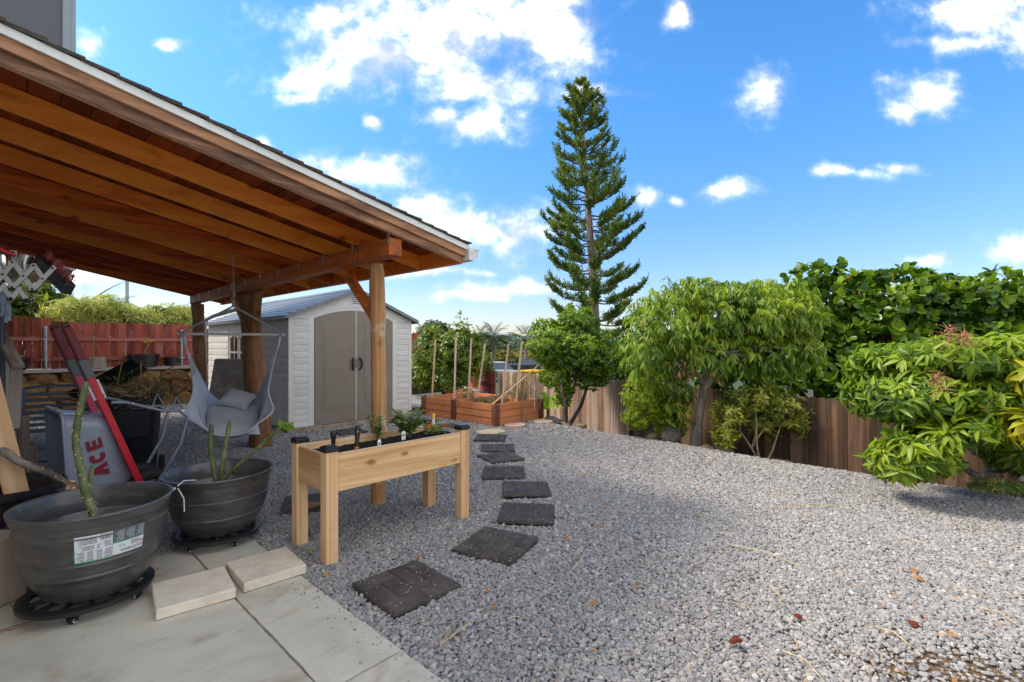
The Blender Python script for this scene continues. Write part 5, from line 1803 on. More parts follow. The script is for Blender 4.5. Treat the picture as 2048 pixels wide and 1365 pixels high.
        if k == 2:
            tip = np.array(P[-1])
            for (d, l) in (((-.25, 0, 1), .06), ((1, .1, .35), .085), ((.9, -.3, .0), .10), ((.1, .3, 1), .05)):
                ax = np.array([d], float)
                foliage(r2, 'leaf_banana', 'round' if l > .07 else 'lance', tip[None] + 0.0, ax, np.array([[0, -1, .6]]), np.array([l]), np.array([l * .5]), .25, name='leaf')
    # thin clear film strips hanging where the rims meet
    for k, pts in enumerate(([(-2.075, 2.99, 0.57), (-2.12, 2.93, 0.50), (-2.20, 2.86, 0.40)], [(-2.06, 2.99, 0.565), (-2.03, 3.0, 0.50), (-2.02, 2.99, 0.42)], [(-2.07, 3.0, 0.575), (-2.05, 3.03, 0.60), (-2.02, 3.10, 0.585)])):
        o = MB(pts[0]).tube(pts, 0.004 if k else 0.008, 5).build('film_strip', M['plastic_strip'], None); o.location = pts[0]
        tag(o, ('wide clear film strip hanging inside the labelled pot', 'thin clear film end dangling between the two pot rims', 'thin clear film end curling over the second pot rim')[k], 'plastic strip', 'clear film strips on the pot rims')
    # --- third pot, cut off by the frame, with a bare lopped branch
    c3 = Vector((-3.20, 2.98, 0.385))
    r3 = thing('potted_branch', 'low black pot on the old timber with one bare lopped plumeria branch', 'potted plant', c3, 0)
    MB().lathe([(0, 0), (0.25, 0), (0.30, 0.10), (0.315, 0.15), (0.345, 0.155), (0.35, 0.19), (0.335, 0.195), (0.325, 0.16), (0.30, 0.14)], 48).build('pot', M['black_plastic'], r3, smooth=True)
    MB().lathe([(0.0, 0.14), (0.302, 0.14)], 32).build('soil', M['potting_soil'], r3)
    pix = [(-60, 870, 2.95), (0, 903, 2.98), (40, 925, 3.02), (95, 946, 3.08), (125, 963, 3.12), (142, 975, 3.14)]
    pts = [Vector((-0.02, 0.0, 0.10)), Vector((-0.06, -0.02, 0.30))] + [at(*p) - c3 for p in pix[1:]]
    m = MB(); P, rs_ = stem(m, pts, 0.026, 0.020, 40)
    s_ = m.build('branch', M['bark_grey'], r3, smooth=True); scars(s_, 'leaf_scar', P, rs_, 20, 2)
    tip = P[-1]
    m = MB()
    for d in ((-.5, -.3, -.25), (.6, -.3, -.1), (.25, 0, .8), (.15, -.6, .1), (.8, .2, .1)):
        d = Vector(d)
        m.tube([tip, tip + d * 0.035, tip + d * 0.05], [0.016, 0.018, 0.015], 8)
    m.build('stub', M['bark_orange'], r3, smooth=True)
    m = MB()
    for d in ((-.5, -.3, -.25), (.6, -.3, -.1), (.25, 0, .8), (.15, -.6, .1)):
        d = Vector(d)
        m.tube([tip + d * 0.05, tip + d * 0.0525], 0.0135, 8)
    m.build('cut_end', M['cut_wood'], r3)


pots()


# ------------------------------------------------------------------ loose gravel: tens of thousands of stones, one object
def gravel():
    pts, sc = [], []
    r = np.random.default_rng(12)

    def band(y0, y1, dens, size):
        area_pts = int((y1 - y0) * 24 * dens)
        x = r.uniform(-11.5, 8.0, area_pts); y = r.uniform(y0, y1, area_pts)
        vis = (np.abs(x) < 1.12 * y + 0.4)
        d = (x - FN_A[0]) * FNRM[0] + (y - FN_A[1]) * FNRM[1]
        a = x * UX + y * UY; b = -x * UY + y * UX
        ok = vis & (d > -0.02) & ~((a < 1.335) & (b < 4.06)) & (b < WB - 0.05)
        ok &= ~((a > 3.33) & (a < 5.85) & (b > 8.17) & (b < 12.6)) & ~((a > 6.12) & (a < 7.4) & (b > 6.1) & (b < 8.25))
        for mx, my, rot in MAT_SPOTS:
            c, s_ = math.cos(R(rot)), math.sin(R(rot))
            u = (x - mx) * c + (y - my) * s_; v = -(x - mx) * s_ + (y - my) * c
            ok &= ~((np.abs(u) < 0.228) & (np.abs(v) < 0.228))
        # thin over the dry dirt patch low in the frame and the strip along the fence
        q = ((x - 2.02) / 0.5) ** 2 + ((y - 2.12) / 0.22) ** 2
        ok &= ((q > r.uniform(0.2, 1.6, area_pts)) | (r.random(area_pts) < 0.22)) & ((d > 0.5) | (r.random(area_pts) < 0.55))
        x, y = x[ok], y[ok]
        z = gz(x, y) - 0.018 + r.uniform(0, 0.014, len(x))
        pts.append(np.stack([x, y, z], 1)); sc.append(size * np.clip(np.exp(r.normal(-.08, .32, len(x))), .4, 2.1))
    band(1.7, 3.4, 8200, 0.0092)
    band(3.4, 5.2, 6500, 0.0100)
    band(5.2, 8.0, 3800, 0.0120)
    band(8.0, 12.0, 1100, 0.018)
    # a few stones kicked onto the slab
    k = 90
    a = 1.32 - np.abs(r.normal(0, .10, k)); b = r.uniform(1.2, 3.0, k)
    pts.append(np.stack([a * UX - b * UY, a * UY + b * UX, np.full(k, .004)], 1)); sc.append(r.uniform(.002, .007, k))
    P = np.concatenate(pts); S = np.concatenate(sc)
    n = len(P)
    me = bpy.data.meshes.new('gravel')
    me.vertices.add(n)
    me.vertices.foreach_set('co', P.astype(np.float32).ravel())
    at_ = me.attributes.new('size', 'FLOAT_VECTOR', 'POINT')
    sv = np.stack([S * r.uniform(.85, 1.35, n), S * r.uniform(.75, 1.05, n), S * r.uniform(.5, .85, n)], 1)
    at_.data.foreach_set('vector', sv.astype(np.float32).ravel())
    at2 = me.attributes.new('turn', 'FLOAT_VECTOR', 'POINT')
    rv = np.stack([r.normal(0, .35, n), r.normal(0, .35, n), r.uniform(0, 6.28, n)], 1)
    at2.data.foreach_set('vector', rv.astype(np.float32).ravel())
    me.update()
    o = link('gravel', me)
    tag(o, kind='stuff')
    ng = bpy.data.node_groups.new('gravel', 'GeometryNodeTree')
    ng.interface.new_socket('Geometry', in_out='INPUT', socket_type='NodeSocketGeometry')
    ng.interface.new_socket('Geometry', in_out='OUTPUT', socket_type='NodeSocketGeometry')
    gi, go = ng.nodes.new('NodeGroupInput'), ng.nodes.new('NodeGroupOutput')
    L = ng.links.new
    join = ng.nodes.new('GeometryNodeGeometryToInstance')
    for k in range(9):
        ico = ng.nodes.new('GeometryNodeMeshIcoSphere'); ico.inputs['Subdivisions'].default_value = 2; ico.inputs['Radius'].default_value = 1.0
        pos = ng.nodes.new('GeometryNodeInputPosition')
        add = ng.nodes.new('ShaderNodeVectorMath'); add.operation = 'ADD'; add.inputs[1].default_value = (k * 3.7, k * 1.9, k * 5.3)
        L(pos.outputs[0], add.inputs[0])
        vo = ng.nodes.new('ShaderNodeTexVoronoi'); vo.inputs['Scale'].default_value = 0.75
        L(add.outputs[0], vo.inputs['Vector'])
        mul = ng.nodes.new('ShaderNodeMath'); mul.operation = 'MULTIPLY_ADD'; mul.inputs[1].default_value = 0.75; mul.inputs[2].default_value = 0.55
        L(vo.outputs['Distance'], mul.inputs[0])
        vs = ng.nodes.new('ShaderNodeVectorMath'); vs.operation = 'SCALE'
        L(pos.outputs[0], vs.inputs[0]); L(mul.outputs[0], vs.inputs['Scale'])
        sp = ng.nodes.new('GeometryNodeSetPosition')
        L(ico.outputs['Mesh'], sp.inputs['Geometry']); L(vs.outputs[0], sp.inputs['Position'])
        L(sp.outputs[0], join.inputs[0])
    sm = ng.nodes.new('GeometryNodeSetMaterial'); sm.inputs['Material'].default_value = M['pebble']
    iop = ng.nodes.new('GeometryNodeInstanceOnPoints')
    iop.inputs['Pick Instance'].default_value = True
    L(gi.outputs[0], iop.inputs['Points'])
    L(join.outputs[0], iop.inputs['Instance'])
    for nm, sock in (('size', 'Scale'), ('turn', 'Rotation')):
        na = ng.nodes.new('GeometryNodeInputNamedAttribute'); na.data_type = 'FLOAT_VECTOR'; na.inputs[0].default_value = nm
        L(na.outputs[0], iop.inputs[sock])
    rn = ng.nodes.new('FunctionNodeRandomValue'); rn.data_type = 'INT'; rn.inputs['Min'].default_value = 0
    for s_ in rn.inputs:
        if s_.name == 'Max' and s_.type == 'INT':
            s_.default_value = 8
        if s_.name == 'Min' and s_.type == 'INT':
            s_.default_value = 0
    L([q for q in rn.outputs if q.type == 'INT'][0], iop.inputs['Instance Index'])
    L(iop.outputs[0], sm.inputs[0])
    L(sm.outputs[0], go.inputs[0])
    md = o.modifiers.new('gravel', 'NODES'); md.node_group = ng
    print('gravel stones', n)


gravel()


def litter():
    r = np.random.default_rng(31)
    m = MB()
    for i in range(120):
        y = r.uniform(1.9, 8.5); x = r.uniform(-2.2, 3.2)
        if y < 1.1 * abs(x) * .8 or (x * UX + y * UY < 1.4 and -x * UY + y * UX < 4.1):
            continue
        an = r.uniform(0, 6.28); l = r.uniform(.04, .19) * (0.6 if i % 3 else 1.3)
        d = Vector((math.cos(an), math.sin(an), 0)); s = Vector((-d.y, d.x, 0))
        z = float(gz(x, y)) + 0.014
        p = Vector((x, y, z))
        m.tube([p, p + d * l * .5 + s * l * r.uniform(-.15, .15) + Vector((0, 0, .008)), p + d * l], [0.0016, 0.0022, 0.001], 4)
    for (ax, ay, bx, by) in ((1453, 1088, 1600, 1132), (1562, 1300, 1650, 1365), (1735, 1250, 1830, 1298), (1960, 1215, 2040, 1255), (1465, 1205, 1510, 1232), (1135, 1150, 1170, 1105), (880, 1290, 945, 1240), (1530, 1015, 1700, 1010)):
        a, b = gp(ax, ay, .016), gp(bx, by, .016)
        m.tube([a, a.lerp(b, .5) + Vector((.03, .02, .01)), b], [0.003, 0.004, 0.0015], 5)
    tag(m.build('straw_litter', M['straw']), kind='stuff')
    pos, ax = [], []
    n = 120
    x = r.uniform(-2.0, 3.0, n); y = r.uniform(2.0, 8.5, n)
    ok = (np.abs(x) < y) & ~((x * UX + y * UY < 1.4) & (-x * UY + y * UX < 4.1))
    x, y = x[ok], y[ok]
    n = len(x)
    P = np.stack([x, y, gz(x, y) + 0.016], 1)
    A = np.stack([r.normal(size=n), r.normal(size=n), r.normal(size=n) * .25], 1)
    Lh = r.uniform(.02, .055, n)
    me = leaf_mesh('leaf_litter', 'round', P, leaf_frames(A, np.tile([0, 0, 1.], (n, 1)) + r.normal(size=(n, 3)) * .4, Lh, Lh * .55), 0.35)
    tag(link('leaf_litter', me, None, M['dead_leaf']), kind='stuff')
    # bits of bark and grit on the slab
    m = MB()
    for (px, py, qx, qy) in ((0, 1262, 90, 1236), (20, 1210, 105, 1232), (285, 1152, 318, 1136)):
        a, b = gp(px, py, .006), gp(qx, qy, .006)
        m.tube([a, a.lerp(b, .5) + Vector((.02, -.03, .004)), b], [0.003, 0.0035, 0.002], 5)
    tag(m.build('dry_stalk_litter', M['bark_orange']), kind='stuff')
    o = link('bark_chunk', rock_mesh('bark_chunk', 7, 3, .4, .5, 0.3), None, M['bark_orange'], gp(620, 1010, .05), (0, 0, .3), (.11, .03, .06))
    tag(o, 'curved piece of orange brown bark on the paver below the planter', 'bark')
    g = thing('sprout', 'tiny bright green seedling growing in the gravel by the concrete block', 'seedling', gp(618, 1112, .0))
    k = 5
    foliage(g, 'leaf_lime', 'round', np.zeros((k, 3)) + (0, 0, .03), np.array([(1, .2, .3), (-1, .1, .3), (.2, 1, .3), (.4, -1, .2), (-.4, -.8, .3)], float), np.tile([0, 0, 1.], (k, 1)), np.full(k, .03), np.full(k, .026), .1, name='leaves')
    m = MB(); m.tube([(0, 0, -.02), (0, 0, .03)], .0025, 5); m.build('stem', M['leaf_herb'], g)


litter()


# ------------------------------------------------------------------ hanging hammock chair
def hammock():
    c = Vector((-3.055, 5.32, 0))
    r = thing('hammock_chair', 'grey cloth hanging hammock chair with a wooden spreader bar on a chain', 'hammock chair', c, R(27))
    r.scale = (0.86, 0.9, 1.0)
    # chain of separate links from the rafter
    zt, zl = 2.455, 1.985
    n = 15
    h = (zt - zl) / n
    m = MB(); m.ring((0, 0, zt - .012), .013, .0035, 'x', 12, 6); m.tube([(0, 0, zt), (0, 0, zt + .05)], .004, 6)
    m.build('eye_bolt', M['dark_pole'], r)
    lk = []
    for ax in (0, 1):
        m = MB()
        pts = []
        for k in range(17):
            an = 2 * math.pi * k / 16
            w, l = 0.010 * math.sin(an), 0.021 * math.cos(an)
            pts.append(Vector((w, 0, l)) if ax == 0 else Vector((0, w, l)))
        m.tube(pts, .003, 6, cap=False)
        me = m.mesh('chain_link'); me.materials.append(M['galvanised']); me.shade_smooth(); lk.append(me)
    for k in range(n):
        link('chain_link', lk[k % 2], r, None, (0, 0, zt - 0.03 - k * h))
    m = MB()
    pts = [(0.0, 0, zl + .02), (0.014, 0, zl + .03), (.02, 0, zl + .01), (0.0, 0, zl - .015), (-.018, 0, zl - .035), (-.01, 0, zl - .055), (0.006, 0, zl - .05)]
    m.tube(pts, .0045, 8); m.build('hook', M['chrome'], r, smooth=True)
    m = MB(); m.hexa([(-.022, -.012, 1.86), (.022, -.012, 1.86), (.022, .012, 1.86), (-.022, .012, 1.86), (-.016, -.01, 1.945), (.016, -.01, 1.945), (.016, .01, 1.945), (-.016, .01, 1.945)])
    m.build('loop', M['rope_grey'], r, bevel=.006)
    # ropes to the bar
    m = MB()
    for s in (-1, 1):
        m.tube([(s * .01, 0, 1.87), (s * .26, 0, 1.735), (s * .515, 0, 1.60), (s * .54, 0, 1.56)], [.011, .011, .011, .014], 8)
    m.build('rope', M['rope_grey'], r, smooth=True)
    m = MB(); m.tube([(-.60, 0, 1.565), (.60, 0, 1.565)], .0155, 14); m.build('spreader_bar', M['bar_metal'], r, smooth=True)
    m = MB()
    for s in (-1, 1):
        for k in range(4):
            m.ring((s * (.525 + .010 * k), 0, 1.563), .022, .010, 'x', 14, 6)
    m.build('bar_knot', M['rope_grey'], r, smooth=True)
    # cloth
    prof = [(0, .46), (.17, .50), (.29, .64), (.345, .80), (.385, .97), (.43, 1.16), (.48, 1.36)]

    def U(s):
        f = abs(s) * (len(prof) - 1); j = min(int(f), len(prof) - 2); t = f - j
        p = [prof[max(j - 1, 0)], prof[j], prof[j + 1], prof[min(j + 2, len(prof) - 1)]]
        if j == 0:
            p[0] = (-prof[1][0], prof[1][1])
        q = [0.5 * (2 * p[1][k] + (p[2][k] - p[0][k]) * t + (2 * p[0][k] - 5 * p[1][k] + 4 * p[2][k] - p[3][k]) * t * t + (3 * p[1][k] - p[0][k] - 3 * p[2][k] + p[3][k]) * t ** 3) for k in (0, 1)]
        return (q[0] * (1 if s >= 0 else -1), q[1])
    NS, NTT = 72, 40
    V = []
    for i in range(NS + 1):
        s = 0.80 * (-1 + 2 * i / NS)
        x, z = U(s)
        wide = 0.44 * (1 - (abs(s) / .8) ** 2.2) + 0.07
        for k in range(NTT + 1):
            t = -1 + 2 * k / NTT
            back = max(t, 0.0); fr = max(-t, 0.0)
            zz = z + (0.30 * back ** 1.5 + 0.07 * fr ** 2.4) * (1 - abs(s) ** 2)
            xx = x * (1 + 0.10 * fr * (1 - abs(s)))
            fold = 0.012 * math.sin(t * 15 + 3 * s) * abs(s) ** 0.7 + 0.008 * math.sin(s * 11 + t * 5) * (1 - abs(s))
            # flap corners at the front lip
            fl = math.exp(-((abs(s) - .42) / .12) ** 2) * max(0, fr - .75) * 4
            V.append((xx + (0.11 * fl) * (1 if s > 0 else -1) + fold * (1 if s > 0 else -1), t * wide + fold, zz + fold * .6 - 0.02 * fl))
    k = NTT + 1
    F = [(i * k + j, (i + 1) * k + j, (i + 1) * k + j + 1, i * k + j + 1) for i in range(NS) for j in range(NTT)]
    o = MB().add(V, F).build('cloth', M['hammock_cloth'], r, smooth='all')
    sd = o.modifiers.new('solid', 'SOLIDIFY'); sd.thickness = .006
    # hem roll along the front lip
    m = MB(); m.tube([Vector(V[i * k + 0]) + Vector((0, -.003, -.004)) for i in range(6, NS - 5)], .010, 8)
    m.build('hem', M['hammock_cloth'], r, smooth=True)
    m = MB(); m.tube([Vector(V[i * k + 5]) + Vector((0, 0, .004)) for i in range(14, NS - 13)], .005, 6)
    m.build('seam', M['rope_grey'], r, smooth=True)
    # cords fanning from the bar ends to the cloth
    for s in (-1, 1):
        row = (NS if s > 0 else 0)
        row2 = row
        for j in range(0, NTT + 1, 3):
            q = Vector(V[row2 * k + j])
            MB().tube([(s * .53, 0, 1.56), Vector((s * .512, q.y * .25, 1.44)), q], .0045, 5).build('cord', M['hammock_cloth'], r)
        m = MB(); m.tube([(s * .535, 0, 1.575), (s * .515, 0, 1.45), (s * .505, 0, 1.40)], [.022, .018, .008], 10)
        m.build('gather', M['hammock_cloth'], r, smooth=True)
    # cushions belong to their own things
    def cushion(name, label, ctr, sz, rot, seed):
        n = 26
        P = []
        for i in range(n + 1):
            for j in range(n + 1):
                u, v = -1 + 2 * i / n, -1 + 2 * j / n
                P.append((u, v))
        P = np.array(P)
        th = np.clip((1 - np.abs(P[:, 0]) ** 3.2), 0, 1) ** .5 * np.clip((1 - np.abs(P[:, 1]) ** 3.2), 0, 1) ** .5
        pin = 1 - 0.10 * (1 - np.abs(P[:, [1, 0]]) ** 2)
        Q = np.concatenate([P * pin, th[:, None]], 1)
        wr = vnoise(Q, seed, 3.0) * .10 + vnoise(Q, seed + 1, 7.0) * .05
        top = np.stack([Q[:, 0] * sz[0], Q[:, 1] * sz[1], (th + wr * th) * sz[2]], 1)
        bot = np.stack([Q[:, 0] * sz[0], Q[:, 1] * sz[1], -(th - wr * th) * sz[2]], 1)
        N = len(top); i_ = (np.arange(n)[:, None] * (n + 1) + np.arange(n)[None]).ravel()
        f1 = np.stack([i_, i_ + n + 1, i_ + n + 2, i_ + 1], 1)
        me = np_mesh(name, np.concatenate([top, bot]), [f1, f1[:, ::-1] + N])
        me.shade_smooth()
        o = link(name, me, None, M['cushion_cloth'], ctr, rot)
        return tag(o, label, 'cushion')
    cushion('seat_cushion', 'large flat grey cushion lying in the hammock chair seat', c + Vector((.02, -.05, .635)), (.27, .31, .065), (R(26), 0, R(27)), 3)
    cushion('back_cushion', 'crumpled grey pillow slumped on top of the hammock seat cushion', c + Vector((-.01, .10, .84)), (.17, .12, .075), (R(40), R(14), R(-2)), 9)


hammock()


# ------------------------------------------------------------------ wheelbarrow tipped up on its nose
def wheelbarrow():
    org = Vector((-3.20, 4.22, 0.20))     # between the wheels
    Uh = Vector((-.62, -.785, 0)).normalized(); S = Vector((-Uh.y, Uh.x, 0)) * 1.0
    if S.x < 0:
        S = -S
    ph = R(19.5)
    L = Uh * math.sin(ph) + Vector((0, 0, math.cos(ph)))
    U = Uh * math.cos(ph) - Vector((0, 0, math.sin(ph)))
    r = thing('wheelbarrow', 'grey wheelbarrow with red handles tipped up on its nose', 'wheelbarrow', Vector((org.x, org.y, 0)))
    B = Vector((org.x, org.y, 0))
    P = lambda l, u, s: org + L * l + U * u + S * s - B
    # handles: square red bars, sleeves, grips
    for s, mt in ((0.22, 'red_steel'), (-0.22, 'red_steel_shaded')):
        m = MB(); m.beam(P(.12, .05, s), P(1.12, .05, s), .046, .092, S)
        h = m.build('handle_bar', M[mt], r, bevel=.003)
        m = MB(); m.beam(P(1.07, .05, s), P(1.22, .05, s), .058, .104, S); m.build('sleeve', M['grey_collar'], h, bevel=.006)
        m = MB(); m.beam(P(1.20, .05, s), P(1.49, .05, s), .054, .086, S); m.build('grip', M['grip_red'], h, bevel=.012, seg=3)
        m = MB(); m.beam(P(1.49, .05, s), P(1.51, .05, s), .046, .076, S); m.build('grip_end', M['black_plastic'], h, bevel=.004)
        if s > 0:
            # paper sticker on the face turned to the yard
            n2 = S
            sk = thing('sticker', None, None); sk.parent = h
            c0 = P(.97, .05, s) + S * .0245
            e1, e2 = L * .075, U * .040
            m = MB(); m.prism([c0 - e1 - e2, c0 + e1 - e2, c0 + e1 + e2, c0 - e1 + e2], S * .0008); m.build('paper', M['label_white'], sk)
            m = MB()
            for q in range(9):
                cc = c0 + S * .0013 + L * (.062 - .006 * q)
                m.prism([cc - e2 * .75 - L * .0014, cc - e2 * .75 + L * .0014, cc + e2 * (.2 + .5 * (q % 3) / 2) + L * .0014, cc + e2 * (.2 + .5 * (q % 3) / 2) - L * .0014], S * .0004)
            cc = c0 + S * .0013
            m.prism([cc - e2 * .7 - L * .03, cc + e2 * .3 - L * .035, cc + e2 * .75 + L * .0, cc - e2 * .1 + L * .004], S * .0004)
            m.prism([cc - e2 * .8 - L * .068, cc + e2 * .1 - L * .068, cc + e2 * .1 - L * .045, cc - e2 * .8 - L * .045], S * .0004)
            m.build('print', M['label_grey'], sk)
    m = MB(); m.beam(P(.14, .05, -.27), P(.14, .05, .27), .05, .03, L); m.build('nose_bar', M['red_steel'], r)
    # tray: rim plane stands upright, walls slope to the floor
    c = Vector((-3.345, 4.10, 0)) - B
    hz = lambda h, d, s: c + Vector((0, 0, h)) + Uh * d + S * s
    rim = [(0.20, .36, -.31), (0.20, .36, .31), (.93, .40, .33), (.93, .40, -.33)]
    flo = [(0.28, -.06, -.20), (0.28, -.06, .20), (.88, .10, .25), (.88, .10, -.25)]

    def ringpts(q, rad, n=6):
        out = []
        k = len(q)
        for i in range(k):
            a, b_, c_ = Vector(q[i - 1]), Vector(q[i]), Vector(q[(i + 1) % k])
            d1 = (a - b_).normalized() * rad; d2 = (c_ - b_).normalized() * rad
            for j in range(n + 1):
                t = j / n
                out.append((b_ + d1) * (1 - t) ** 2 + b_ * 2 * t * (1 - t) + (b_ + d2) * t ** 2)
        return out
    rp = ringpts([hz(*q) for q in rim], .09); fp = ringpts([hz(*q) for q in flo], .10)
    n = len(rp)
    rows = []
    for t in (0, .12, .5, .88, 1.0):
        k = t + 0.05 * math.sin(t * math.pi)
        rows.append([a.lerp(b_, t) for a, b_ in zip(rp, fp)])
    cen = sum(fp, Vector()) / n
    rows.append([p.lerp(cen, .12) - Uh * .012 for p in fp])
    lip = [p + (p - sum(rp, Vector()) / n).normalized() * .028 for p in rp]
    lip2 = [p - Uh * .018 for p in lip]
    rows = [lip2, lip] + rows
    vs = [p for row in rows for p in row]
    fs = [(a * n + i, a * n + (i + 1) % n, (a + 1) * n + (i + 1) % n, (a + 1) * n + i) for a in range(len(rows) - 1) for i in range(n)]
    fs.append(tuple((len(rows) - 1) * n + i for i in range(n)))
    tr = MB().add(vs, fs).build('tray', M['tray_grey'], r, smooth='all')
    sd = tr.modifiers.new('solid', 'SOLIDIFY'); sd.thickness = .004
    # lettering on the side wall, reading upwards with its heads towards the rim
    a0 = hz(.20, .36, .31); a1 = hz(.93, .40, .33); b0 = hz(.28, -.06, .20); b1 = hz(.86, .16, .24)
    ctr = (a0 + a1) * .20 + (b0 + b1) * .30
    ex = ((a1 - a0) + (b1 - b0)).normalized()
    dn = ((b0 + b1) - (a0 + a1)).normalized()
    nn = ex.cross(dn).normalized()
    if nn.dot(S) < 0:
        nn = -nn
    up = nn.cross(ex).normalized()
    # stylised straight block letters A C E with italic-free wedge A
    def bar(m, x0, y0, x1, y1):
        q = lambda x, y: ctr + ex * x + up * y + nn * .021
        m.prism([q(x0, y0), q(x1, y0), q(x1, y1), q(x0, y1)], nn * .002)
    sgn = 1
    hh = .052
    lt = thing('lettering', None, None); lt.parent = tr
    def letter(fn):
        m = MB(); fn(m); return m.build('letter', M['ace_red'], lt)
    q = lambda x, y: ctr + ex * x + up * y + nn * .021
    def A_(m):
        m.prism([q(-.155, -hh), q(-.112, -hh), q(-.085, hh * .99), q(-.115, hh)], nn * .002)
        m.prism([q(-.100, hh * .96), q(-.080, hh * .94), q(-.048, -hh), q(-.088, -hh)], nn * .0021)
        m.prism([q(-.118, -hh * .35), q(-.078, -hh * .35), q(-.084, -hh * .02), q(-.112, -hh * .02)], nn * .0022)
    def C_(m):
        pts = []
        for k in range(13):
            an = R(50 + 260 * k / 12)
            pts.append((math.cos(an), math.sin(an)))
        for (x0, y0), (x1, y1) in zip(pts, pts[1:]):
            m.prism([q(.006 + .046 * x0, .053 * y0), q(.006 + .046 * x1, .053 * y1), q(.008 + .020 * x1, .024 * y1), q(.008 + .020 * x0, .024 * y0)], nn * .002)
    def E_(m):
        bar(m, .068, -hh, .098, hh)
        for y0, y1, x1 in ((-hh, -hh * .56, .150), (-hh * .22, hh * .22, .142), (hh * .56, hh, .150)):
            bar(m, .0985, y0, x1, y1)
    for fn in (A_, C_, E_):
        letter(fn)
    # legs and braces of bent tube on the far side of the bars
    for s in (.25, -.25):
        m = MB()
        m.tube([P(.84, .0, s), P(.80, -.09, s), P(.62, -.30, s), P(.58, -.40, s), P(.50, -.44, s * .98), P(.30, -.32, s * .95), P(.10, -.10, s * .9), P(.02, -.02, s * .85)], .0135, 10)
        lg = m.build('leg', M['frame_grey'], r, smooth=True)
        m = MB(); m.tube([P(.60, -.35, s), P(.70, -.42, s), P(.58, -.43, s)], .011, 8); m.build('foot', M['frame_grey'], lg, smooth=True)
    m = MB(); m.tube([P(.62, -.30, -.25), P(.62, -.30, .25)], .011, 8); m.build('cross_tube', M['frame_grey'], r, smooth=True)
    for s in (.25, -.25):
        for l in (.78, .70):
            MB().tube([P(l, -.12 - (.78 - l), s + .02), P(l, -.12 - (.78 - l), s + .035)], .007, 6).build('bolt', M['chrome'], r)
    # two wheels on one axle
    m = MB(); m.tube([P(0, 0, -.2), P(0, 0, .26)], .010, 8); m.build('axle', M['galvanised'], r)
    for s in (.17, -.13):
        w = thing('wheel', None, None); w.parent = r; w.location = P(0, 0, s)
        e1, e2 = L, U
        m = MB()
        prof = [(.115, -.032), (.15, -.044), (.185, -.036), (.20, -.015), (.20, .015), (.185, .036), (.15, .044), (.115, .032)]
        nn_ = 36
        vs = [e1 * (ra * math.cos(2 * math.pi * k / nn_)) + e2 * (ra * math.sin(2 * math.pi * k / nn_)) + S * zz for ra, zz in prof for k in range(nn_)]
        fs = [(a * nn_ + k, a * nn_ + (k + 1) % nn_, ((a + 1) % 8) * nn_ + (k + 1) % nn_, ((a + 1) % 8) * nn_ + k) for a in range(8) for k in range(nn_)]
        m.add(vs, fs).build('tyre', M['black_rubber'], w, smooth='all')
        m = MB(); m.ring((0, 0, 0), .112, .010, (e1, e2), 28, 8)
        for k in range(6):
            d = e1 * math.cos(k * math.pi / 3) + e2 * math.sin(k * math.pi / 3)
            m.beam(d * .03, d * .108, .018, .014, S)
        m.tube([-S * .035, S * .035], .03, 14)
        m.build('rim', M['bar_metal'], w, smooth=True)


wheelbarrow()


# ------------------------------------------------------------------ slatted chair, wheeled bin and its cuttings
def yard_chair():
    c = Vector((-4.62, 4.88, 0))
    r = thing('patio_chair', 'blue grey metal patio chair with horizontal back slats', 'chair', c, R(34))
    m = MB()
    w = .27
    for s in (-1, 1):
        fr = MB(); fr.tube([(s * w, .30, 1.0), (s * w, .26, .86), (s * w, .20, .62), (s * w, .18, .46), (s * w, .22, .22), (s * w, .30, 0.0)], .017, 10)
        fr.build('back_frame', M['chair_blue'], r, smooth=True)
        fr = MB(); fr.tube([(s * w, .19, .62), (s * w, -.10, .63), (s * w, -.24, .60), (s * w, -.26, .40), (s * w, -.28, 0.0)], .015, 10)
        fr.build('leg', M['chair_blue'], r, smooth=True)
        fr = MB(); fr.tube([(s * w, .18, .44), (s * w, -.26, .42)], .014, 8); fr.build('seat_rail', M['chair_blue'], r, smooth=True)
    MB().tube([(-w, .30, 1.0), (-w * .6, .31, 1.015), (w * .6, .31, 1.015), (w, .30, 1.0)], .015, 10).build('top_rail', M['chair_blue'], r, smooth=True)
    for k in range(7):
        z = .94 - k * .062
        y = .283 - k * .013
        MB().beam((-w, y, z), (w, y, z), .009, .036, (0, .2, 1)).build('back_slat', M['chair_blue'], r, bevel=.003)
    for k in range(8):
        y = .15 - k * .056
        MB().beam((-w, y, .445), (w, y, .445), .036, .009).build('seat_slat', M['chair_blue'], r, bevel=.003)
    MB().tube([(-w, .215, .25), (w, .215, .25)], .010, 8).build('stretcher', M['chair_blue'], r, smooth=True)


yard_chair()


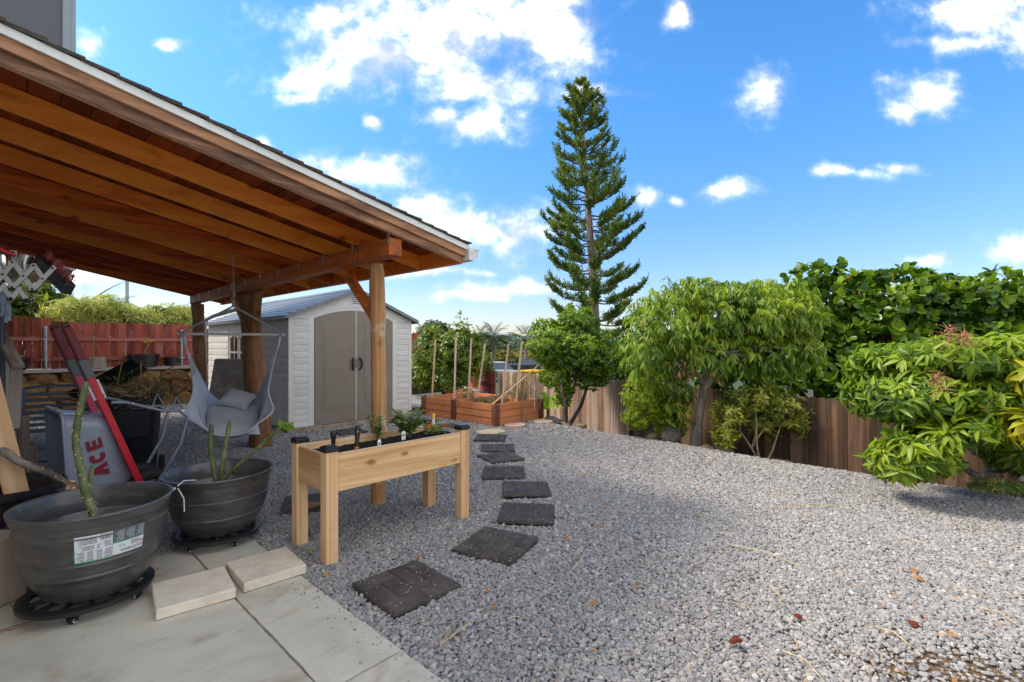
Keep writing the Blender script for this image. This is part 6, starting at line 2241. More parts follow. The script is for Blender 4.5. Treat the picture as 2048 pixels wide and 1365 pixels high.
def bin_():
    c = Vector((-4.0, 5.12, 0))
    rz = R(28)
    r = thing('wheeled_bin', 'black wheeled garbage bin with its lid thrown open', 'bin', c, rz)
    r.scale = (.84, .84, .97)
    m = MB()
    prof = [(.20, .22, 0.03), (.215, .235, .05), (.275, .30, .88), (.295, .32, .885), (.298, .323, .93), (.285, .31, .935), (.262, .285, .90), (.225, .245, .20)]
    vs, fs = [], []
    n = 28
    for (x, y, z) in prof:
        for k in range(n):
            an = 2 * math.pi * k / n
            cc, ss = math.cos(an), math.sin(an)
            e = 0.32
            vs.append((x * math.copysign(abs(cc) ** e, cc), y * math.copysign(abs(ss) ** e, ss), z))
    for a in range(len(prof) - 1):
        for k in range(n):
            fs.append((a * n + k, a * n + (k + 1) % n, (a + 1) * n + (k + 1) % n, (a + 1) * n + k))
    fs.append(tuple(range(n)))
    fs.append(tuple((len(prof) - 1) * n + k for k in range(n)))
    m.add(vs, fs).build('body', M['bin_plastic'], r, smooth=True)
    MB().box((-.19, -.312, .52), (.19, -.290, .80)).build('front_panel', M['bin_plastic'], r, bevel=.01)
    for s in (-1, 1):
        m = MB(); m.tube([(s * .24, .22, .12), (s * .285, .22, .12)], .12, 20); m.build('wheel', M['black_rubber'], r, smooth=True)
    m = MB(); m.tube([(-.28, .33, .92), (-.26, .39, .95), (.26, .39, .95), (.28, .33, .92)], .016, 8); m.build('handle', M['bin_plastic'], r, smooth=True)
    # lid: dished slab standing open along the hinge side
    Mi = (Matrix.Translation(c) @ Matrix.Rotation(rz, 4, 'Z')).inverted()
    p, q = Mi @ at(128, 795, 4.9), Mi @ at(282, 722, 5.5)
    m = MB(); m.beam(p, q, .34, .03, (.25, -.3, 1)); m.build('lid', M['bin_plastic'], r, bevel=.014, seg=3)
    d = (q - p).normalized()
    m = MB(); m.beam(p + d * .05 + Vector((0, 0, .035)), q - d * .05 + Vector((0, 0, .035)), .22, .03, (.25, -.3, 1)); m.build('lid_crown', M['bin_plastic'], r, bevel=.012)
    # cuttings heaped in it
    q = np.random.default_rng(3)
    t = thing('garden_cuttings', 'tangle of dry twigs and green cuttings heaped in the open bin', 'cuttings', c + Vector((0, 0, .9)))
    m = MB()
    for k in range(90):
        a = Vector((q.uniform(-.3, .3), q.uniform(-.28, .28), q.uniform(-.1, .1)))
        b = a + Vector((q.normal() * .22, q.normal() * .2, abs(q.normal()) * .13))
        m.tube([a, a.lerp(b, .5) + Vector((q.normal() * .03, q.normal() * .03, q.normal() * .03)), b], [.005, .004, .002], 4)
    m.build('twig', M['dry_stem'], t)['kind'] = 'stuff'
    m = MB()
    m.tube([(.12, -.05, 0), (.13, -.06, .38)], .008, 5); m.tube([(-.12, -.1, 0), (-.02, -.12, .36)], .006, 5); m.tube([(.1, -.1, 0), (.42, -.05, .30), (.5, 0, .36)], .007, 5)
    m.build('stick', M['bark_orange'], t)['kind'] = 'stuff'
    n = 420
    pos = q.normal(size=(n, 3)) * (.17, .15, .075) + (0, 0, .09)
    f = foliage(t, 'leaf_hedge', 'lance', pos, rdir(n, q), rdir(n, q), q.uniform(.03, .07, n), q.uniform(.006, .014, n), .2, name='leaves'); f['kind'] = 'stuff'
    n = 420
    pos = q.normal(size=(n, 3)) * (.19, .16, .06) + (0, 0, .05)
    f = foliage(t, 'leaf_dry', 'lance', pos, rdir(n, q), rdir(n, q), q.uniform(.03, .08, n), q.uniform(.006, .014, n), .2, name='dry_leaves'); f['kind'] = 'stuff'


bin_()


# ------------------------------------------------------------------ lumber and tools at the house wall
def lumber():
    # (pixel a, depth), (pixel b, depth), width, thickness, material, label
    B = [((-10, 650, 3.45), (36, 735, 3.2), .07, .04, 'board_grey', 'short grey weathered timber end topmost in the lumber lean-to'),
         ((0, 690, 3.6), (-8, 985, 3.45), .10, .05, 'board_grey', 'dark grey board behind the pale new board'),
         ((32, 730, 3.7), (26, 860, 3.55), .075, .05, 'board_grey', 'weathered grey board with a split rounded top'),
         ((46, 832, 3.75), (48, 1010, 3.75), .07, .05, 'board_grey', 'narrow weathered board standing behind the pale board'),
         ((64, 888, 3.85), (70, 1000, 3.85), .05, .045, 'board_grey', 'short blue grey board standing low by the tray'),
         ((88, 968, 3.95), (92, 1010, 3.95), .07, .04, 'board_grey', 'lowest offcut showing above the labelled pot rim'),
         ((-32, 735, 3.05), (42, 1020, 3.05), .115, .04, 'board_new', 'pale new board with swirling grain leaning at the house wall')]
    for i, (a, b, w, th, mt, lab) in enumerate(B):
        p, q = at(*a), at(*b)
        q2 = q + (q - p).normalized() * max(0, (q.z - 0.02) / max(1e-3, (p.z - q.z)) * (p - q).length * (1 if i in (1, 3, 4, 5, 6) else 0))
        d = q2 - p
        ln = d.length
        o = MB().beam((0, 0, 0), (ln, 0, 0), w, th).build('board', M[mt], None, bevel=.006)
        x = d.normalized(); view = Vector((-.75, .66, 0)); z = (-(view - x * view.dot(x))).normalized(); y = z.cross(x)
        o.matrix_world = Matrix([[x.x, y.x, z.x, p.x], [x.y, y.y, z.y, p.y], [x.z, y.z, z.z, p.z], [0, 0, 0, 1]])
        tag(o, lab, 'board', 'boards leaning at the house wall')
    p = at(-12, 640, 3.25)
    # heavy old timber on the slab at the frame edge
    c = W(0.16, 3.93, 0.003)
    o = MB().hexa([(-1.1, 0, 0), (0, 0, 0), (0, .34, 0), (-1.1, .34, 0), (-1.1, 0, .375), (0, 0, .375), (0, .34, .375), (-1.1, .34, .375)]).build('timber_block', M['timber_old'], None, bevel=.012)
    o.location = (-2.765, 2.80, 0.003); o.rotation_euler = (0, 0, R(84))
    o.location = Vector((-2.80, 2.81, 0.003))
    tag(o, 'massive weathered timber block on the slab carrying the low black pot', 'timber')


lumber()


def tool_rack():
    pole = at(3, 690, 3.3)
    r = thing('rack_post', 'dark blue steel post at the picture edge carrying the folding rack', 'post', (pole.x, pole.y, 0))
    MB().tube([(0, 0, 0), (0, 0, 2.12)], .020, 12).build('pole', M['dark_pole'], r, smooth=True)
    MB().box((-.12, -.12, -.01), (.12, .12, .012)).build('foot_plate', M['dark_pole'], r)
    # folding lattice rack, riveted flat bars
    f = lambda x, y, d: at(x / 6.2, 480 + y / 6.2, d)
    rr = thing('lattice_rack', 'chromed folding lattice rack with riveted crossed bars', 'rack', f(40, 430, 3.1))
    o = f(40, 430, 3.1)
    bars = [((165, 280), (-90, 590), 0), ((425, 320), (160, 590), 0), ((670, 345), (405, 615), 0), ((165, 280), (410, 615), 1), ((-60, 290), (160, 590), 1), ((425, 320), (545, 490), 1), ((-20, 640), (60, 560), 0), ((40, 590), (145, 725), 1), ((145, 725), (240, 610), 0), ((235, 615), (335, 745), 1)]
    for i, (a, b, k) in enumerate(bars):
        p, q = f(*a, 3.1 + .012 * k), f(*b, 3.1 + .012 * k)
        e = (q - p).normalized() * .01
        MB(o).beam(p - e, q + e, .005, .030, (0, 0, 1)).build('bar', M['pale_chrome'], rr, bevel=.002)
    for (x, y) in ((165, 280), (425, 320), (660, 352), (40, 430), (300, 450), (535, 485), (160, 590), (410, 612), (145, 720), (330, 738)):
        p = f(x, y, 3.1)
        MB(o).tube([p + Vector((0, -.010, 0)), p + Vector((0, .02, 0))], .006, 8).build('rivet', M['dark_pole'], rr)
    for (x, y) in ((160, 618), (410, 645), (140, 742), (320, 765)):
        p = f(x, y, 3.105)
        MB(o).box((p.x - .020, p.y - .012, p.z - .006), (p.x + .020, p.y + .012, p.z + .008)).build('end_clip', M['black_plastic'], rr)
    # steel canisters
    for i, (top, bot, lab, op) in enumerate((((335, 190), (275, 400), 'open polished steel canister stuck slanting behind the lattice rack', True), ((35, 190), (45, 360), 'lidded steel canister with wire handle at the picture edge', False))):
        p, q = f(*top, 3.2), f(*bot, 3.2)
        c = q
        d = (p - q).normalized()
        ln = (p - q).length
        t = thing('steel_canister', lab, 'canister', q)
        rot = Vector((0, 0, 1)).rotation_difference(d)
        t.rotation_mode = 'QUATERNION'; t.rotation_quaternion = rot
        MB().lathe([(0, 0), (.030, 0), (.034, .03), (.034, ln * .55), (.0375, ln * .8), (.0385, ln), (.036, ln), (.034, ln * .8), (.032, .05)] if op else [(0, 0), (.032, 0), (.037, .02), (.038, ln), (0, ln)], 28).build('shell', M['chrome'], t, smooth=True)
        if not op:
            MB().lathe([(.040, ln - .004), (.041, ln + .010), (0, ln + .016)], 28).build('lid', M['grey_collar'], t, smooth=True)
            MB().tube([(.03, 0, ln + .01), (.05, 0, ln + .025), (.085, 0, ln + .02), (.09, 0, ln - .03)], .007, 8).build('handle', M['bar_metal'], t, smooth=True)
    # push broom lying across the top
    p, q = f(490, 250, 3.25), f(850, 610, 3.05)
    t = thing('push_broom', 'push broom with black head, dark red bristles and red pole', 'broom', p)
    d = (q - p).normalized(); n2 = Vector((d.z, 0, -d.x)) * -1
    if n2.x < 0:
        n2 = -n2
    MB(p).beam(p, q, .06, .075, n2).build('head', M['black_plastic'], t, bevel=.010)
    m = MB(p)
    q_ = np.random.default_rng(4)
    for i in range(84):
        s = q_.uniform(.03, .99)
        if .22 < s < .38 and i % 3:
            continue
        c0 = p.lerp(q, s) + n2 * .037 + Vector((0, q_.uniform(-.025, .025), 0))
        m.tube([c0, c0 + n2 * .058 + d * q_.normal() * .006], .0024, 4)
    b_ = m.build('bristle', M['bristle_red'], t); b_['kind'] = 'stuff'
    hp = f(250, 225, 3.22)
    MB(p).tube([p.lerp(q, .1), hp, f(-120, 60, 3.1)], .012, 10).build('pole', M['red_steel'], t, smooth=True)
    # chain and gloves hanging from the rack
    t = thing('hanging_chain', 'short dark chain hanging below the lattice rack', 'chain', f(380, 640, 3.1))
    for k in range(9):
        m = MB(); m.ring((0.002 * k, 0, -.012 - .020 * k), .010, .003, 'y' if k % 2 else 'x', 10, 5)
        m.build('chain_link', M['dark_pole'], t)
    t = thing('work_glove', 'limp blue grey work glove hanging on the post', 'glove', f(50, 700, 3.15))
    m = MB()
    for (a, b, c_) in (((0, 0, 0), (.03, 0, -.07), (.035, .0, -.16)), ((0, 0, 0), (.0, 0, -.08), (-.015, 0, -.13)), ((0, 0, 0), (-.03, .01, -.05), (-.05, 0, -.10)), ((0, 0, 0), (.015, .01, -.09), (.012, 0, -.17))):
        m.tube([a, b, c_], [.018, .014, .009], 8)
    m.tube([(-.01, 0, .05), (0, 0, .0), (.0, 0, -.05)], [.022, .026, .016], 10)
    m.build('fingers', M['glove_grey'], t, smooth=True)
    # dry twigs caught over the rack
    t = thing('twig_bundle', 'bundle of dry brown twigs caught behind the lattice rack', 'twigs', f(480, 420, 3.25))
    m = MB()
    for k in range(46):
        a = Vector((q_.normal() * .07, q_.normal() * .02, q_.normal() * .03)); an = q_.normal() * .35
        b = a + Vector((math.cos(an) * .13 * (1 if k % 2 else -1), q_.normal() * .02, math.sin(an) * .13))
        m.tube([a, b], [.0035, .002], 4)
    m.build('twig', M['straw'], t)['kind'] = 'stuff'


tool_rack()


# ------------------------------------------------------------------ things on and before the lava wall
def wall_pots():
    zc = 0.931
    S = [((25, 705), .27, .25, 0.20, 'wide black nursery pot on the wall cap at the picture edge with a bare cutting', 'stick'),
         ((287, 705), .32, .30, 0.26, 'wide black nursery pot on the wall cap with one leafy plumeria cutting', 'leaf'),
         ((344, 708), .155, .22, .13, 'small black nursery pot on the wall cap near the fence post', 'none')]
    for (px, py), rad, h, rb, lab, kind in S:
        b = WB + .14
        ry = Vector(((px - 1024) / 970, 1, 0)); d = b / (-ry.x * UY + ry.y * UX)
        p = Vector((ry.x * d, d, zc))
        r = thing('nursery_pot', lab, 'pot', p, 0, 'black nursery pots along the lava wall')
        MB().lathe([(0, 0), (rb, 0), (rad * .95, h * .86), (rad, h * .87), (rad, h), (rad * .94, h), (rad * .9, h * .8)], 32).build('pot', M['black_plastic'], r, smooth=True)
        MB().lathe([(0, h * .8), (rad * .9, h * .8)], 24).build('soil', M['potting_soil'], r)
        if kind != 'none':
            m = MB()
            pts = [(0, 0, h * .75), (.04, 0, h + .10), (.10, 0, h + .18), (.12, 0, h + .30)] if kind == 'leaf' else [(.05, 0, h * .75), (.1, 0, h + .05), (.22, 0, h + .03), (.26, 0, h + .16)]
            P, rs = stem(m, pts, .017, .012, 12)
            m.build('stem', M['dry_stem'], r, smooth=True)
            if kind == 'leaf':
                k = 9
                q = np.random.default_rng(1)
                an = np.arange(k) * 2.4
                A = np.stack([np.cos(an), np.sin(an), q.uniform(-.1, .5, k)], 1)
                foliage(r, 'leaf_yellow', 'lance', np.tile(np.array(P[-1]), (k, 1)), A, np.tile([0, 0, 1.], (k, 1)), q.uniform(.12, .2, k), q.uniform(.04, .06, k), .3, name='leaves')
    ry = Vector(((195 - 1024) / 970, 1, 0)); d = (WB + .12) / (-ry.x * UY + ry.y * UX)
    o = MB().lathe([(0, 0), (.165, 0), (.155, .1), (.15, .235), (.14, .245), (0, .247)], 24).build('log_stump', M['stump_wood'], None, smooth=True)
    o.location = (ry.x * d, d, zc); tag(o, 'short grey log stump standing on the wall cap', 'stump')
    # rough slab of old concrete set on edge behind the hammock
    p = at(466, 760, 9.1)
    o = MB().hexa([(-.46, -.13, 0), (.46, -.13, 0), (.46, .13, 0), (-.46, .13, 0), (-.30, -.08, 1.19), (.30, -.08, 1.185), (.30, .08, 1.185), (-.30, .08, 1.19)]).build('stone_slab', M['old_slab'], None, bevel=.03, seg=3)
    o.location = (p.x, p.y, 0); o.rotation_euler = (0, 0, R(6))
    tag(o, 'lichen grey tapered stone slab standing on end before the shed window', 'stone slab')
    # red brick at the shed corner
    o = MB().box((-.30, -.05, 0), (.30, .05, .06)).build('red_edging', M['brick_red'], None, bevel=.005)
    q = gp(848, 823, 0); o.location = (q.x - .15, q.y + .2, .0); o.rotation_euler = (0, 0, R(30)); tag(o, 'low dark red edging bar on the ground at the shed corner', 'edging')


wall_pots()


# ------------------------------------------------------------------ trees and shrubs
CAM = np.array([0, 0, 1.45])


def lob(px, py, d, rx, ry, rd=None):
    """a clump of foliage seen round a pixel at depth d: centre and radii in metres"""
    c = at(px, py, d)
    k = d / 970.0
    return (np.array(c), np.array([rx * k, (rd if rd is not None else (rx + ry) / 2 * k), ry * k]))


def tips(lobes, n, r, inner=0.45, jit=0.16):
    """n twig ends spread through the outer part of the clumps, with their outward directions"""
    w = np.array([np.prod(R_) ** (2 / 3) for c, R_ in lobes]); w /= w.sum()
    P, O = [], []
    while len(P) < n:
        k = r.choice(len(lobes), size=n * 2, p=w)
        d = rdir(n * 2, r)
        rad = inner + (1 - inner) * r.random(n * 2) ** 0.6
        C = np.array([lobes[i][0] for i in k]); RR = np.array([lobes[i][1] for i in k])
        lump = 1 + jit * vnoise(C + d * RR, 7, 2.6) + jit * 0.6 * vnoise(C + d * RR, 17, 6.0)
        p = C + d * RR * (rad * lump)[:, None]
        deep = np.zeros(len(p), bool)
        for j, (c, R_) in enumerate(lobes):
            q = np.linalg.norm((p - c) / R_, axis=1)
            deep |= (q < inner * 0.8)
        ok = ~deep
        P += list(p[ok]); O += list(nrm(d[ok] / RR[ok]))
    return np.array(P[:n]), np.array(O[:n])


def limbs(root, mat, base, fork, lobes, tp, r, r0, r1, n_twig=60, trunk=True, name='branch', bow=0.0):
    """trunk to the fork, a limb to each clump, thin twigs to some tips"""
    o = Vector(root.location)
    base, fork = Vector(base), Vector(fork)
    if trunk:
        m = MB(o)
        mid = base.lerp(fork, .5) + Vector((bow, 0, 0))
        P, rs = [], []
        for i in range(15):
            t = i / 14
            p = base * (1 - t) ** 2 + mid * 2 * t * (1 - t) + fork * t * t
            P.append(p + Vector((r.normal() * r0 * .07, r.normal() * r0 * .07, 0))); rs.append((r0 * (1.35 - .45 * min(1, t * 4)) if t < .25 else r0 * (.9 - .25 * t)))
        m.tube(P, rs, 14)
        m.build('trunk', M[mat], root, smooth=True)
    hubs = None
    if len(lobes) > 5:
        cs = sorted(lobes, key=lambda l: l[0][0])
        k3 = [cs[:len(cs) // 3], cs[len(cs) // 3:2 * len(cs) // 3], cs[2 * len(cs) // 3:]]
        hubs = []
        for g in k3:
            mc = Vector(sum(x[0] for x in g) / len(g))
            h = fork.lerp(mc, .45) + Vector((0, 0, .06))
            hubs.append((mc, h))
            mb = MB(o)
            md = fork.lerp(h, .5) + Vector((r.normal() * .04, r.normal() * .04, .03))
            mb.tube([fork - (fork - base).normalized() * r0 * .6, md, h], [r0 * .62, r0 * .5, r0 * .4], 10)
            mb.build('limb', M[mat], root, smooth=True)
    fork0 = fork
    for c, R_ in lobes:
        c = Vector(c)
        if hubs:
            fork = min(hubs, key=lambda q: (q[0] - c).length)[1]
        e = fork.lerp(c, .85)
        mid = fork.lerp(c, .45) + Vector((r.normal() * .06, r.normal() * .06, abs(r.normal()) * .08))
        m = MB(o)
        P, rs = [], []
        for i in range(9):
            t = i / 8
            P.append(fork * (1 - t) ** 2 + mid * 2 * t * (1 - t) + e * t * t); rs.append(r0 * .36 * (1 - t) + r1 * .8 * t)
        m.tube(P, rs, 8)
        b = m.build(name, M[mat], root, smooth=True)
        m = MB(o)
        d2 = np.linalg.norm((tp - np.array(c)) / R_, axis=1)
        near = np.argsort(d2)[:max(6, len(tp) // max(1, len(lobes)))]
        for j in r.choice(near, size=min(len(near), max(4, n_twig // len(lobes))), replace=False):
            s = P[r.integers(4, 9)]
            q = Vector(tp[j])
            m.tube([s, s.lerp(q, .5) + Vector((0, 0, .03)), q], [r1 * .8, r1 * .45, r1 * .2], 5)
        tw = m.build('twig', M[mat], b)
        tw['kind'] = 'stuff'


def score_of(pos, out_, L):
    v = nrm(CAM - pos)
    d = np.linalg.norm(CAM - pos, axis=1)
    return (np.sum(v * out_, 1) * 0.6 + 0.4) * L / d + 0.0


def rosettes(P, O, m, r, spread=0.9, fwd=0.4, droop=0.25, size=(0.15, 0.24), asp=0.27):
    n = len(P)
    rep = np.repeat(np.arange(n), m)
    o = O[rep]
    a = nrm(np.cross(o, np.array([0.3, 0.2, 1.0]))); b = np.cross(o, a)
    an = (np.tile(np.arange(m), n) * 2.39996 + np.repeat(r.uniform(0, 6.28, n), m))[:, None]
    ax = nrm(o * (fwd + r.normal(size=(n * m, 1)) * .18) + (a * np.cos(an) + b * np.sin(an)) * spread + np.array([0, 0, -1.0]) * (droop + r.random((n * m, 1)) * .2))
    L = r.uniform(size[0], size[1], n * m)
    pos = P[rep] + ax * (L * .08)[:, None] - o * (r.random((n * m, 1)) * .05)
    up = nrm(o + np.array([0, 0, .6]) + r.normal(size=(n * m, 3)) * .25)
    return pos, ax, up, L, L * asp * r.uniform(.8, 1.2, n * m), o


def lychee():
    r = np.random.default_rng(101)
    D = 7.35
    lobes = [lob(1440, 625, D, 130, 62, .75), lob(1345, 640, D - .1, 85, 70, .6), lob(1545, 625, D, 85, 62, .6), lob(1300, 692, D - .15, 56, 50, .42), lob(1585, 690, D - .1, 52, 46, .42),
             lob(1480, 690, D + .3, 90, 50, .5), lob(1400, 590, D + .1, 60, 34, .4), lob(1510, 592, D + .1, 70, 34, .45), lob(1345, 768, D + .05, 32, 34, .25), lob(1450, 705, D - .42, 84, 34, .22), lob(1535, 705, D - .3, 54, 34, .25), lob(1590, 630, D - .2, 45, 40, .35), lob(1352, 818, D + .1, 24, 32, .18)]
    base = (2.77, 7.35, -.2)
    root = thing('lychee_tree', 'spreading lychee tree with drooping leaf sprays on a stout leaning grey trunk', 'tree', base)
    P, O = tips(lobes, 2250, r, .45)
    fork = at(1412, 768, D)
    limbs(root, 'bark_grey', base, fork, lobes, P, r, .085, .02, 110, bow=-.05)
    n = len(P); m = 7
    rep = np.repeat(np.arange(n), m)
    tw = nrm(O * .75 + np.array([0, 0, .1]) + r.normal(size=(n, 3)) * .3)
    k = np.tile(np.arange(m), n)
    along = (k * .022)[:, None]
    side = nrm(np.cross(tw, np.array([0, 0, 1.])))[rep] * np.where(k % 2, 1, -1)[:, None]
    pos = P[rep] + tw[rep] * (along + .0) - np.array([0, 0, 1.]) * (along ** 2 * 3)
    ax = nrm(np.array([0, 0, -1.0]) + side * r.uniform(.2, .9, (n * m, 1)) + tw[rep] * r.uniform(.1, .8, (n * m, 1)) + r.normal(size=(n * m, 3)) * .18)
    L = r.uniform(.085, .145, n * m)
    up = nrm(O[rep] + side * .4 + r.normal(size=(n * m, 3)) * .25)
    sc = score_of(pos, O[rep], L)
    yg = ((O[:, 2] > -.1) & (r.random(n) < .55))[rep]
    for mk, mt, k in ((yg, 'leaf_lychee_young', 150), (~yg, 'leaf_lychee', 150)):
        foliage(root, mt, 'lance', pos[mk], ax[mk], up[mk], L[mk], L[mk] * .27, .16, k, sc[mk], base)
    # a few dead brown sprays
    c = np.array(at(1380, 735, D - .35))
    q = 60
    pos = c + r.normal(size=(q, 3)) * (.22, .15, .10)
    foliage(root, 'dead_leaf', 'lance', pos, r.normal(size=(q, 3)) * .5 + (0, 0, -1), rdir(q, r), r.uniform(.06, .1, q), r.uniform(.015, .03, q), .3, origin=base, name='dead_leaves')['kind'] = 'stuff'


def bushy(name, label, cat, base, lobes, n, mat, kind, size, asp, seed, bark='bark_dark', fork=None, r0=.05, m=6, parts=0, spread=.9, fwd=.5, droop=.1, curve=.2, inner=.4, group=None, n_twig=60, stems=1, jit=.16, young=None):
    r = np.random.default_rng(seed)
    root = thing(name, label, cat, base, 0, group)
    P, O = tips(lobes, n, r, inner, jit)
    if fork is None:
        fork = Vector(base).lerp(Vector(lobes[0][0]), .35)
    limbs(root, bark, base, fork, lobes, P, r, r0, r0 * .2, n_twig)
    for s in range(stems - 1):
        off = Vector((r.normal() * r0 * 1.4, r.normal() * r0, 0))
        o = Vector(base)
        mb = MB(o)
        c = Vector(lobes[(s + 1) % len(lobes)][0])
        mb.tube([o + off, o.lerp(c, .3) + off * 2.5, c], [r0 * .8, r0 * .6, r0 * .25], 9)
        mb.build('stem', M[bark], root, smooth=True)
    pos, ax, up, L, Wd, o_ = rosettes(P, O, m, r, spread, fwd, droop, size, asp)
    sc = score_of(pos, o_, L)
    if young:
        yg = np.repeat((O[:, 2] > -.05) & (r.random(len(P)) < .6), m)
        for mk, mt in ((yg, young), (~yg, mat)):
            foliage(root, mt, kind, pos[mk], ax[mk], up[mk], L[mk], Wd[mk], curve, parts // 2, sc[mk], base)
    else:
        foliage(root, mat, kind, pos, ax, up, L, Wd, curve, parts, sc, base)
    return root, P, O


def vegetation():
    lychee()
    # lime green bush behind the lychee
    bushy('lime_bush', 'dense lime green small leaved bush behind the lychee trunk', 'bush', (2.1, 7.7, -.3), [lob(1290, 800, 7.6, 50, 50, .3), lob(1330, 815, 7.7, 44, 50, .3), lob(1272, 838, 7.55, 30, 26, .25), lob(1345, 852, 7.7, 34, 28, .25)],
          1700, 'leaf_lime', 'small', (.03, .05), .5, 5, r0=.03, m=7)
    # sparse croton like shrub on pale stems
    r_, P, O = bushy('sparse_shrub', 'sparse olive green shrub on thin pale stems in front of the fence', 'shrub', (3.5, 6.78, -.25), [lob(1460, 825, 6.8, 36, 44, .3), lob(1512, 795, 6.8, 50, 30, .3), lob(1570, 825, 6.7, 46, 40, .3), lob(1530, 845, 6.9, 40, 34, .3), lob(1450, 868, 6.7, 26, 26, .2), lob(1596, 845, 6.7, 24, 30, .2), lob(1545, 785, 6.8, 30, 20, .2)],
                     520, 'leaf_croton', 'lance', (.06, .105), .34, 6, 'dry_stem', r0=.022, m=7, parts=100, inner=.25, stems=3, droop=.25)
    # citrus tree
    bushy('citrus_tree', 'compact dark green citrus tree with several dark stems by the grey fence', 'tree', (1.02, 9.2, -.12), [lob(1148, 695, 9.2, 72, 62, .6), lob(1105, 690, 9.1, 48, 46, .45), lob(1195, 710, 9.2, 48, 52, .45), lob(1150, 645, 9.2, 46, 30, .4), lob(1110, 748, 9.1, 34, 30, .3), lob(1180, 755, 9.3, 42, 24, .35), lob(1128, 785, 9.1, 22, 34, .22), lob(1093, 650, 9.2, 26, 16, .2), lob(1140, 622, 9.2, 10, 18, .1), lob(1175, 630, 9.2, 14, 18, .12)],
          2000, 'leaf_citrus', 'lance', (.06, .105), .42, 7, r0=.055, m=6, parts=150, stems=3, fork=at(1132, 800, 9.2), n_twig=90, young='leaf_citrus_young')
    # mango
    r_, P, O = bushy('mango_tree', 'low broad mango tree with long glossy drooping leaves against the fence', 'tree', (4.86, 4.98, -.42), [lob(1790, 735, 4.75, 78, 52, .5), lob(1880, 715, 4.6, 100, 48, .55), lob(1990, 720, 4.5, 100, 54, .55), lob(1760, 790, 4.7, 58, 48, .4), lob(1850, 790, 4.4, 80, 52, .4), lob(1960, 800, 4.35, 80, 52, .4), lob(1860, 868, 4.3, 58, 34, .3), lob(1800, 915, 4.45, 50, 40, .3), lob(1845, 900, 4.3, 50, 36, .3), lob(1930, 850, 4.2, 50, 30, .3), lob(2060, 810, 4.5, 60, 70, .4), lob(2030, 905, 4.55, 44, 46, .3), lob(2070, 700, 4.5, 70, 40, .4)],
                     1050, 'leaf_mango', 'lance', (.09, .17), .27, 8, 'bark_grey', r0=.075, m=9, parts=300, spread=.95, fwd=.35, droop=.3, curve=.32, fork=at(1985, 915, 4.9), n_twig=70, inner=.5, jit=.2, young='leaf_mango_young')
    q = np.random.default_rng(3)
    o = Vector((4.86, 4.98, -.42))
    for pts, rr in (([at(2000, 985, 4.9), at(1920, 930, 4.75), at(1850, 880, 4.6), at(1790, 850, 4.6)], .038), ([at(2000, 985, 4.95), at(1960, 880, 4.9), at(1930, 800, 4.7)], .05), ([at(2040, 960, 4.8), at(2030, 880, 4.8), at(2035, 800, 4.7)], .05)):
        MB(o).tube(pts, [rr, rr * .8, rr * .6, rr * .4][:len(pts)], 10).build('branch', M['bark_grey'], r_, smooth=True)
    for (px, py, d, s) in ((1893, 690, 4.2, 1.15), (1880, 780, 4.0, 1.0), (1925, 690, 4.15, .8)):
        c = np.array(at(px, py, d))
        n = 150
        t = q.random(n)
        axm = np.array([q.normal() * .3, -.2, 1.0])
        pos = c + t[:, None] * axm * .13 * s + q.normal(size=(n, 3)) * (.055 * s * (1.1 - t))[:, None]
        foliage(r_, 'flower_pink', 'small', pos, rdir(n, q), rdir(n, q), q.uniform(.012, .028, n), q.uniform(.006, .012, n), 0, origin=o, name='blossom')['kind'] = 'stuff'
        m = MB(o)
        for k in range(16):
            a = Vector(c) + Vector(axm) * .13 * s * q.random(); m.tube([Vector(c), a, a + Vector(q.normal(size=3) * .05)], [.003, .002, .001], 4)
        m.build('flower_stalk', M['flower_pink'], r_)['kind'] = 'stuff'
    # yellow leaved plant at the frame edge
    bushy('yellow_plant', 'yellow green plant with big curled leaves cut off by the picture edge', 'plant', (4.25, 3.95, -.1), [lob(2055, 790, 4.0, 42, 50, .2), lob(2040, 845, 3.95, 30, 26, .15), lob(2070, 750, 4.0, 30, 22, .15)],
          26, 'leaf_yellow', 'lance', (.13, .19), .42, 9, 'dry_stem', r0=.014, m=7, parts=60, spread=.9, droop=.4, curve=.5, n_twig=20)
    # yellow flowered weed at the gravel edge
    w = gp(1990, 985, -.05)
    r_, P, O = bushy('flowering_weed', 'feathery green weed with tiny yellow flowers at the gravel edge', 'weed', w, [lob(1985, 968, 4.5, 40, 16, .15), lob(2025, 975, 4.5, 30, 16, .15), lob(1955, 975, 4.5, 18, 8, .1)], 130, 'leaf_herb', 'lance', (.025, .05), .3, 10, 'leaf_herb', r0=.006, m=7, n_twig=40)
    n = 40
    q = np.random.default_rng(5)
    pos = np.array(at(1982, 960, 4.45)) + q.normal(size=(n, 3)) * (.05, .05, .018)
    foliage(r_, 'amber_cap', 'small', pos, rdir(n, q), rdir(n, q), np.full(n, .014), np.full(n, .012), 0, origin=w, name='blossom')['kind'] = 'stuff'
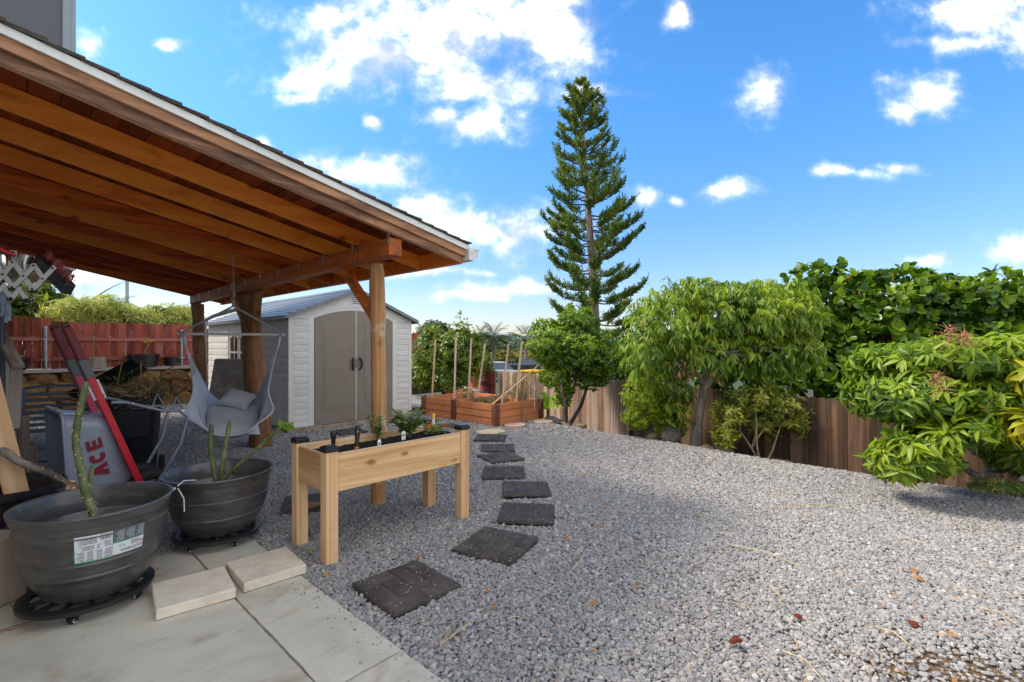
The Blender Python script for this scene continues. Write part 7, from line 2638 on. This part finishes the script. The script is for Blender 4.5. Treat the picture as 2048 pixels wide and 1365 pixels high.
    # young banana plants by the bed corner and behind the fence
    def banana(name, label, p, leaves, seed):
        q = np.random.default_rng(seed)
        root = thing(name, label, 'banana plant', p)
        m = MB(); m.tube([(0, 0, -.05), (0, 0, .28)], [.035, .025], 10); m.build('stem', M['leaf_herb'], root, smooth=True)
        for (an, el, L) in leaves:
            N = 9
            V, F = [], []
            for i in range(N + 1):
                t = i / N
                c = Vector((math.cos(an) * L * t, math.sin(an) * L * t * .5, .25 + L * el * t - L * .55 * t * t))
                sd = Vector((-math.sin(an), math.cos(an) * .8, .35)) * (L * .17 * math.sin(math.pi * min(1, .08 + t * .92)) ** .7)
                V += [c - sd, c - Vector((0, 0, .01)), c + sd]
            for i in range(N):
                for k in (0, 1):
                    a = i * 3 + k
                    F.append((a, a + 3, a + 4, a + 1))
            MB().add(V, F).build('leaf', M['leaf_banana'], root, smooth='all')
    banana('banana_plant', 'young banana plant with broad bright leaves behind the raised bed corner', (.72, 9.75, -.1), [(.9, 1.1, .55), (2.6, .8, .6), (-.4, .6, .5), (-2.4, .7, .5), (1.7, 1.3, .45)], 1)
    banana('banana_plant', 'banana plant with one pale leaf reaching over the fence beside the citrus tree', (2.75, 11.3, -.05), [(2.8, 1.0, .8), (1.2, 1.4, .8), (-.5, 1.0, .7)], 2)
    # autograph trees beyond the fence: three, grown together
    for i, (base, lobes, lab) in enumerate((((5.9, 9.4, -.9), [lob(1640, 610, 9.6, 95, 62, .8), lob(1590, 680, 9.6, 80, 80, .8), lob(1660, 700, 9.5, 90, 85, .8), lob(1610, 555, 9.6, 40, 22, .4), lob(1560, 750, 9.4, 60, 45, .5), lob(1490, 735, 9.6, 60, 46, .5), lob(1425, 745, 9.8, 50, 40, .4), lob(1530, 640, 9.9, 60, 40, .5), lob(1660, 540, 9.6, 26, 18, .3)], 'round leaved autograph tree behind the lychee, furthest from the picture edge'),
                                            ((7.4, 9.0, -.9), [lob(1770, 610, 9.2, 100, 60, .8), lob(1740, 700, 9.1, 90, 90, .8), lob(1840, 660, 9.1, 90, 85, .8), lob(1815, 560, 9.2, 50, 24, .4), lob(1720, 570, 9.2, 40, 22, .3), lob(1700, 770, 9.0, 70, 36, .5)], 'round leaved autograph tree rising behind the mango crown'),
                                            ((9.2, 8.8, -.9), [lob(1945, 610, 8.9, 90, 52, .8), lob(1980, 690, 8.9, 110, 80, .8), lob(2060, 620, 8.8, 80, 60, .7), lob(1900, 580, 9.0, 30, 26, .3), lob(2000, 560, 8.9, 40, 24, .3)], 'round leaved autograph tree at the picture edge behind the mango'))):
        bushy('autograph_tree', lab, 'tree', base, lobes, 1050 if i < 2 else 850, 'leaf_clusia', 'round', (.11, .19), .72, 20 + i, 'bark_dark', r0=.10, m=4, parts=100, spread=.75, fwd=.75, droop=-.25, curve=.08, inner=.42, group='autograph trees beyond the fence', n_twig=90, jit=.24, young='leaf_clusia_young')
    bushy('background_bush', 'dark green bush beyond the fence between citrus and lychee crowns', 'bush', (3.0, 12.6, -.9), [lob(1262, 705, 12.5, 40, 45, .6), lob(1235, 735, 12.4, 36, 34, .5), lob(1300, 735, 12.6, 44, 40, .5)], 700, 'leaf_clusia', 'lance', (.08, .15), .45, 29, r0=.05, m=6, n_twig=20, jit=.25)
    # leafy bush over the lava wall behind the bed
    bushy('boundary_bush', 'big bright leafy bush spilling over the lava wall behind the raised bed', 'bush', (-1.9, 13.6, .0), [lob(870, 715, 13.5, 52, 52, .8), lob(915, 705, 13.4, 52, 56, .8), lob(955, 720, 13.6, 30, 40, .5), lob(850, 750, 13.3, 36, 32, .5), lob(905, 755, 13.2, 46, 26, .5), lob(935, 680, 13.5, 26, 22, .4), lob(865, 670, 13.5, 28, 20, .4)],
          1700, 'leaf_hedge', 'lance', (.08, .15), .5, 30, r0=.05, m=5, parts=0, n_twig=60, jit=.25)
    q = np.random.default_rng(8)
    for (px, top, lab) in ((918, 624, 'taller of two leafy shoots rising above the boundary bush'), (933, 642, 'shorter spindly shoot rising above the boundary bush')):
        b, t_ = at(px - 4, 685, 13.4), at(px + 3, top, 13.4)
        root = thing('leafy_shoot', lab, 'shoot', b)
        m = MB(b); m.tube([b, b.lerp(t_, .5) + Vector((.04, 0, 0)), t_], [.012, .01, .005], 6); m.build('stem', M['bark_dark'], root)
        n = 44
        tt = q.random(n)
        pos = np.array(b) + (np.array(t_) - np.array(b)) * tt[:, None] + q.normal(size=(n, 3)) * .05
        foliage(root, 'leaf_hedge', 'lance', pos, rdir(n, q), rdir(n, q), q.uniform(.08, .16, n), q.uniform(.05, .08, n), .2, origin=b, name='leaves')
    # variegated shrubs behind the red fence
    def behind(px, py, b):
        ry = Vector(((px - 1024) / 970, 1, 0)); return b / (-ry.x * UY + ry.y * UX)
    for i, (px, py, rx, ry_, lab) in enumerate(((150, 632, 48, 34, 'yellow variegated shrub over the red fence below the palm fronds'), (212, 628, 44, 40, 'tallest yellow variegated shrub over the red fence beside the lamp pole'), (285, 640, 46, 30, 'low yellow variegated shrub over the red fence above the black pots'), (352, 640, 40, 34, 'yellow variegated shrub over the red fence next to the far log post'))):
        d = behind(px, py, 15.4)
        c = at(px, 690, d)
        lb = [lob(px, py, d, rx, ry_, .7), lob(px - 22, py + 14, d, 30, 26, .5), lob(px + 24, py + 12, d, 30, 26, .5)]
        bushy('variegated_shrub', lab, 'shrub', (c.x, c.y, .3), lb, 340, 'leaf_variegated', 'lance', (.13, .24), .13, 40 + i, r0=.04, m=12, spread=.9, fwd=.4, droop=.2, curve=.35, group='variegated shrubs behind the red fence', n_twig=24, jit=.25)
    d = behind(50, 600, 16.5)
    bushy('garden_tree', 'green tree with long leaflets behind the tall red fence end', 'tree', (at(50, 690, d).x, d, 0), [lob(40, 590, d, 62, 40, 1.0), lob(85, 610, d, 40, 34, .8), lob(10, 620, d, 50, 36, .8), lob(100, 640, d, 50, 24, .7), lob(30, 650, d, 60, 20, .7)],
          420, 'leaf_hedge', 'lance', (.16, .30), .32, 50, r0=.08, m=7, droop=.3, n_twig=40)

    # palms
    def palm(name, label, px, py, d, n, L, seed, base_z=-1.5, stiff=.5, mat='leaf_palm', fan=False):
        q = np.random.default_rng(seed)
        c = at(px, py, d)
        root = thing(name, label, 'palm', (c.x, c.y, base_z), 0)
        o = Vector((c.x, c.y, base_z))
        m = MB(o); m.tube([(c.x, c.y, base_z), (c.x + .1, c.y, (base_z + c.z) / 2), c], [L * .09, L * .07, L * .06], 10); m.build('trunk', M['bark_grey'], root, smooth=True)
        for k in range(n):
            an = k * 2.4; el = q.uniform(-.25, 1.25)
            P = []
            for i in range(9):
                t = i / 8
                P.append(c + Vector((math.cos(an) * math.cos(el) * L * t, math.sin(an) * math.cos(el) * L * t, math.sin(el) * L * t - (1 - stiff) * L * .75 * t * t)))
            ts = np.repeat(np.linspace(.18, 1, 26), 2)
            Pa = np.array(P)
            f = ts * 8; j = np.minimum(f.astype(int), 7); u = (f - j)[:, None]
            pos = Pa[j] * (1 - u) + Pa[j + 1] * u
            tan = nrm(Pa[j + 1] - Pa[j])
            sd = nrm(np.cross(tan, [0, 0, 1.])) * np.where(np.arange(len(ts)) % 2, 1, -1)[:, None]
            ax = nrm(sd + tan * .7 + np.array([0, 0, -.35]))
            LL = L * .30 * np.sin(np.pi * (ts * .85 + .1)) ** .6
            foliage(root, mat, 'blade', pos, ax, np.tile([0, 0, 1.], (len(ts), 1)) + .01, LL, LL * .09, 0, origin=o, name='frond')
    d = behind(148, 620, 21)
    palm('date_palm', 'stiff feathered palm showing above the variegated shrubs', 146, 632, d, 20, 2.1, 3, 0, .75)
    palm('coconut_palm', 'small far palm with drooping fronds right of the leaning stakes', 1050, 676, 46, 22, 2.2, 4)
    palm('coconut_palm', 'far palm with upright spear fronds above the yellow tree canopy', 986, 674, 42, 22, 2.3, 5)
    palm('fan_palm', 'dense dark palm crown close to the spear fronded palm', 962, 668, 44, 30, 1.5, 6)
    # far trees
    bushy('far_tree', 'dark rounded tree behind the boundary bush', 'tree', (-6.2, 38, -1.3), [lob(868, 668, 38, 36, 28, 1.4), lob(845, 680, 38, 26, 18, 1.0), lob(895, 680, 38, 26, 18, 1.0)], 700, 'leaf_far', 'small', (.2, .42), .5, 60, r0=.2, m=5, n_twig=20, jit=.3)
    bushy('far_tree', 'dark tree mass below the far palms', 'tree', (-5.4, 74, -1.6), [lob(955, 700, 74, 40, 20, 2.2), lob(990, 704, 74, 34, 14, 2.0), lob(925, 698, 74, 30, 18, 2.0), lob(1045, 706, 74, 34, 10, 2.0)], 800, 'leaf_far', 'small', (.35, .75), .5, 61, r0=.2, m=5, n_twig=20, jit=.3)
    for i, (px, py, rx, ry_, lab) in enumerate(((1000, 714, 34, 12, 'wide yellow green umbrella shaped tree between the leaning stakes'), (1050, 712, 32, 12, 'yellow green umbrella shaped tree behind the last stakes'), (965, 722, 26, 10, 'low yellow green umbrella tree partly behind the boundary bush'), (1110, 710, 40, 14, 'yellow green umbrella tree showing beside the citrus crown'))):
        d = 58.0
        c = at(px, 690, d)
        bushy('umbrella_tree', lab, 'tree', (c.x, d, -1.35), [lob(px, py, d, rx, ry_, 2.2), lob(px - rx * .5, py + 4, d, rx * .5, ry_ * .8, 1.5), lob(px + rx * .5, py + 3, d, rx * .5, ry_ * .8, 1.5)], 800, 'leaf_monkeypod', 'small', (.25, .5), .55, 70 + i, r0=.16, m=5, n_twig=20, fork=(c.x, d, -.3), group='umbrella trees beyond the car park', jit=.2)
    bushy('far_shrub', 'mid green shrub below the umbrella trees', 'bush', (1.4, 50, -1.4), [lob(1030, 728, 50, 22, 10, 1), lob(1065, 730, 50, 26, 10, 1)], 400, 'leaf_far', 'small', (.2, .4), .5, 80, r0=.1, m=5, n_twig=10)
    bushy('far_shrub', 'grey green scrub beside the boundary bush', 'bush', (-1.6, 24, -1.2), [lob(970, 742, 24, 20, 12, .6), lob(985, 748, 24, 14, 10, .5)], 300, 'leaf_far', 'small', (.08, .16), .4, 81, r0=.05, m=5, n_twig=10)
    # a belt of far woods along the horizon
    q = np.random.default_rng(15)
    n = 60000
    ang = q.uniform(-1.25, 1.25, n)
    dist = q.uniform(90, 170, n)
    x, y = np.sin(ang) * dist, np.cos(ang) * dist
    h = 3.4 + 2.4 * vnoise(np.stack([x, y, x * 0], 1), 3, .05) + 1.5 * vnoise(np.stack([x, y, x * 0], 1), 4, .16)
    pos = np.stack([x, y, -1.8 + h * q.random(n) ** .7], 1)
    L = q.uniform(.4, .95, n)
    me = leaf_mesh('far_woods', 'small', pos, leaf_frames(rdir(n, q), rdir(n, q), L, L * .7), 0)
    tag(link('far_woods', me, None, M['leaf_far']), kind='stuff')


vegetation()


def norfolk_pine():
    r = np.random.default_rng(77)
    D = 20.0
    base = at(1192, 690, D); base.z = -1.3
    top = at(1166, 165, D)
    root = thing('norfolk_pine', 'tall tapering pine with tiered upswept branches far beyond the fence', 'tree', base)
    o = Vector(base)

    def tr(t):
        return Vector(base).lerp(top, t) + Vector((.10 * math.sin(t * 5), 0, 0))
    m = MB(o); m.tube([tr(i / 30) for i in range(31)], [.24 * (1 - i / 30) ** .8 + .012 for i in range(31)], 12)
    m.build('trunk', M['bark_grey'], root, smooth=True)
    tz = lambda py: (at(0, py, D).z - base.z) / (top.z - base.z)
    # half widths in pixels down the tree
    prof = [(165, 3), (185, 16), (210, 38), (240, 46), (300, 56), (360, 70), (420, 84), (470, 90), (520, 90), (560, 86), (600, 98), (640, 98), (690, 90), (760, 74)]

    def half(py):
        for (a, wa), (b, wb) in zip(prof, prof[1:]):
            if a <= py <= b:
                return wa + (wb - wa) * (py - a) / (b - a)
        return 60
    pos, ax, LL = [], [], []
    py = 172.0
    k = 0
    while py < 740:
        w = half(py) * D / 970 * 1.06
        nb = 4 if py < 190 else 6
        for j in range(nb):
            if r.random() < .03:
                continue
            an = j * 2 * math.pi / nb + k * .55 + r.normal() * .18
            ln = w * r.uniform(.8, 1.08)
            t0 = tz(py + r.uniform(-7, 7))
            if t0 <= 0.01:
                continue
            p0 = tr(t0)
            rise = r.uniform(.12, .34) if py < 420 else r.uniform(-.02, .22)
            P = []
            for i in range(9):
                t = i / 8
                P.append(p0 + Vector((math.cos(an) * ln * t, math.sin(an) * ln * t, ln * (rise * t - .32 * t * (1 - t) + .16 * t ** 4))))
            br = MB(o).tube(P, [.035 * (1 - py / 3000) * (1 - i / 9) + .008 for i in range(9)], 5)
            br.build('branch', M['bark_dark'], root)
            Pa = np.array([tuple(q) for q in P])
            # hanging and upright cords of needles, thick towards the tip
            nc = int((24 + ln * 40) * (.52 if py < 420 else .8))
            ts = (0.22 if py > 380 else .12) + (1 - (0.22 if py > 380 else .12)) * r.random(nc) ** .75
            f = ts * 8; jj = np.minimum(f.astype(int), 7); u = (f - jj)[:, None]
            c = Pa[jj] * (1 - u) + Pa[jj + 1] * u
            tan = nrm(Pa[jj + 1] - Pa[jj])
            sd = nrm(np.cross(tan, [0, 0, 1.])) * np.where(r.random(nc) < .5, 1, -1)[:, None]
            a0 = nrm(sd * r.uniform(.2, .75, (nc, 1)) + tan * r.uniform(.3, .8, (nc, 1)) + np.array([0, 0, 1.]) * r.uniform(.35, 1.0, (nc, 1)))
            cl = r.uniform(.22, .40, nc) * (0.3 if py < 188 else 0.5 if py < 240 else 0.7 if py < 320 else 1.0)
            # needles along each cord
            for q in range(7):
                tt = (q + .3) / 7
                b = c + a0 * (cl * tt)[:, None]
                pos.append(b); ax.append(nrm(a0 * .75 + r.normal(size=(nc, 3)) * .42)); LL.append(np.full(nc, .16) * r.uniform(.7, 1.3, nc))
        py += 21 + (py - 170) * .022 + r.uniform(-4, 4)
        k += 1
    pos = np.concatenate(pos); ax = np.concatenate(ax); LL = np.concatenate(LL)
    print('pine needles', len(pos))
    foliage(root, 'leaf_pine', 'small', pos, ax, rdir(len(pos), r), LL, LL * .26, 0, origin=o, name='needles', smooth=False)['kind'] = 'stuff'


norfolk_pine()


def beyond():
    # lamp pole behind the shrubs
    p = at(254, 690, 24)
    r = thing('lamp_pole', 'slender grey metal pole standing behind the variegated shrubs', 'pole', (p.x, p.y, 0))
    MB().tube([(0, 0, 0), (0, 0, 9)], [.09, .06], 12).build('shaft', M['pole_grey'], r, smooth=True)
    MB().tube([(0, 0, 8.9), (.6, 0, 9.2), (1.4, 0, 9.25)], .035, 8).build('arm', M['pole_grey'], r, smooth=True)
    MB().box((1.2, -.12, 9.15), (1.8, .12, 9.25)).build('lamp_head', M['pole_grey'], r, bevel=.03)

    def car(name, label, px, d, mat, cat, rz, pickup=False):
        c = at(px, 690, d)
        g = -1.15 - .004 * d
        r = thing(name, label, cat, (c.x, c.y, g), rz)
        m = MB(); m.prism([(-2.1, -.85, .35), (2.1, -.85, .35), (2.15, -.85, .75), (1.2, -.85, .92), (-2.0, -.85, .95), (-2.15, -.85, .7)], (0, 1.7, 0)); m.build('body', M[mat], r, bevel=.06)
        x0, x1 = (-.2, .9) if pickup else (-1.5, .9)
        m = MB(); m.hexa([(x0 - .25, -.8, .93), (x1 + .5, -.8, .93), (x1 + .5, .8, .93), (x0 - .25, .8, .93), (x0, -.66, 1.42), (x1, -.66, 1.42), (x1, .66, 1.42), (x0, .66, 1.42)]); m.build('window', M['car_glass'], r)
        m = MB(); m.box((x0 + .02, -.65, 1.425), (x1 - .02, .65, 1.47)); m.build('roof', M[mat], r, bevel=.02)
        for x in (-1.3, 1.3):
            for y in (-.85, .85):
                m = MB(); m.tube([(x, y - .1, .33), (x, y + .1, .33)], .33, 18); m.build('wheel', M['black_rubber'], r)
    car('parked_car', 'white car roof showing above the low red fence', 985, 36, 'car_white', 'car', R(20))
    car('pickup_truck', 'dark pickup parked below the umbrella trees', 1046, 46, 'car_dark', 'truck', R(5), True)
    p = at(1078, 742, 17)
    r = thing('yellow_kayak', 'long yellow boat hull lying beyond the grey fence beside the citrus tree', 'kayak', (p.x, p.y, p.z - .16))
    pts = [(-.8, .0), (-.6, .07), (-.25, .1), (.2, .1), (.6, .07), (.8, 0)]
    m = MB()
    vs, fs = [], []
    for x, w in pts:
        for k in range(10):
            an = 2 * math.pi * k / 10
            vs.append((x, max(w, .01) * math.cos(an), .14 + max(w, .01) * .7 * math.sin(an)))
    for i in range(5):
        for k in range(10):
            fs.append((i * 10 + k, i * 10 + (k + 1) % 10, (i + 1) * 10 + (k + 1) % 10, (i + 1) * 10 + k))
    m.add(vs, fs).build('hull', M['yellow_paint'], r, smooth=True)
    m = MB(); m.ring((0, 0, .212), .08, .012, 'z', 16, 6); m.build('cockpit_rim', M['black_plastic'], r)
    for x in (-.4, .4):
        MB().box((x - .04, -.12, -1.3), (x + .04, .12, .075)).build('stand', M['timber_old'], r)


beyond()
